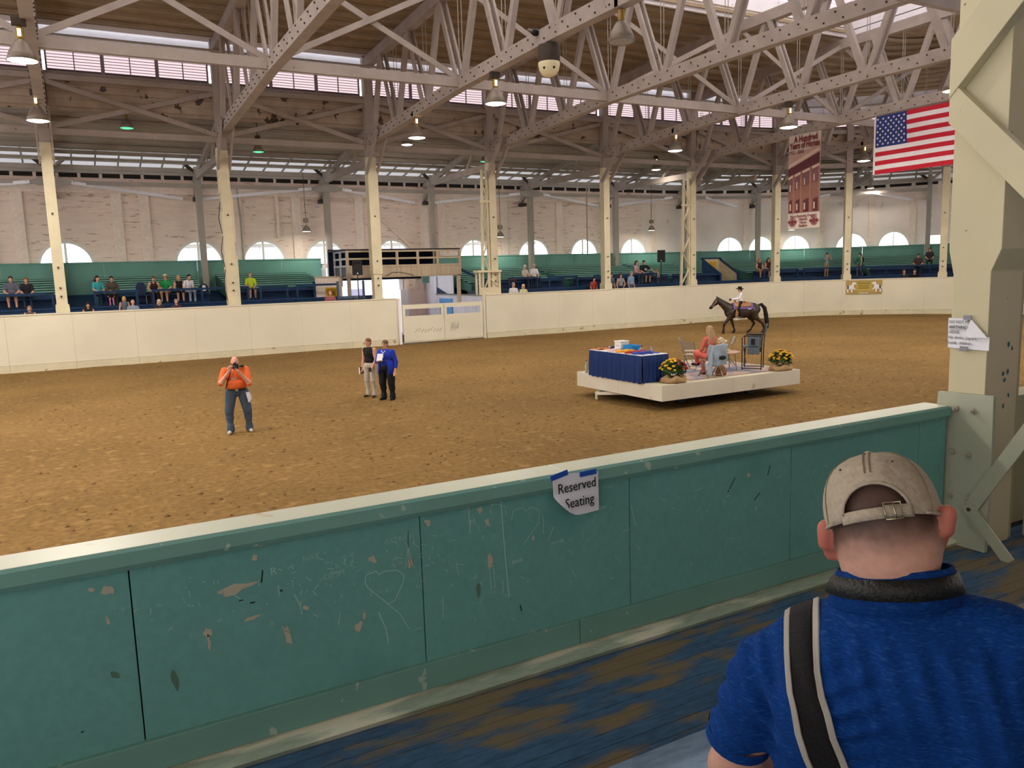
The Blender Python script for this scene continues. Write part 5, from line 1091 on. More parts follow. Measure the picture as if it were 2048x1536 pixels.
def mum(x, y, s, lab, seed, split):
    t = thing('potted_mum', lab, 'plant', (x, y, PZ1), 0, 'potted mums on the platform corners'); q = random.Random(seed)
    mb = MB(); n = 22
    prof = [(.2, 0), (.27, .03), (.25, .12), (.17, .15), (.12, .14)]
    vs = []; fs = []
    for i, (r, z) in enumerate(prof):
        for k in range(n): rr = r*(1+.10*math.sin(k*2.1+i)+.06*math.sin(k*3.7+2*i)); vs.append((rr*math.cos(2*PI*k/n)*s*1.15, rr*math.sin(2*PI*k/n)*s, z*s*(1+.2*math.sin(k*1.3))))
    for i in range(len(prof)-1):
        for k in range(n): fs.append((i*n+k, i*n+(k+1) % n, (i+1)*n+(k+1) % n, (i+1)*n+k))
    MB().add(vs, fs).build('burlap_wrap', M_BURLAP, t, True, True)
    MB().lathe([(.001, .0), (.15*s, 0), (.17*s, .14*s), (.001, .14*s)], n=14).build('pot', plain('dark_pot', '#2b2a26'), t, False, True)
    mb = MB(); leafclump(mb, (0, 0, .24*s), .27*s, 420, .075*s, q, -.06*s); stuff(mb.build('foliage', M_LEAF, t, local=True)); mb = MB(); leafclump(mb, (0, 0, .26*s), .26*s, 160, .07*s, q, -.03*s); stuff(mb.build('young_foliage', M_LEAF2, t, local=True))
    my = MB(); mr = MB()
    for i in range(120):
        a = q.uniform(0, 2*PI); b = math.acos(q.uniform(.15, 1)); r = .30*s; p = (r*math.sin(b)*math.cos(a), r*math.sin(b)*math.sin(a), .27*s+r*math.cos(b)*.85); rust = (p[0]*.72-p[1]*.69 > split*s) if split < .2 else (q.random() < .1)
        if rust is False and q.random() < .35: continue
        m_ = mr if rust else my; w = q.uniform(.022, .036)*s*1.2; m_.ball(p, w, 6, 0, 1, 1, .6)
    stuff(my.build('yellow_blooms', M_YEL, t, True, True)); stuff(mr.build('rust_blooms', M_RUSTF, t, True, True))
mum(12.88, 15.12, 1.1, 'burlap-wrapped mum with yellow and rust blooms in front of the blue table', 4, .06)
mum(16.5, 15.02, 1.05, 'burlap-wrapped mum with golden blooms at the right corner of the platform', 8, .3)

# tall folding director chair
t = thing('director_chair', 'tall dark-framed folding director chair with grey side pouch and upright back', 'chair', (16.2, 15.75, PZ1+.012), face(-38))
M_DF = plain('dark_chair_tube', '#2c2f33', .4, .5); M_DG = mat('grey_chair_cloth', '#5c6670', .8, .08, 4)
for sx in (-.29, .29):
    MB().tube([(sx, -.24, 0), (sx, -.24, .86), (sx, -.18, .91), (sx, .26, .91)], .014, 8).build('front_leg', M_DF, t, local=True); MB().tube([(sx, .26, 0), (sx, .27, .75), (sx, .36, 1.22)], .014, 8).build('rear_leg', M_DF, t, local=True); MB().tube([(sx, -.24, .03), (sx, .26, .03)], .013, 6).build('foot_bar', M_DF, t, local=True); MB().box((sx-.03, -.2, .9), (sx+.03, .24, .93)).build('armrest', M_BLACK, t, local=True)
MB().box((-.28, -.22, .60), (.28, .24, .63)).build('seat', M_DG, t, local=True); MB().prism([(-.28, 0), (.28, 0), (.28, .3), (-.28, .3)], (0, .29, .92), (1, 0, 0), (0, .2, .98), (0, .03, 0)).build('backrest', M_DG, t, local=True)
for a, b in (((-.27, -.2, .1), (.27, -.2, .58)), ((.27, -.2, .1), (-.27, -.2, .58))): MB().tube([a, b], .011, 6).build('cross_bar', M_DF, t, local=True)
for sx in (-.32, .32): MB().box((sx-.02, -.1, .42), (sx+.02, .22, .90)).build('side_pouch', M_DG, t, local=True, bevel=.01); MB().box((sx-.03, .0, .68), (sx+.03, .1, .84)).build('pouch_pocket', M_BLACK, t, local=True); MB().box((sx-.026, -.06, .62), (sx+.026, .18, .64)).build('pouch_seam', M_BLACK, t, local=True)
# ---------------------------------------------------------------- bodies
def grid_sdf(prims, vox, k, pad=3):
    los = []; his = []
    for p in prims:
        if p[0] == 'c': r = max(p[3], p[4]); a = np.array(p[1], float); b = np.array(p[2], float); los.append(np.minimum(a, b)-r); his.append(np.maximum(a, b)+r)
        else: r = max(p[2]); c = np.array(p[1], float); los.append(c-r); his.append(c+r)
    lo = np.min(los, 0)-vox*pad; hi = np.max(his, 0)+vox*pad; n = np.ceil((hi-lo)/vox).astype(int)+1
    ax = [lo[i]+vox*np.arange(n[i]) for i in range(3)]; f = np.full(tuple(n), .5)
    for p, l, h in zip(prims, los, his):
        m = k+4*vox; i0 = np.maximum(0, np.floor((l-m-lo)/vox).astype(int)); i1 = np.minimum(n, np.ceil((h+m-lo)/vox).astype(int)+1)
        sl = tuple(slice(a, b) for a, b in zip(i0, i1)); G = np.stack(np.meshgrid(*[ax[q][sl[q]] for q in range(3)], indexing='ij'), -1)
        d = _one(G, p); c = f[sl]; hh = np.clip(.5+.5*(c-d)/k, 0, 1); f[sl] = c*(1-hh)+d*hh-k*hh*(1-hh)
    return f, lo, ax
def body(name, prims, vox, mats, parent=None, k=.03, warp=None, cut=None):
    f, lo, ax = grid_sdf(prims, vox, k)
    if cut or warp:
        G = np.stack(np.meshgrid(*ax, indexing='ij'), -1)
        if warp: f = f+warp(G)
        if cut: f = np.maximum(f, cut(G))
    V, Q = surface_nets(f, lo, vox); C = V[Q].mean(1); best = np.full(len(C), 9.); z = np.zeros(len(C), int)
    for p in prims:
        d = _one(C, p); zn = p[5] if p[0] == 'c' else p[4]; w = d < best; z[w] = zn; best = np.minimum(best, d)
    me = bpy.data.meshes.new(name); me.from_pydata(V.tolist(), [], Q.tolist())
    for m in mats: me.materials.append(m)
    me.polygons.foreach_set('material_index', z.tolist()); me.polygons.foreach_set('use_smooth', [True]*len(me.polygons)); me.update()
    return link(name, me, parent)
SKIN = {'fair': '#cf9d84', 'tan': '#b98465', 'brown': '#8a5c44', 'pink': '#d9a08c'}
def skinmat(k): return mat('skin_'+k, SKIN[k], .55, .05, 8)
def cloth(c, n=None): return mat('cloth_'+c.strip('#'), c, .8, .07, 6)
V3 = lambda *a: np.array(a, float)
STAND = dict(pel=(0, 0, .96), bel=(0, -.005, 1.10), che=(0, 0, 1.30), nec=(0, .01, 1.47), hea=(0, -.02, 1.625), sh=(.17, .01, 1.41), el=(.235, .03, 1.13), wr=(.24, -.05, .88), hip=(.09, 0, .92), kn=(.105, -.02, .50), an=(.11, .02, .085))
SIT = dict(pel=(0, .02, .56), bel=(0, .01, .70), che=(0, 0, .90), nec=(0, .0, 1.07), hea=(0, -.03, 1.22), sh=(.17, 0, 1.0), el=(.235, -.06, .74), wr=(.10, -.28, .62), hip=(.1, .0, .54), kn=(.12, -.40, .53), an=(.12, -.37, .085))
def human(name, label, loc, rz, base=STAND, h=1.75, w=1.0, belly=.0, top='#555555', bottom='#333a4a', shoe='#2a2a2a', skin='fair', sleeve='short', legs='long', hair=None, hairc='#4a3626', R=None, Lm=None, both=None, vox=.028, group=None, hands=False, hat=None, face_=False, parent_empty=False, lean=0., headyaw=0., baggy=1.):
    """R and Lm override joints on the figure's right (-x) and left (+x) sides; both moves either"""
    J = {k: V3(*v) for k, v in base.items()}
    if both: 
        for k, v in both.items(): J[k] = V3(*v)
    s = h/1.75
    if lean:
        for k in ('che', 'nec', 'hea', 'sh', 'bel'): J[k] = J[k]+V3(0, -lean*(J[k][2]-J['pel'][2]), -abs(lean)*.12*(J[k][2]-J['pel'][2]))
    SK, TP, BT, SH = 0, 1, 2, 3; P = []
    def C(a, b, ra, rb, z): P.append(('c', tuple(np.array(a)*s), tuple(np.array(b)*s), ra*s, rb*s, z))
    def E(c, r, z, Rm=None): P.append(('e', tuple(np.array(c)*s), tuple(np.array(r)*s), Rm, z))
    E(J['pel'], (.155*w, .115*w, .13), BT); E(J['bel'], (.145*w+belly*.5, .105*w+belly, .15), TP); E(J['che'], (.165*w, .11*w, .20), TP)
    C(J['che']+V3(-.12*w, .0, .1), J['che']+V3(.12*w, 0, .1), .075, .075, TP)
    C(J['nec']-V3(0, 0, .04), J['nec']+(J['hea']-J['nec'])*.55, .053, .05, SK)
    hc = J['hea']; cy, sy = math.cos(headyaw), math.sin(headyaw); Rh = np.array([[cy, -sy, 0], [sy, cy, 0], [0, 0, 1]])
    fd = Rh@V3(0, -1, 0); sd = Rh@V3(1, 0, 0)
    E(hc+V3(0, 0, .025), (.074, .092, .098), SK, Rh); E(hc+fd*.025-V3(0, 0, .055), (.054, .062, .062), SK, Rh)
    C(hc+fd*.085+V3(0, 0, .02), hc+fd*.105-V3(0, 0, .02), .012, .017, SK)
    for q in (-1, 1): E(hc+sd*q*.077-fd*.01+V3(0, 0, 0), (.012, .022, .033), SK, Rh)
    for q, ov in ((-1, R), (1, Lm)):
        K = {k: J[k]*V3(q, 1, 1) for k in ('sh', 'el', 'wr', 'hip', 'kn', 'an')}
        K['sh'][0] *= w**.5; K['el'][0] *= w**.6 if 'el' not in (ov or {}) else 1; K['wr'][0] *= w**.6; K['hip'][0] *= w; K['kn'][0] *= w**.8; K['an'][0] *= w**.7
        for k, v in (ov or {}).items(): K[k] = V3(*v)
        zu = TP if sleeve in ('short', 'long', 'mid') else SK; zf = TP if sleeve in ('long', 'mid') else SK
        C(K['sh'], K['el'], .062*w**.6, .046*w**.5, zu)
        if sleeve == 'mid': m_ = K['el']+(K['wr']-K['el'])*.55; C(K['el'], m_, .05*w**.5, .052, TP); C(m_, K['wr'], .04, .03, SK)
        else: C(K['el'], K['wr'], .044*w**.5, .031, zf)
        if sleeve == 'short': C(K['sh'], K['sh']+(K['el']-K['sh'])*.72, .068*w**.6, .062*w**.6, TP); C(K['sh']+(K['el']-K['sh'])*.8, K['el'], .05*w**.5, .046*w**.5, SK)
        d = K['wr']-K['el']; d = d/np.linalg.norm(d); hd = K.get('hd'); d = V3(*hd) if hd is not None else d; d = d/np.linalg.norm(d)
        hc_ = K['wr']+d*.05
        if hands:
            side = np.cross(d, V3(0, 0, 1) if abs(d[2]) < .8 else V3(0, 1, 0)); side /= np.linalg.norm(side); nrm = np.cross(side, d)
            curl = K.get('curl', V3(0, 0, 0)); curl = curl if np.linalg.norm(curl) else -nrm*.5
            for i in range(4):
                o = side*(i-1.5)*.019; b0 = K['wr']+d*.02+o*.7; b1 = K['wr']+d*.085+o; ln = (.062, .072, .066, .05)[i]; b2 = b1+(d+curl*.45)/np.linalg.norm(d+curl*.45)*ln*.55; b3 = b2+(d+curl*1.5)/np.linalg.norm(d+curl*1.5)*ln*.5
                C(b0, b1, .016, .0135, SK); C(b1, b2, .0115, .0105, SK); C(b2, b3, .0105, .009, SK)
            t0 = K['wr']+d*.025+side*.022*(-q); t1 = t0+(d*.6+side*(-q)*.8)*.04; C(t0, t1, .015, .012, SK); C(t1, t1+(d+curl*.8)/np.linalg.norm(d+curl*.8)*.032, .012, .01, SK)
        else: C(K['wr'], K['wr']+d*.11, .03, .024, SK)
        zl = BT if legs == 'long' else SK; zt = BT if legs in ('long', 'short') else SK
        C(K['hip'], K['kn'], .088*w**.8*baggy**.5, .064*w**.6*baggy, zt)
        if legs == 'short': C(K['hip']+(K['kn']-K['hip'])*.2, K['hip']+(K['kn']-K['hip'])*.85, .09, .078, BT)
        mid = K['kn']+(K['an']-K['kn'])*.35+V3(0, .015, 0)
        C(K['kn'], mid, .06*w**.5*baggy, .058*w**.5*baggy, zl); C(mid, K['an']+V3(0, 0, .02), .058*w**.5*baggy if legs == 'long' else .052, .046 if legs == 'long' else .036, zl)
        if legs == 'long': C(K['an']+V3(0, 0, .09), K['an']+V3(0, .0, .0), .052*w**.5*baggy, .058*w**.5*baggy, BT)
        fdir = V3(*(ov or {}).get('foot', (q*.25, -1, 0))); fdir /= np.linalg.norm(fdir)
        C(K['an']+V3(0, .015, -.045), K['an']+fdir*.15+V3(0, 0, -.055), .042, .034, SH); C(K['an']-fdir*.04+V3(0, 0, -.04), K['an']+V3(0, 0, .0), .04, .042, SH)
    mats = [skinmat(skin), cloth(top), cloth(bottom), cloth(shoe)]
    o = body(name, P, vox*s if vox > .02 else vox, mats, None, .022*s)
    o.location = loc; o.rotation_euler = (0, 0, rz); tag(o, label, 'person', group)
    # hair as a child
    hs = hc*s
    if hair:
        H = []; m = [mat('hair_'+hairc.strip('#'), hairc, .6, .15, 25, stretch=(4, 4, .6))]
        b = -fd
        H.append(('e', tuple(hs+(b*.013+V3(0, 0, .052))*s), (.086*s, .099*s, .088*s), Rh, 0))
        if hair in ('short', 'bob', 'long', 'bun'): H.append(('e', tuple(hs+(b*.045-V3(0, 0, .01))*s), (.075*s, .062*s, .085*s), Rh, 0))
        if hair in ('bob', 'long'):
            for q in (-1, 1): H.append(('c', tuple(hs+(sd*q*.072+b*.02+V3(0, 0, .03))*s), tuple(hs+(sd*q*.075+b*.03-V3(0, 0, .09))*s), .024*s, .026*s, 0))
        if hair == 'long':
            for q in (-.06, -.02, .02, .06): H.append(('c', tuple(hs+(sd*q+b*.07)*s), tuple(hs+(sd*q*2.1+b*.12-V3(0, 0, .36+.02*math.sin(q*80)))*s), .04*s, .026*s, 0))
        if hair == 'bun': H.append(('e', tuple(hs+(b*.11+V3(0, 0, .0))*s), (.04*s, .04*s, .04*s), None, 0))
        body('hair', H, .012*s if vox > .02 else .008, m, o, .012)
    if face_:
        me_ = plain('dark_eye', '#2b1d17', .3)
        for q in (-1, 1): MB().ball(tuple((hc+sd*q*.032+fd*.083+V3(0, 0, .028))*s), .0085*s, 8).build('eye', me_, o, True, True); MB().box(tuple((hc+sd*q*.032+fd*.088+V3(-.018, -.004, .046))*s), tuple((hc+sd*q*.032+fd*.088+V3(.018, .004, .052))*s)).build('eyebrow', plain('brow_brown', '#5a4030'), o, local=True)
        MB().ball(tuple((hc+fd*.088-V3(0, 0, .058))*s), .018*s, 8, 0, 1, .5, .35).build('mouth', plain('lip_red', '#a85a52'), o, True, True)
    o['_head'] = [float(x) for x in hs]; o['_fd'] = [float(x) for x in fd*s]; o['_sd'] = [float(x) for x in sd*s]
    return o
def cap_hat(o, c, brim=True, name='cap', s=1.0, wide=False):
    h = Vector(o['_head']); f = Vector(o['_fd']); m = cloth(c); mb = MB()
    mb.lathe([(.095*s, .05*s), (.098*s, .075*s), (.085*s, .12*s), (.05*s, .145*s), (.001, .15*s)], tuple(h), 16)
    if wide: mb.lathe([(.09*s, .058*s), (.17*s, .05*s), (.175*s, .056*s), (.09*s, .066*s)], tuple(h), 18)
    elif brim:
        p = h+f*.12+Vector((0, 0, .055*s)); mb.lathe([(.001, .006), (.07*s, .0), (.07*s, -.006), (.001, .0)], tuple(p), 12, 0, 1, 1)
    return mb.build(name, m, o, True, True)
# ---------------------------------------------------------------- people standing in the arena
g = hnoise
ph = human('person', 'bald man in an orange shirt and jeans aiming a camera at the viewer', (3.12, 18.65, 0), face(189.5), h=1.76, w=1.4, belly=.065, baggy=1.25, top='#e06a35', bottom='#46566a', shoe='#c9c6bd', skin='pink', hands=True, vox=.012, both=dict(kn=(.15, -.01, .50), an=(.185, .02, .085), hea=(0, -.05, 1.61), sh=(.19, .0, 1.42)),
  R=dict(el=(-.33, -.14, 1.16), wr=(-.135, -.27, 1.43), hd=(.35, -.1, .9), curl=(.7, -.4, .2), an=(-.19, -.02, .085), foot=(-.35, -1, 0)), Lm=dict(el=(.27, -.2, 1.13), wr=(.085, -.34, 1.40), hd=(-.5, -.25, .55), curl=(-.6, -.1, .6), an=(.21, .06, .085), foot=(.3, -1, 0)))
mb = MB()
mb.lathe([(.206, .985), (.212, .985), (.212, 1.025), (.206, 1.025)], (0, -.02, 0), 24, 0, 1, .9); mb.build('belt', M_BLACK, ph, local=True); MB().box((-.03, -.225, .982), (.03, -.205, 1.028)).build('buckle', M_METAL, ph, local=True)
mb = MB(); mb.tube([(-.09, -.16, 1.46), (-.13, -.19, 1.33), (-.19, -.17, 1.18), (-.235, -.08, 1.03)], .012, 6); mb.tube([(.1, -.14, 1.52), (.16, -.06, 1.53), (.17, .05, 1.5)], [.02, .028, .02], 6); mb.build('camera_strap', M_BLACK, ph, True, True)
MB().box((-.1, -.187, 1.235), (.02, -.18, 1.29)).build('chest_print', plain('print_grey', '#b98a7c'), ph, local=True)
t = thing('camera', 'black camera with a long lens held up by the man in orange', 'camera', Vector((3.12, 18.65, 1.545)), face(189.5))
MB().box((-.075, -.29, -.05), (.075, -.22, .05)).build('body', M_BLACK, t, local=True, bevel=.01); MB().tube([(0, -.29, -.01), (0, -.33, -.012), (0, -.41, -.02)], [.036, .04, .046], 16).build('lens', M_BLACK, t, True, True); MB().prism([(-.035, 0), (.035, 0), (.02, .035), (-.02, .035)], (0, -.285, .05), (1, 0, 0), (0, 0, 1), (0, .05, 0)).build('viewfinder', M_BLACK, t, local=True); MB().tube([(0, -.408, -.02), (0, -.413, -.02)], .036, 16).build('front_glass', plain('lens_glass', '#3a4048', .1), t, local=True)
t = thing('white_cloth', 'white cloth hanging from the hip pocket of the man in orange', 'cloth', (3.12, 18.65, .9), face(189.5))
mb = MB(); mb.add([(.19, -.155, .03), (.27, -.10, .03), (.305, -.105, -.10), (.21, -.17, -.10), (.225, -.16, -.20), (.265, -.14, -.20)], [(0, 1, 2, 3), (3, 2, 5, 4)]); mb.add([(.185, -.145, .03), (.265, -.09, .03), (.30, -.095, -.10), (.205, -.16, -.10)], [(0, 1, 2, 3)]); mb.build('cloth', plain('bright_white_cloth', '#e6e8f2', .8), t, local=True)

wb_ = human('person', 'woman in a royal blue cardigan and black trousers holding a booklet', (7.56, 21.0, 0), face(232), h=1.68, w=1.5, belly=.03, baggy=1.3, top='#2138ad', bottom='#14161c', shoe='#17181c', sleeve='mid', hair='short', hairc='#6b4a30', hands=True, vox=.012, face_=True, headyaw=.0,
  R=dict(el=(-.29, -.06, 1.13), wr=(-.10, -.27, 1.16), hd=(.8, -.4, .15), curl=(.2, -.6, .5)), Lm=dict(el=(.31, .03, 1.12), wr=(.31, -.04, .86)))
mb = MB(); vs = []; fs = []; n = 26
for i in range(n+1):
    a = -PI/2+.55+(2*PI-1.1)*i/n
    for z, rx, ry in ((1.16, .235, .17), (.98, .255, .19), (.78, .275, .205)): q_ = 1+.02*math.sin(i*2.3)*(1.2-z); vs.append((rx*q_*math.cos(a), ry*q_*math.sin(a), z*1.68/1.75))
for i in range(n):
    for j in range(2): fs.append((i*3+j, i*3+3+j, i*3+4+j, i*3+1+j))
cg = MB().add(vs, fs).build('cardigan_hem', cloth('#2138ad'), wb_, True, True); sm = cg.modifiers.new('thick', 'SOLIDIFY'); sm.thickness = .012
h_ = Vector(wb_['_head']); f_ = Vector(wb_['_fd']); s_ = Vector(wb_['_sd'])
mb = MB()
for q in (-1, 1): c = h_+s_*q*.034+f_*.10+Vector((0, 0, .024)); mb.tube([c+s_*.02*math.cos(a)+Vector((0, 0, .016*math.sin(a))) for a in np.linspace(0, 2*PI, 11)], .003, 4)
mb.build('spectacles', M_BLACK, wb_, local=True); MB().tube([(-.06, -.12, 1.40), (0, -.155, 1.32), (.06, -.12, 1.40)], .012, 6).build('white_collar', plain('white_cloth', '#dcdde4'), wb_, True, True)
MB().box((-.02, -.165, 1.2), (.02, -.155, 1.31)).build('name_ribbon', plain('ribbon_white', '#cfd6ea'), wb_, local=True)
t = thing('booklet', 'white papers on a dark clipboard held by the woman in blue', 'papers', (7.56, 21.0, 1.11), face(232))
MB().prism([(-.11, 0), (.11, 0), (.11, .02), (-.11, .02)], (-.02, -.36, .0), (1, 0, 0), (0, .5, .86), (0, .16, -.0)).build('clipboard', plain('dark_board', '#3a2a24'), t, local=True); MB().prism([(-.09, 0), (.09, 0), (.09, .2), (-.09, .2)], (-.02, -.33, .03), (1, 0, 0), (0, .35, .93), (0, .012, 0)).build('sheets', M_PAPER, t, local=True)

wk_ = human('person', 'woman with short brown hair in a sleeveless black top and pale trousers', (7.36, 21.85, 0), face(238), h=1.70, w=1.15, baggy=1.15, top='#17181b', bottom='#b7aea0', shoe='#4a3a30', sleeve='none', hair='short', hairc='#7d5336', hands=True, vox=.012, face_=True,
  R=dict(el=(-.24, .03, 1.12), wr=(-.24, -.06, .87)), Lm=dict(el=(.25, .0, 1.13), wr=(.2, -.14, .90)))
t = thing('brown_book', 'brown book held low by the woman in the black top', 'book', (7.36, 21.85, .8), face(238)); MB().box((-.27, -.16, -.12), (-.235, .02, .08)).build('cover', plain('brown_leather', '#5e3a28'), t, local=True); MB().box((-.272, -.163, -.123), (-.233, -.155, .07)).build('page_edge', M_PAPER, t, local=True)
t = thing('phone', 'dark phone in the left hand of the woman in the black top', 'phone', (7.36, 21.85, .82), face(238)); MB().box((.16, -.25, -.05), (.24, -.235, .07)).build('handset', M_BLACK, t, local=True)

# seated woman on the platform, long fair hair
sw = human('person', 'woman with long fair hair in a coral suit seated with her back to the viewer', (14.27, 15.33, PZ1+.0), face(-2), base=SIT, h=1.70, w=1.0, top='#cd665b', bottom='#d86a60', shoe='#231c1b', sleeve='long', hair='long', hairc='#a98a66', vox=.012, hands=True,
  R=dict(kn=(-.10, -.42, .52), an=(-.14, -.38, .085)), Lm=dict(kn=(.12, -.42, .62), an=(-.12, -.60, .32), wr=(.05, -.3, .68)), both=None)
jk = thing('denim_jacket', 'pale denim jacket draped over the chair back of the blonde woman', 'jacket', (14.25, 15.28, PZ1), face(12)); jm = mat('pale_denim', '#a5b5c6', .85, .12, 8, bump=.3, bscale=40)
def sheetgrid(fn, nu, nv): return MB().add([fn(i/nu, j/nv) for i in range(nu+1) for j in range(nv+1)], [(i*(nv+1)+j, (i+1)*(nv+1)+j, (i+1)*(nv+1)+j+1, i*(nv+1)+j+1) for i in range(nu) for j in range(nv)])
b_ = sheetgrid(lambda u, v: (-.27+.54*u+.03*math.sin(v*6), .315+.06*(1-v)+.03*math.sin(u*9+v*4)-.02*v, .86-.52*v-.07*math.sin(u*3.1)*v*(1-u)+.02*math.sin(u*7)), 14, 12).build('back_panel', jm, jk, True, True); m_ = b_.modifiers.new('thick', 'SOLIDIFY'); m_.thickness = .018
b_ = sheetgrid(lambda u, v: (.16+.14*math.cos(u*5)*.4+.05*v+.06*u, .35+.05*math.sin(u*6), .80-.72*v), 8, 12).build('sleeve', jm, jk, True, True); m_ = b_.modifiers.new('thick', 'SOLIDIFY'); m_.thickness = .03
MB().ball((-.12, .37, .52), .07, 10, 0, 1.5, .6, .8).build('dark_lining', M_BLACK, jk, True, True)
bg_ = thing('brown_bag', 'slouchy brown leather bag on the rug under the folding chair', 'bag', (14.62, 15.3, PZ1+.012), .4); MB().lathe([(.001, 0), (.17, .0), (.18, .08), (.12, .22), (.04, .27), (.001, .27)], n=16, sx=1.25, sy=.7).build('bag_body', mat('brown_bag_leather', '#7d5230', .6, .15, 6), bg_, True, True); MB().tube([(-.1, 0, .24), (-.04, 0, .36), (.04, 0, .36), (.1, 0, .24)], .012, 6).build('strap', MATS['brown_bag_leather'], bg_, True, True)

# ---------------------------------------------------------------- horse and rider
HR = math.radians(-30); HP = (30.25, 30.45, 0)
hz = []
def hc(a, b, ra, rb, z=0): hz.append(('c', a, b, ra, rb, z))
def he(c, r, z=0): hz.append(('e', c, r, None, z))
he((-.33, 0, 1.12), (.37, .26, .37)); he((.22, 0, 1.10), (.58, .30, .35)); he((.76, 0, 1.20), (.40, .27, .33)); hc((-.34, 0, 1.40), (.3, 0, 1.36), .12, .12); hc((.3, 0, 1.36), (.8, 0, 1.42), .13, .11)
hc((-.45, 0, 1.24), (-.98, 0, 1.66), .25, .125); hc((-.40, 0, 1.42), (-1.0, 0, 1.77), .10, .07)
hc((-1.07, 0, 1.72), (-1.38, 0, 1.36), .115, .068); he((-1.15, 0, 1.58), (.12, .085, .13)); hc((-1.38, 0, 1.37), (-1.42, 0, 1.32), .07, .055, 1)
for q in (-1, 1): hc((-1.05, .055*q, 1.80), (-1.11, .07*q, 1.96), .035, .008, 1); hc((-1.40, .03*q, 1.36), (-1.44, .03*q, 1.35), .025, .02, 1)
for y, k, ft, hf in ((-.15, (-.74, .47), (-.78, .21), (-.76, .05)), (.15, (-.22, .45), (-.13, .14), (-.16, .03))):
    hc((-.40, y*.9, 1.05), (-.46 if y < 0 else -.34, y, .82), .16, .105); hc((-.46 if y < 0 else -.34, y, .84), (k[0], y, k[1]), .10, .058); hc((k[0], y, k[1]), (ft[0], y, ft[1]), .052, .036, 1); hc((ft[0], y, ft[1]), (hf[0]-.02, y, hf[1]+.03), .044, .05, 1); hc((hf[0], y, hf[1]+.03), (hf[0]-.03, y, hf[1]), .055, .066, 2)
for y, st, hk, ft, hf in ((.15, (.66, .82), (.88, .45), (.70, .14), (.60, .03)), (-.15, (.86, .80), (1.26, .43), (1.32, .13), (1.26, .03))):
    hc((.80, y*.8, 1.1), (st[0], y, st[1]), .22, .15); hc((st[0]+.03, y, st[1]), (hk[0], y, hk[1]+.03), .125, .062); hc((hk[0], y, hk[1]), (ft[0], y, ft[1]), .058, .038, 1); hc((ft[0], y, ft[1]), (hf[0]-.01, y, hf[1]+.03), .044, .05, 1); hc((hf[0], y, hf[1]+.03), (hf[0]-.03, y, hf[1]), .055, .066, 2)
M_COAT = mat('dark_bay_coat', '#33251c', .45, .14, 2, spec=.45); M_POINT = plain('black_points', '#1d1613', .5); M_HOOF = plain('dark_hoof', '#2a2522', .5)
ho = body('horse', hz, .018, [M_COAT, M_POINT, M_HOOF], None, .06); ho.location = HP; ho.rotation_euler = (0, 0, HR); tag(ho, 'dark bay horse walking to the left along the arena wall under a rider', 'horse')
tl = []; pts = [(1.05, 0, 1.42), (1.22, 0, 1.44), (1.38, 0, 1.25), (1.45, 0, .9), (1.50, 0, .55), (1.56, 0, .22)]
for a, b, ra, rb in zip(pts[:-1], pts[1:], (.05, .075, .095, .11, .11), (.075, .095, .11, .11, .03)): tl.append(('c', a, b, ra, rb, 0))
body('tail', tl, .018, [mat('black_tail_hair', '#15100e', .6, .2, 12, stretch=(5, 5, .6))], ho, .03)
body('mane', [('c', (-.42, .03, 1.50), (-.8, .04, 1.70), .05, .05, 0), ('c', (-.8, .04, 1.70), (-1.05, .02, 1.86), .05, .04, 0), ('c', (-.6, .09, 1.5), (-.9, .08, 1.68), .05, .05, 0), ('c', (-1.06, 0, 1.84), (-1.17, 0, 1.76), .035, .02, 0)], .014, [MATS['black_tail_hair']], ho, .03)
for q in (-1, 1): MB().ball((-1.16, .085*q, 1.68), .022, 8).build('eye', plain('horse_eye', '#0c0908', .2), ho, True, True)
sd = thing('saddle', 'tan western saddle on a purple pad with silver trim, on the bay horse', 'saddle', HP, HR)
def drape(x0, x1, drop, off, name, m):
    def fn(u, v):
        x = x0+(x1-x0)*u; a = (v-.5)*2*drop; rz_ = 1.10+(.36+off)*math.cos(a)*(1+.0*x)+.02; return (x, (.30+off)*math.sin(a), rz_+.05*max(0, math.cos(a)))
    b = sheetgrid(fn, 8, 18).build(name, m, sd, True, True); b.modifiers.new('thick', 'SOLIDIFY').thickness = .02; return b
M_TACK = mat('tan_saddle_leather', '#a0724a', .5, .12, 6); drape(-.30, .72, 1.32, .035, 'saddle_pad', mat('purple_pad', '#6f5c94', .8, .15, 14)); drape(-.22, .60, 1.0, .06, 'skirt', M_TACK)
body('seat', [('c', (-.16, 0, 1.56), (-.12, 0, 1.66), .06, .035, 0), ('e', (.1, 0, 1.53), (.30, .18, .07), None, 0), ('c', (.34, -.12, 1.60), (.34, .12, 1.60), .05, .05, 0), ('c', (-.17, 0, 1.66), (-.19, 0, 1.70), .03, .035, 0)], .016, [M_TACK], sd, .03)
for q in (-1, 1):
    MB().bar((-.08, .335*q, 1.35), (-.16, .36*q, .90), .14, .02, (0, 1, 0)).build('fender', M_TACK, sd, local=True); MB().tube([(-.22, .43*q, .70), (-.22, .43*q, .86), (-.08, .43*q, .86), (-.08, .43*q, .70), (-.22, .43*q, .70)], .016, 6).build('stirrup', plain('silver_trim', '#cfcac2', .3, .6), sd, local=True)
    MB().bar((-.24, .30*q, 1.22), (-.62, .20*q, 1.02), .03, .012, (0, 0, 1)).build('breast_strap', MATS['silver_trim'], sd, local=True); MB().box((.42, .365*q-.005, 1.22), (.60, .365*q+.005, 1.27)).build('silver_plate', MATS['silver_trim'], sd, local=True)
br = thing('bridle', 'light leather bridle and reins on the head of the bay horse', 'bridle', HP, HR); M_REIN = plain('pale_rein', '#b9a893', .6)
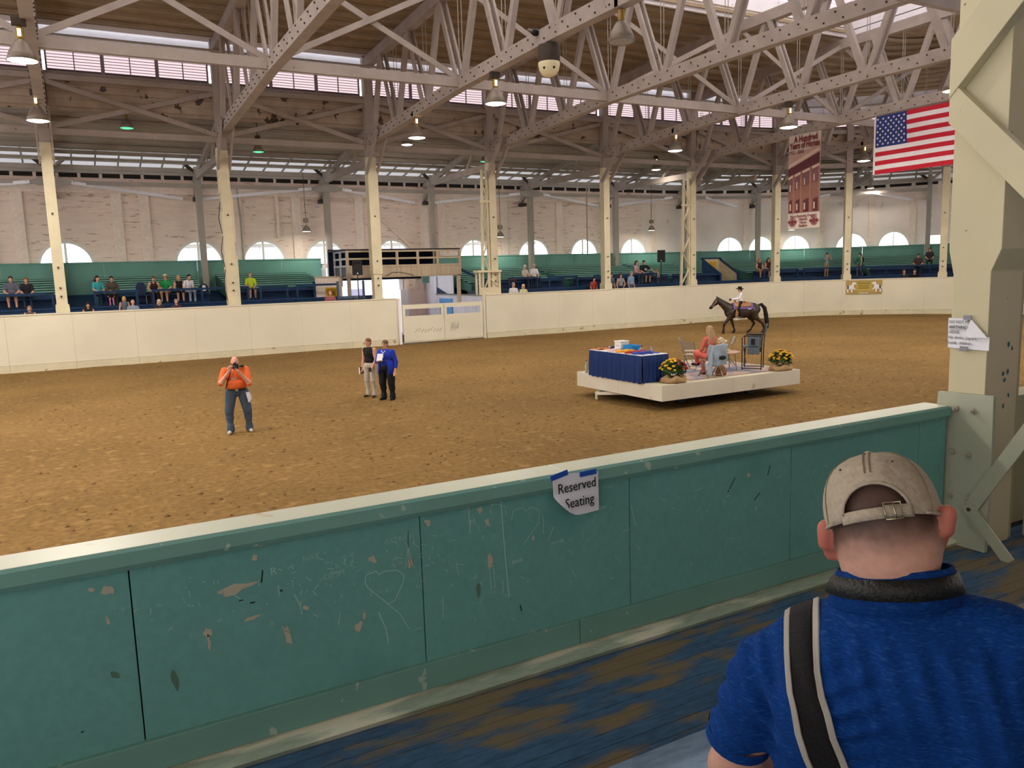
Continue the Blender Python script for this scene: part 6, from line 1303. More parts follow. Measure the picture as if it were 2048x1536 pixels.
for q in (-1, 1):
    MB().tube([(-1.05, .07*q, 1.83), (-1.14, .115*q, 1.66), (-1.33, .085*q, 1.43)], .011, 6).build('cheek_strap', M_REIN, br, True, True)
    MB().tube([(-1.33, .085*q, 1.43), (-1.05, .12*q, 1.34), (-.75, .10*q, 1.48), (-.42, .03*q, 1.67)], .009, 6).build('rein', M_REIN, br, True, True)
MB().tube([(-1.07, -.10, 1.80), (-1.14, 0, 1.83), (-1.07, .10, 1.80)], .011, 6).build('brow_band', M_REIN, br, True, True); MB().tube([(-1.30, -.085, 1.46), (-1.24, 0, 1.585), (-1.30, .085, 1.46)], .011, 6).build('nose_band', M_REIN, br, True, True); MB().tube([(-1.33, -.085, 1.43), (-1.2, 0, 1.27), (-1.0, 0, 1.28), (-.8, .0, 1.42)], .007, 6).build('slack_rein', M_REIN, br, True, True)
c_, s__ = math.cos(HR), math.sin(HR)
def hw(x, y, z): return (HP[0]+x*c_-y*s__, HP[1]+x*s__+y*c_, z)
RIDE = dict(SIT); RIDE.update(hip=(.12, 0, .54), kn=(.39, -.20, .22), an=(.44, -.04, -.19), wr=(.06, -.42, .72), el=(.22, -.10, .78))
rd = human('person', 'rider in a white shirt, black trousers and black cowboy hat on the bay horse', hw(.12, 0, 1.05), HR-PI/2, base=RIDE, h=1.68, w=.98, top='#e6e4ee', bottom='#16161a', shoe='#6b4a38', sleeve='long', hair='bun', hairc='#1c1512', vox=.014, hands=True, face_=False, R=dict(wr=(-.05, -.45, .72), foot=(0, -1, .1)), Lm=dict(wr=(.05, -.43, .72), foot=(0, -1, .1)))
h_ = Vector(rd['_head']); M_HAT = plain('black_felt', '#151213', .8)
mb = MB(); mb.lathe([(.10, .06), (.097, .10), (.092, .16), (.07, .185), (.03, .17), (.001, .165)], tuple(h_), 18, 0, .9, 1.1)
vs = []; fs = []
for k in range(24):
    a = 2*PI*k/24
    for r, i in ((.095, 0), (.15, 1), (.19, 2)): vs.append((h_.x+r*.9*math.cos(a), h_.y+r*1.12*math.sin(a), h_.z+.06+(.05*abs(math.cos(a))**2*(i/2)**1.5)-.02*(abs(math.sin(a))**4)*i/2))
for k in range(24):
    for i in range(2): fs.append((k*3+i, k*3+i+1, ((k+1) % 24)*3+i+1, ((k+1) % 24)*3+i))
mb.add(vs, fs); hb = mb.build('cowboy_hat', M_HAT, rd, True, True); hb.modifiers.new('thick', 'SOLIDIFY').thickness = .006
MB().lathe([(.102, .065), (.101, .09)], tuple(h_), 18, 0, .9, 1.1).build('hat_band', plain('silver_trim', '#cfcac2'), rd, True, True)
for sx in (-1, 1): MB().ball(tuple(Vector((sx*.055, -.515, .69))), .055, 8).build('glove', M_BLACK, rd, True, True)

# ---------------------------------------------------------------- spectators
def seat_person(s, z_head, lab, off=3.05, floor=2.5, turn=0., **k):
    p = P3(s, off, 0); h = 1.75*max(.86, min(1.12, (z_head-floor)/1.335)); k.setdefault('base', SIT); k.setdefault('h', h); return human('person', lab, (p.x, p.y, floor), rz_at(s)+turn, group=None, **k)
def stand_person(s, z_head, lab, off=1.0, floor=1.42, turn=0., **k):
    p = P3(s, off, 0); k.setdefault('h', (z_head-floor)/1.0); return human('person', lab, (p.x, p.y, floor), rz_at(s)+turn, **k)
seat_person(-2.19, 3.95, 'man in a grey shirt and shorts seated at the far left', top='#5d5f6d', bottom='#4a4a4f', legs='short', w=1.15, belly=.03, hair='short', hairc='#3a2c22')
seat_person(-1.62, 3.88, 'woman in a dark top seated beside the man in the grey shirt', top='#23212a', bottom='#22304a', hair='bob', hairc='#7a5236')
seat_person(1.16, 3.88, 'woman in a teal shirt with a dark braid, seated', top='#3f9ea6', bottom='#1f2f45', hair='long', hairc='#2b1d16', turn=.5)
seat_person(1.75, 3.84, 'person in a dark jacket over a yellow shirt, seated', top='#4a4136', bottom='#2b2b30', hair='short', hairc='#241a14', w=1.1, sleeve='long')
seat_person(1.66, 3.45, 'small child in pink trousers in front of the person in the dark jacket', off=2.75, top='#3a2b33', bottom='#c97fa0', hair='bob', hairc='#2b1d16', h=1.02)
seat_person(3.5, 3.80, 'woman in a black camisole leaning on the rail', top='#2b1f22', bottom='#3a2328', sleeve='none', hair='bun', hairc='#6b4630', w=1.15, lean=.35)
pg = seat_person(4.05, 3.87, 'person in a green shirt and pale hat, seated', top='#1f8a4c', bottom='#b0926f', legs='short', hair='short', hairc='#5a4330', turn=-.4); cap_hat(pg, '#cfc29f', wide=True, name='sun_hat')
seat_person(4.62, 3.81, 'woman in a black dress with crossed bare legs', top='#17171c', bottom='#17171c', legs='short', sleeve='none', hair='bob', hairc='#b58a55')
seat_person(5.0, 3.85, 'man in a white shirt bending forward at the right end of the row', top='#e2e0ea', bottom='#8d9bb0', hair='short', hairc='#1d1612', lean=.25, turn=.4)
seat_person(7.94, 3.86, 'viewer in a lime yellow shirt with grey curly hair', top='#b9cf2e', bottom='#5a5a58', legs='short', hair='short', hairc='#8a7560')
t = thing('backpack', 'black and white backpack on the bench at the right end of the row', 'backpack', P3(5.72, 3.15, 2.96)); MB().prism([(-.2, 0), (.2, 0), (.2, .3), (.1, .42), (-.1, .42), (-.2, .3)], (0, -.12, 0), (1, 0, 0), (0, 0, 1), (0, .24, 0)).build('bag_body', M_BLACK, t, local=True, bevel=.02); MB().prism([(-.1, .08), (.1, .08), (.08, .34), (-.05, .36)], (0, -.125, 0), (1, 0, 0), (0, 0, 1), (0, -.02, 0)).build('white_pocket', plain('pocket_white', '#d9dae2'), t, local=True)
t = thing('folded_chair', 'navy rounded chair back standing at the left of the row of four', 'chair', P3(2.95, 3.0, 2.5)); MB().prism([(-.22, 0), (.22, 0), (.22, .75), (.12, .95), (-.12, .95), (-.22, .75)], (0, 0, .1), (1, 0, 0), (0, 0, 1), (0, .08, 0)).build('back_shell', plain('navy_plastic', '#182c4a'), t, local=True, bevel=.02); MB().box((-.2, -.3, .42), (.2, .02, .46)).build('seat', MATS['navy_plastic'], t, local=True)
for x in (-.18, .18): MB().tube([(x, -.26, 0), (x, -.24, .42)], .015, 6).build('leg', M_METAL, bpy.data.objects['folded_chair'], local=True)
FRONT = [(-1.52, 2.68, 'woman with wavy grey-brown hair peeping over the wall at far left', dict(top='#5b4a44', hair='bob', hairc='#8a6a55', sleeve='none')), (.65, 2.72, 'person with long dark hair peeping over the wall right of the first column', dict(top='#1d1b1e', hair='long', hairc='#2b1c16', sleeve='none')),
 (2.41, 2.78, 'balding man in a checked shirt peeping over the wall', dict(top='#8d95a8', hair=None, skin='pink')), (3.48, 2.74, 'person with pale hair and dark glasses peeping over the wall', dict(top='#2f2b2b', hair='bob', hairc='#c7bda6')), (4.19, 2.72, 'man with grey hair and a maroon shirt peeping over the wall', dict(top='#4a2f35', hair='short', hairc='#9b8d80')),
 (11.28, 2.83, 'bald man in a checked pink shirt at the desk left of the gate', dict(top='#9c5a5c', hair=None, skin='pink', w=1.15)), (21.68, 2.95, 'man with grey hair in a white shirt behind the wall right of the gate', dict(top='#e3e1e4', hair='short', hairc='#9a958f', skin='pink')), (22.32, 2.80, 'woman with white hair in a pale yellow top behind the wall', dict(top='#d9d59b', hair='bob', hairc='#e0d5bd')),
 (49.39, 3.07, 'child in a dark shirt leaning on the wall, left of the pair', dict(top='#27303a', hair='short', hairc='#4a3626', lean=.2)), (49.98, 3.12, 'child in a black shirt leaning on the wall, right of the pair', dict(top='#141517', hair='short', hairc='#3a2a1e', lean=.2))]
for s, zh, lab, k in FRONT: seat_person(s, zh, lab, off=.85, floor=1.42, bottom='#2b3340', **k)
stand_person(2.09, 2.93, 'fair-haired child in grey and light blue standing behind the wall', off=1.1, top='#5b6672', bottom='#3b4656', sleeve='none', hair='bob', hairc='#c39a63')
stand_person(28.5, 3.27, 'man in a slate blue shirt standing in the group of three', top='#4b5c78', bottom='#39424f', hair='short', hairc='#2b1f18')
stand_person(29.2, 3.23, 'woman in a grey tank top with a hand on her hip', top='#8b8c92', bottom='#222a38', hair='long', hairc='#2a1c15', sleeve='none', w=1.1, Lm=dict(el=(.36, .05, 1.12), wr=(.2, -.04, .98)))
stand_person(30.15, 3.33, 'man in a light blue shirt standing at the right of the group of three', off=1.2, top='#8299b8', bottom='#4a5567', hair='short', hairc='#8d8a84', w=1.15, turn=.3)
stand_person(27.45, 3.05, 'person in red half hidden behind the fifth cream column', off=1.3, top='#a8423a', bottom='#6b3430', hair='short', hairc='#2b1f18')
seat_person(23.72, 3.90, 'elderly woman with white hair in a cream top, seated right of the booth', top='#c9c2b2', bottom='#2b3a50', hair='bob', hairc='#d6d0c6', turn=.3); seat_person(24.34, 3.95, 'elderly man with white hair in a white shirt, seated right of the booth', top='#dcdae0', bottom='#1f2f4a', hair='short', hairc='#b5b0aa', w=1.1)
t = thing('red_bag', 'dark red bag on the bench left of the elderly couple', 'bag', P3(22.9, 3.1, 2.96)); MB().ball((0, 0, .1), .2, 12, 0, 1.2, .7, .6).build('bag_body', plain('dark_red_cloth', '#7d2f33'), t, True, True); MB().tube([(-.1, 0, .18), (0, 0, .3), (.1, 0, .18)], .015, 6).build('handle', M_BLACK, t, True, True)
seat_person(31.98, 4.04, 'woman in a pale pink top seated beside the man in the dark printed shirt', top='#c9aeb0', bottom='#39424f', hair='long', hairc='#5a3d2a', turn=.5)
pd = seat_person(32.6, 4.06, 'man in a dark shirt with a white print, one arm out', top='#20242f', bottom='#3b3f47', legs='short', hair='short', hairc='#17110e', w=1.2, Lm=dict(el=(.42, -.05, .86), wr=(.55, -.2, .72))); MB().box((-.06, -.175, .88), (.06, -.15, 1.0)).build('white_print', plain('pocket_white', '#d9dae2'), pd, local=True)
seat_person(33.65, 3.78, 'small fair child seated left of the loudspeaker stand', top='#b5917c', bottom='#7a6a60', hair='short', hairc='#b89058', h=1.25)
seat_person(41.5, 3.94, 'woman with long fair hair in dark straps seated left of the banner foot', top='#3a2a2a', bottom='#9b7a62', sleeve='none', hair='long', hairc='#a57c4d', legs='short'); seat_person(42.05, 3.96, 'woman with dark hair in a dark red top seated left of the banner foot', top='#4a2026', bottom='#8b6b57', sleeve='none', hair='long', hairc='#3a2419', legs='short')
pc = stand_person(45.4, 4.18, 'man in a pale shirt and khaki trousers filming from the walkway', off=2.9, floor=2.5, top='#8fa0a8', bottom='#a58e6c', turn=.4, R=dict(el=(-.25, -.2, 1.25), wr=(-.1, -.3, 1.55)), Lm=dict(el=(.25, -.2, 1.25), wr=(.1, -.3, 1.52))); cap_hat(pc, '#3a3f47')
stand_person(47.2, 4.10, 'person in a green tank top walking to the right with a backpack', off=2.9, floor=2.5, top='#1f8a5c', bottom='#5c6168', sleeve='none', hair='bun', hairc='#241a14', turn=-1.2, R=dict(kn=(-.1, -.15, .5), an=(-.1, -.12, .085)), Lm=dict(kn=(.1, .02, .5), an=(.1, .2, .12)))
t = thing('daypack', 'dark daypack on the back of the person in the green tank top', 'backpack', P3(47.2, 2.9, 3.55), rz_at(47.2)-1.2); MB().ball((0, .2, .08), .15, 12, 0, 1.1, .6, 1.4).build('pack_body', M_BLACK, t, True, True); MB().tube([(-.1, .14, .26), (-.12, -.12, .2), (-.11, -.04, -.08)], .02, 6).build('strap', M_BLACK, t, True, True)
seat_person(50.75, 4.3, 'person in a dark patterned top sitting high at the right end', off=3.7, floor=2.9, top='#3b3438', bottom='#2a2a30', hair='bob', hairc='#3b2a20'); seat_person(50.2, 3.9, 'person in a plaid shirt sitting below the dark patterned top', off=3.0, top='#4a3a3a', bottom='#2a2f3a', hair='short', hairc='#2b1f18', w=1.2); seat_person(52.1, 4.0, 'person in an orange-brown top right of the last cream column', off=3.0, top='#9c5a3a', bottom='#2b3340', hair='bob', hairc='#6a4a30')
for x, y, lab, k in ((17.9, 51.5, 'person in a white shirt outside in the yard, left of three', dict(top='#e9e9ee', bottom='#4a5a78')), (18.7, 51.8, 'person in a dark blue shirt outside in the yard, middle of three', dict(top='#3a4a7a', bottom='#2b3450')), (20.0, 52.0, 'person in white outside in the yard, right of three', dict(top='#f0eef2', bottom='#d9d4d8'))):
    human('person', lab, (x, y, -.05), .2, h=1.75, hair='short', hairc='#3a2c22', **k)
# ---------------------------------------------------------------- the man in the cap in front of the viewer
MAN = (1.09, .78, 0.0); MRZ = -math.radians(54.6)
pr, rl = math.radians(24), math.radians(-14.5)
HO = Vector((.001, .018, 2.984))
RH = Matrix.Rotation(rl, 3, 'Y') @ Matrix.Rotation(-pr, 3, 'X')
def hd(x, y, z): return tuple(HO + RH @ Vector((x, y, z)))
RN = np.array(RH)      # columns map head axes to local axes
B = []
B.append(('e', hd(0, .006, .018), (.0765, .097, .10), RN, 1)); B.append(('e', hd(0, -.022, -.045), (.069, .058, .07), RN, 1)); B.append(('e', hd(0, .0, -.04), (.074, .06, .06), RN, 1)); B.append(('e', hd(0, .055, -.06), (.058, .058, .075), RN, 0)); B.append(('c', hd(0, .105, -.03), hd(0, .122, -.062), .012, .016, 0)); B.append(('e', hd(0, .06, -.115), (.035, .035, .028), RN, 0))
B.append(('c', (.021, -.004, 2.76), (.009, .006, 2.945), .072, .068, 1))
for sx, e in ((-1, (-.0835, .012, 2.951)), (1, (.0875, .012, 2.994))):
    B.append(('c', (e[0], e[1]-.006, e[2]+.022), (e[0]-sx*.006, e[1]+.004, e[2]-.026), .011, .009, 2)); B.append(('c', (e[0]-sx*.012, e[1]+.012, e[2]+.02), (e[0]-sx*.012, e[1]+.014, e[2]-.02), .010, .009, 2)); B.append(('c', (e[0]+sx*.004, e[1]-.012, e[2]+.026), (e[0]+sx*.003, e[1]-.012, e[2]-.004), .007, .008, 2))
# trunk, arms, legs
B.append(('e', (.015, .03, 2.62), (.17, .105, .2), None, 0)); B.append(('e', (.01, .04, 2.38), (.16, .115, .2), None, 0)); B.append(('e', (.01, .06, 2.24), (.17, .13, .11), None, 3))
arm = {}
for sx, sh, el, wr in ((-1, (-.158, .03, 2.685), (-.240, .085, 2.465), (-.10, .31, 2.45)), (1, (.213, .02, 2.795), (.285, .10, 2.50), (.13, .32, 2.47))):
    B.append(('c', sh, el, .046, .046, 0)); B.append(('c', el, wr, .046, .030, 0)); d = Vector(wr)-Vector(el); d.normalize(); w0 = Vector(wr); sdv = d.cross(Vector((0, 0, 1))).normalized()
    B.append(('c', tuple(w0), tuple(w0+d*.06), .03, .034, 0))
    for i in range(4):
        o = sdv*(i-1.5)*.019; b1 = w0+d*.085+o; ln = (.04, .046, .042, .032)[i]; b2 = b1+(d*.9+Vector((0, 0, -.4)))*ln; b3 = b2+(d*.3+Vector((0, 0, -.9)))*ln; B.append(('c', tuple(w0+d*.04+o), tuple(b1), .012, .011, 0)); B.append(('c', tuple(b1), tuple(b2), .010, .009, 0)); B.append(('c', tuple(b2), tuple(b3), .009, .008, 0))
    t0 = w0+d*.03-sdv*sx*.026; B.append(('c', tuple(t0), tuple(t0+d*.03-sdv*sx*.02), .013, .012, 0)); B.append(('c', tuple(t0+d*.03-sdv*sx*.02), tuple(t0+d*.065-sdv*sx*.016), .012, .009, 0))
for sx in (-1, 1):
    B.append(('c', (.01+sx*.09, .08, 2.23), (.01+sx*.13, .48, 2.22), .085, .065, 3)); B.append(('c', (.01+sx*.13, .48, 2.22), (.01+sx*.13, .46, 1.74), .062, .045, 3)); B.append(('c', (.01+sx*.13, .45, 1.655), (.01+sx*.14, .62, 1.645), .042, .034, 4))
def stubble():
    m = mat('cropped_hair_skin', '#bd9282', .55, .06, 14, fine=(90, .05), bump=.08, bscale=120, local=True); t = m.node_tree; N = t.nodes; L_ = t.links
    b = N['Principled BSDF']; src = b.inputs['Base Color'].links[0].from_socket; tc = N.new('ShaderNodeTexCoord')
    upv = RH @ Vector((0, 0, 1)); fwv = RH @ Vector((0, 1, 0))
    def dist(v): 
        n = N.new('ShaderNodeVectorMath'); n.operation = 'DOT_PRODUCT'; L_.new(tc.outputs['Object'], n.inputs[0]); n.inputs[1].default_value = v; return n.outputs['Value']
    n1 = N.new('ShaderNodeTexNoise'); n1.inputs['Scale'].default_value = 28; n1.inputs['Detail'].default_value = 6; L_.new(tc.outputs['Object'], n1.inputs['Vector'])
    ma = N.new('ShaderNodeMath'); ma.operation = 'MULTIPLY_ADD'; L_.new(n1.outputs['Fac'], ma.inputs[0]); ma.inputs[1].default_value = .05; L_.new(dist(upv), ma.inputs[2])
    c0 = HO.dot(upv); mr = N.new('ShaderNodeMapRange'); mr.interpolation_type = 'SMOOTHSTEP'; L_.new(ma.outputs[0], mr.inputs[0]); mr.inputs[1].default_value = c0-.05; mr.inputs[2].default_value = c0+.025; mr.inputs[3].default_value = 0; mr.inputs[4].default_value = .92
    mf = N.new('ShaderNodeMapRange'); L_.new(dist(fwv), mf.inputs[0]); f0 = HO.dot(fwv); mf.inputs[1].default_value = f0+.03; mf.inputs[2].default_value = f0+.05; mf.inputs[3].default_value = 1; mf.inputs[4].default_value = 0
    mm = N.new('ShaderNodeMath'); mm.operation = 'MULTIPLY'; L_.new(mr.outputs[0], mm.inputs[0]); L_.new(mf.outputs[0], mm.inputs[1])
    mx = N.new('ShaderNodeMixRGB'); L_.new(mm.outputs[0], mx.inputs[0]); L_.new(src, mx.inputs[1]); mx.inputs[2].default_value = (*lin('#33261f'), 1); L_.new(mx.outputs[0], b.inputs['Base Color']); return m
M_SK = mat('man_skin', '#bd9282', .5, .06, 14, fine=(90, .05), bump=.08, bscale=120); M_STB = stubble(); M_STB2 = mat('ear_skin', '#b0685a', .5, .08, 14)
mn = body('person', B, .0062, [M_SK, M_STB, M_STB2, cloth('#3a4152'), M_BLACK], None, .016); mn.location = MAN; mn.rotation_euler = (0, 0, MRZ)
tag(mn, 'man seen from behind in a khaki cap and heathered blue shirt with shoulder strap', 'person')
for q in (-1, 1): MB().ball(hd(q*.031, .098, -.022), .0105, 8).build('eye', plain('dark_eye', '#2b1d17', .3), mn, True, True)
MB().ball(hd(0, .108, -.088), .02, 8, 0, 1, .4, .35).build('mouth', plain('lip_red', '#a85a52'), mn, True, True)
# shirt
def shirt_mat():
    m = mat('heather_blue_knit', '#0f3676', .9, .10, 5, fine=(110, .22), stretch=(1, 1, 5), bump=.2, bscale=90, spec=.08, wear='#1f4a88', wscale=55, wt=.55, wsoft=.16); return m
M_SHIRT = shirt_mat()
T = [('e', (.018, .03, 2.60), (.190, .122, .22), None, 0), ('e', (.012, .045, 2.36), (.182, .135, .2), None, 0), ('c', (-.135, .008, 2.742), (.185, .005, 2.806), .058, .060, 0), ('c', (.018, .0, 2.842), (-.105, .005, 2.786), .053, .048, 0), ('c', (.018, .0, 2.845), (.165, .005, 2.832), .055, .052, 0), ('e', (.02, -.03, 2.74), (.165, .085, .13), None, 0), ('e', (-.08, -.045, 2.68), (.08, .06, .12), None, 0), ('e', (.13, -.045, 2.70), (.08, .06, .12), None, 0), ('c', (.018, .0, 2.82), (.016, .005, 2.888), .078, .073, 0),
     ('c', (-.172, .02, 2.70), (-.226, .062, 2.54), .064, .058, 0), ('c', (.217, .02, 2.79), (.268, .07, 2.61), .068, .066, 0)]
def wrinkle(G):
    x, y, z = G[..., 0], G[..., 1], G[..., 2]; back = np.clip((.03-y)/.06, 0, 1)
    a = .0052*np.sin((x-.02)*150+8*np.sin(z*7))*np.clip((z-2.62)/.1, 0, 1)*np.clip((2.845-z)/.03, 0, 1)*back*(.45+.55*np.sin(x*37+2)**2)
    b = .0045*np.sin((x*.8+z*.9)*95)*np.clip((-.05-x)/.06, 0, 1)*np.clip((2.78-z)/.1, 0, 1)*np.clip((z-2.5)/.08, 0, 1)
    c = .004*np.sin((z*1.0-x*.5)*60)*np.clip((2.62-z)/.12, 0, 1)
    r = np.sqrt((x+.12)**2+(z-2.88)**2); d = .0042*np.sin(r*170)*np.clip((x+.09)/.03, 0, 1)*np.clip((.03-x)/.05, 0, 1)*back*np.clip((2.83-z)/.06, 0, 1)*np.clip((z-2.62)/.06, 0, 1)
    return a+b+c+d
def hemcut(G):     # sleeves and body end at a hem
    x, z, y = G[..., 0], G[..., 2], G[..., 1]; l = np.where(x < -.165, 2.535+.15*(x+.23)-z, -1); r = np.where(x > .2, 2.56-.15*(x-.27)-z, -1); return np.maximum(np.maximum(l, r), 2.21-z)
sh_ = body('shirt', T, .0052, [M_SHIRT], mn, .022, wrinkle, hemcut)
import mathutils.bvhtree as bvt
bv = bvt.BVHTree.FromPolygons([v.co.copy() for v in sh_.data.vertices], [tuple(p.vertices) for p in sh_.data.polygons])
bvb = bvt.BVHTree.FromPolygons([v.co.copy() for v in mn.data.vertices], [tuple(p.vertices) for p in mn.data.polygons])
def onback(x, z, d=.004):
    h = bv.ray_cast(Vector((x, -1, z)), Vector((0, 1, 0)))[0]; return (h+Vector((0, -d, 0))) if h else Vector((x, 0, z))
def ontop(x, fi, d=.004):
    u = Vector((0, math.cos(math.radians(fi)), math.sin(math.radians(fi)))); c = Vector((x, .02, 2.70)); h = bv.ray_cast(c+u, -u)[0]; return h+u*d
# sleeve hem bands, collar and neck strap
for c, ax, r0 in (((-.2275, .063, 2.545), Vector((-.25, .24, -.94)), .0605), ((.264, .068, 2.575), Vector((.25, .24, -.94)), .0675)):
    MB().tube([Vector(c)-ax.normalized()*.012, Vector(c)+ax.normalized()*.012], [r0, r0*.995], 28, cap=False).build('sleeve_hem', M_SHIRT, mn, True, True)
def ring(name, m, f0, f1, a0, a1, n=40, thick=.004):
    vs = []; fs = []
    for i in range(n+1): a = a0+(a1-a0)*i/n; vs += [f0(a), f1(a)]
    for i in range(n): fs.append((2*i, 2*i+2, 2*i+3, 2*i+1))
    o = MB().add(vs, fs).build(name, m, mn, True, True); o.modifiers.new('thick', 'SOLIDIFY').thickness = thick; return o
NC = (.018, .004)
def col(r, zb, dz):     # height falls from the nape towards the throat, lower on the left
    return lambda a: (NC[0]+r*1.04*math.cos(a), NC[1]+r*math.sin(a)*1.02, zb+dz*(.5-.5*math.sin(a))+.014*math.cos(a))
ring('collar', M_SHIRT, col(.080, 2.902, .038), col(.094, 2.850, .030), -PI*1.35, PI*.35)
ring('collar_stand', M_SHIRT, col(.076, 2.880, .040), col(.0795, 2.897, .036), -PI*1.35, PI*.35)
M_STRAP = mat('black_strap_leather', '#17191a', .42, .1, 20, bump=.3, bscale=160)
ring('neck_strap', M_STRAP, col(.0865, 2.894, .038), col(.098, 2.866, .036), -PI*.97, PI*-.03, thick=.003)
# shoulder strap with grey piping, laid on the back
rows = [(-.101, None, 2.735, .0285), (-.093, None, 2.711, .030), (-.084, None, 2.672, .031), (-.072, None, 2.634, .032), (-.055, None, 2.58, .032), (-.03, None, 2.50, .032), (0., None, 2.42, .032)]
def rib(name, m, u0, u1, d, thick):
    vs = []; fs = []; k = 4
    R_ = []
    for x, fi in ((-.122, 50), (-.122, 64), (-.121, 78), (-.120, 92), (-.118, 106), (-.115, 120), (-.112, 134), (-.108, 148)): R_.append([ontop(x+.027*(2*(u0+(u1-u0)*j/k)-1), fi, d) for j in range(k+1)])
    for x, y, z, w in rows:
        line_ = []
        for j in range(k+1):
            u = 2*(u0+(u1-u0)*j/k)-1; xx = x+w*u; zz = z+.004*u
            line_.append(onback(xx, zz, d) if y is None else Vector((xx, y-.02, zz+.004)))
        R_.append(line_)
    for L_ in R_: vs += L_
    for i in range(len(R_)-1):
        for j in range(k): fs.append((i*(k+1)+j, i*(k+1)+j+1, (i+1)*(k+1)+j+1, (i+1)*(k+1)+j))
    o = MB().add(vs, fs).build(name, m, mn, True, True); o.modifiers.new('thick', 'SOLIDIFY').thickness = thick; return o
M_WEB = mat('black_webbing', '#0c0d0f', .8, .1, 30, bump=.3, bscale=200); M_PIPE = mat('grey_piping', '#9d9a93', .7, .06, 20)
rib('shoulder_strap', M_WEB, .10, .90, .005, .003); rib('strap_piping', M_PIPE, 0, .16, .0065, .0045); rib('strap_piping', M_PIPE, .84, 1.0, .0065, .0045)
# cap
M_KHAKI = mat('khaki_cotton', '#a69c8c', .85, .07, 9, fine=(120, .08), bump=.35, bscale=45, spec=.1)
prof = [(r_, z_*.92) for r_, z_ in ((1.0, 0), (1.005, .012), (1.0, .03), (.985, .045), (.955, .060), (.905, .075), (.83, .089), (.73, .101), (.60, .111), (.45, .1185), (.28, .1235), (.12, .1255))]
RX, RY = .0865, .106; n = 96
def crown(i, k, o=0):
    a = 2*PI*k/n; r, z = prof[i]; puck = 1+.006*math.sin(a*3+.4)*(i/11) + .004*math.sin(a*11+i)*(1 if i < 6 else .3); return Vector((RX*r*puck*math.cos(a)*(1+o), .006+RY*r*puck*math.sin(a)*(1+o), z))
def arch(k):        # height of the opening at the back, in profile height
    a = 2*PI*k/n+PI/2; a = (a+PI) % (2*PI)-PI; w = .60; return .052*math.sqrt(max(0, 1-(a/w)**2)) if abs(a) < w else -1
vs = []; fs = []
for i in range(len(prof)):
    for k in range(n):
        p = crown(i, k); h = arch(k)
        if h > 0 and p.z < h:
            # slide points of the opening up to its edge
            zz = h; j = 0
            while j < len(prof)-2 and prof[j+1][1] < zz: j += 1
            t_ = (zz-prof[j][1])/(prof[j+1][1]-prof[j][1]); p = crown(j, k).lerp(crown(j+1, k), min(1, max(0, t_)))
        vs.append(hd(*p))
for i in range(len(prof)-1):
    for k in range(n):
        k2 = (k+1) % n; h = min(arch(k), arch(k2))
        if h > 0 and prof[i+1][1] <= h: continue
        fs.append((i*n+k, i*n+k2, (i+1)*n+k2, (i+1)*n+k))
vs.append(hd(0, .006, .1161)); fs += [((len(prof)-1)*n+k, (len(prof)-1)*n+(k+1) % n, len(vs)-1) for k in range(n)]
cp = MB().add(vs, fs).build('cap', M_KHAKI, mn, True, True); cp.modifiers.new('thick', 'SOLIDIFY').thickness = .003
M_STITCH = mat('khaki_stitch', '#83765f', .9, .05, 10)
mb = MB()
for da in (-.055, -.04, .04, .055):
    pts = []
    for i in range(5, len(prof)): a = -PI/2+da/max(.25, prof[i][0]); r, z = prof[i]; pts.append(hd(RX*r*1.005*math.cos(a), .006+RY*r*1.005*math.sin(a), z+.0008))
    mb.tube(pts, .0008, 4)
for base in (-PI/2+PI/3, -PI/2-PI/3, PI/6, 5*PI/6):
    pts = []
    for i in range(0, len(prof)): r, z = prof[i]; pts.append(hd(RX*r*1.004*math.cos(base), .006+RY*r*1.004*math.sin(base), z+.0008))
    mb.tube(pts, .0009, 4)
mb.build('seam_stitches', M_STITCH, mn, True, True)
mb = MB(); e0 = [(2*PI*k/n) for k in range(n)]
edge = []
for k in range(n):
    h = arch(k)
    if h > 0:
        j = 0
        while j < len(prof)-2 and prof[j+1][1] < h: j += 1
        t_ = (h-prof[j][1])/(prof[j+1][1]-prof[j][1]); p = crown(j, k, .012).lerp(crown(j+1, k, .012), min(1, max(0, t_))); edge.append((k, hd(*p)))
MB().tube([p for k, p in edge], .0026, 6).build('opening_binding', M_KHAKI, mn, True, True)
MB().tube([hd(*(crown(0, k % n, .01)+Vector((0, 0, .002)))) for k in range(n) if arch(k) < 0 for _ in (0,)][:0] or [hd(*(crown(0, (72+13+j) % n, .01)+Vector((0, 0, .002)))) for j in range(71)], .0026, 6).build('lower_binding', M_KHAKI, mn, True, True)
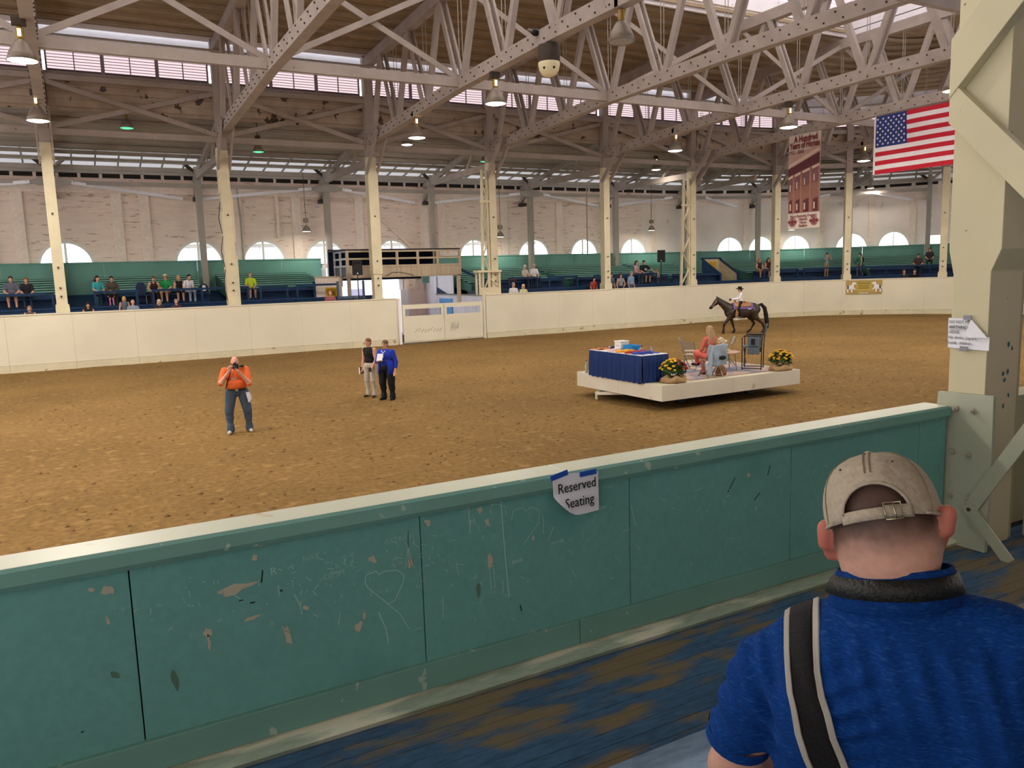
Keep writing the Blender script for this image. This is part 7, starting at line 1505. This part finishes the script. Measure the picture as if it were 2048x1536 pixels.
def bandp(a, z, o): return hd(RX*(1.012+o)*math.cos(a), .006+RY*(1.012+o)*math.sin(a), z)
def band(name, m, a0, a1, z0, z1, o, k=16):
    vs = []; 
    for i in range(k+1): a = a0+(a1-a0)*i/k; vs += [bandp(a, z0, o), bandp(a, z1, o)]
    b = MB().add(vs, [(2*i, 2*i+2, 2*i+3, 2*i+1) for i in range(k)]).build(name, m, mn, True, True); b.modifiers.new('thick', 'SOLIDIFY').thickness = .0025; return b
band('adjuster_strap', M_KHAKI, -PI/2-.62, -PI/2+.62, -.004, .0135, .0); band('strap_tail', M_KHAKI, -PI/2+.15, -PI/2+.58, -.002, .0150, .03)
M_BUCK = plain('brass_buckle', '#b5ac90', .25, .9); mb = MB(); ca = -PI/2+.27
q0 = [bandp(ca+da, z, .06) for da, z in ((-.13, -.007), (.13, -.007), (.13, .018), (-.13, .018), (-.13, -.007))]; mb.tube(q0, .0017, 6); mb.tube([bandp(ca+.02, -.007, .06), bandp(ca+.02, .018, .06)], .0014, 6); mb.build('buckle', M_BUCK, mn, True, True)
MB().ball(hd(0, .006, .1185), .008, 12, 0, 1, 1, .6).build('top_button', M_KHAKI, mn, True, True)
mb = MB()
for a in (-PI/2+.55, -PI/2-.62): r, z = .80, .0855; mb.ball(hd(RX*r*1.01*math.cos(a), .006+RY*r*1.01*math.sin(a), z), .0018, 6)
mb.build('eyelets', M_BLACK, mn, local=True)
vs = []; fs = []
for i in range(13):
    a = .35+(PI-.7)*i/12
    for r in (0, .5, 1): vs.append(hd(RX*math.cos(a)*(1-.1*r), .006+RY*math.sin(a)+.07*r*math.sin(a)**.7, .004-.02*r+.015*abs(math.cos(a))*-r))
for i in range(12):
    for j in range(2): fs.append((i*3+j, i*3+3+j, i*3+4+j, i*3+1+j))
MB().add(vs, fs).build('bill', M_KHAKI, mn, True, True).modifiers.new('thick', 'SOLIDIFY').thickness = .003

for o in bpy.data.objects:
    for k in ('_head', '_fd', '_sd'):
        if k in o: del o[k]
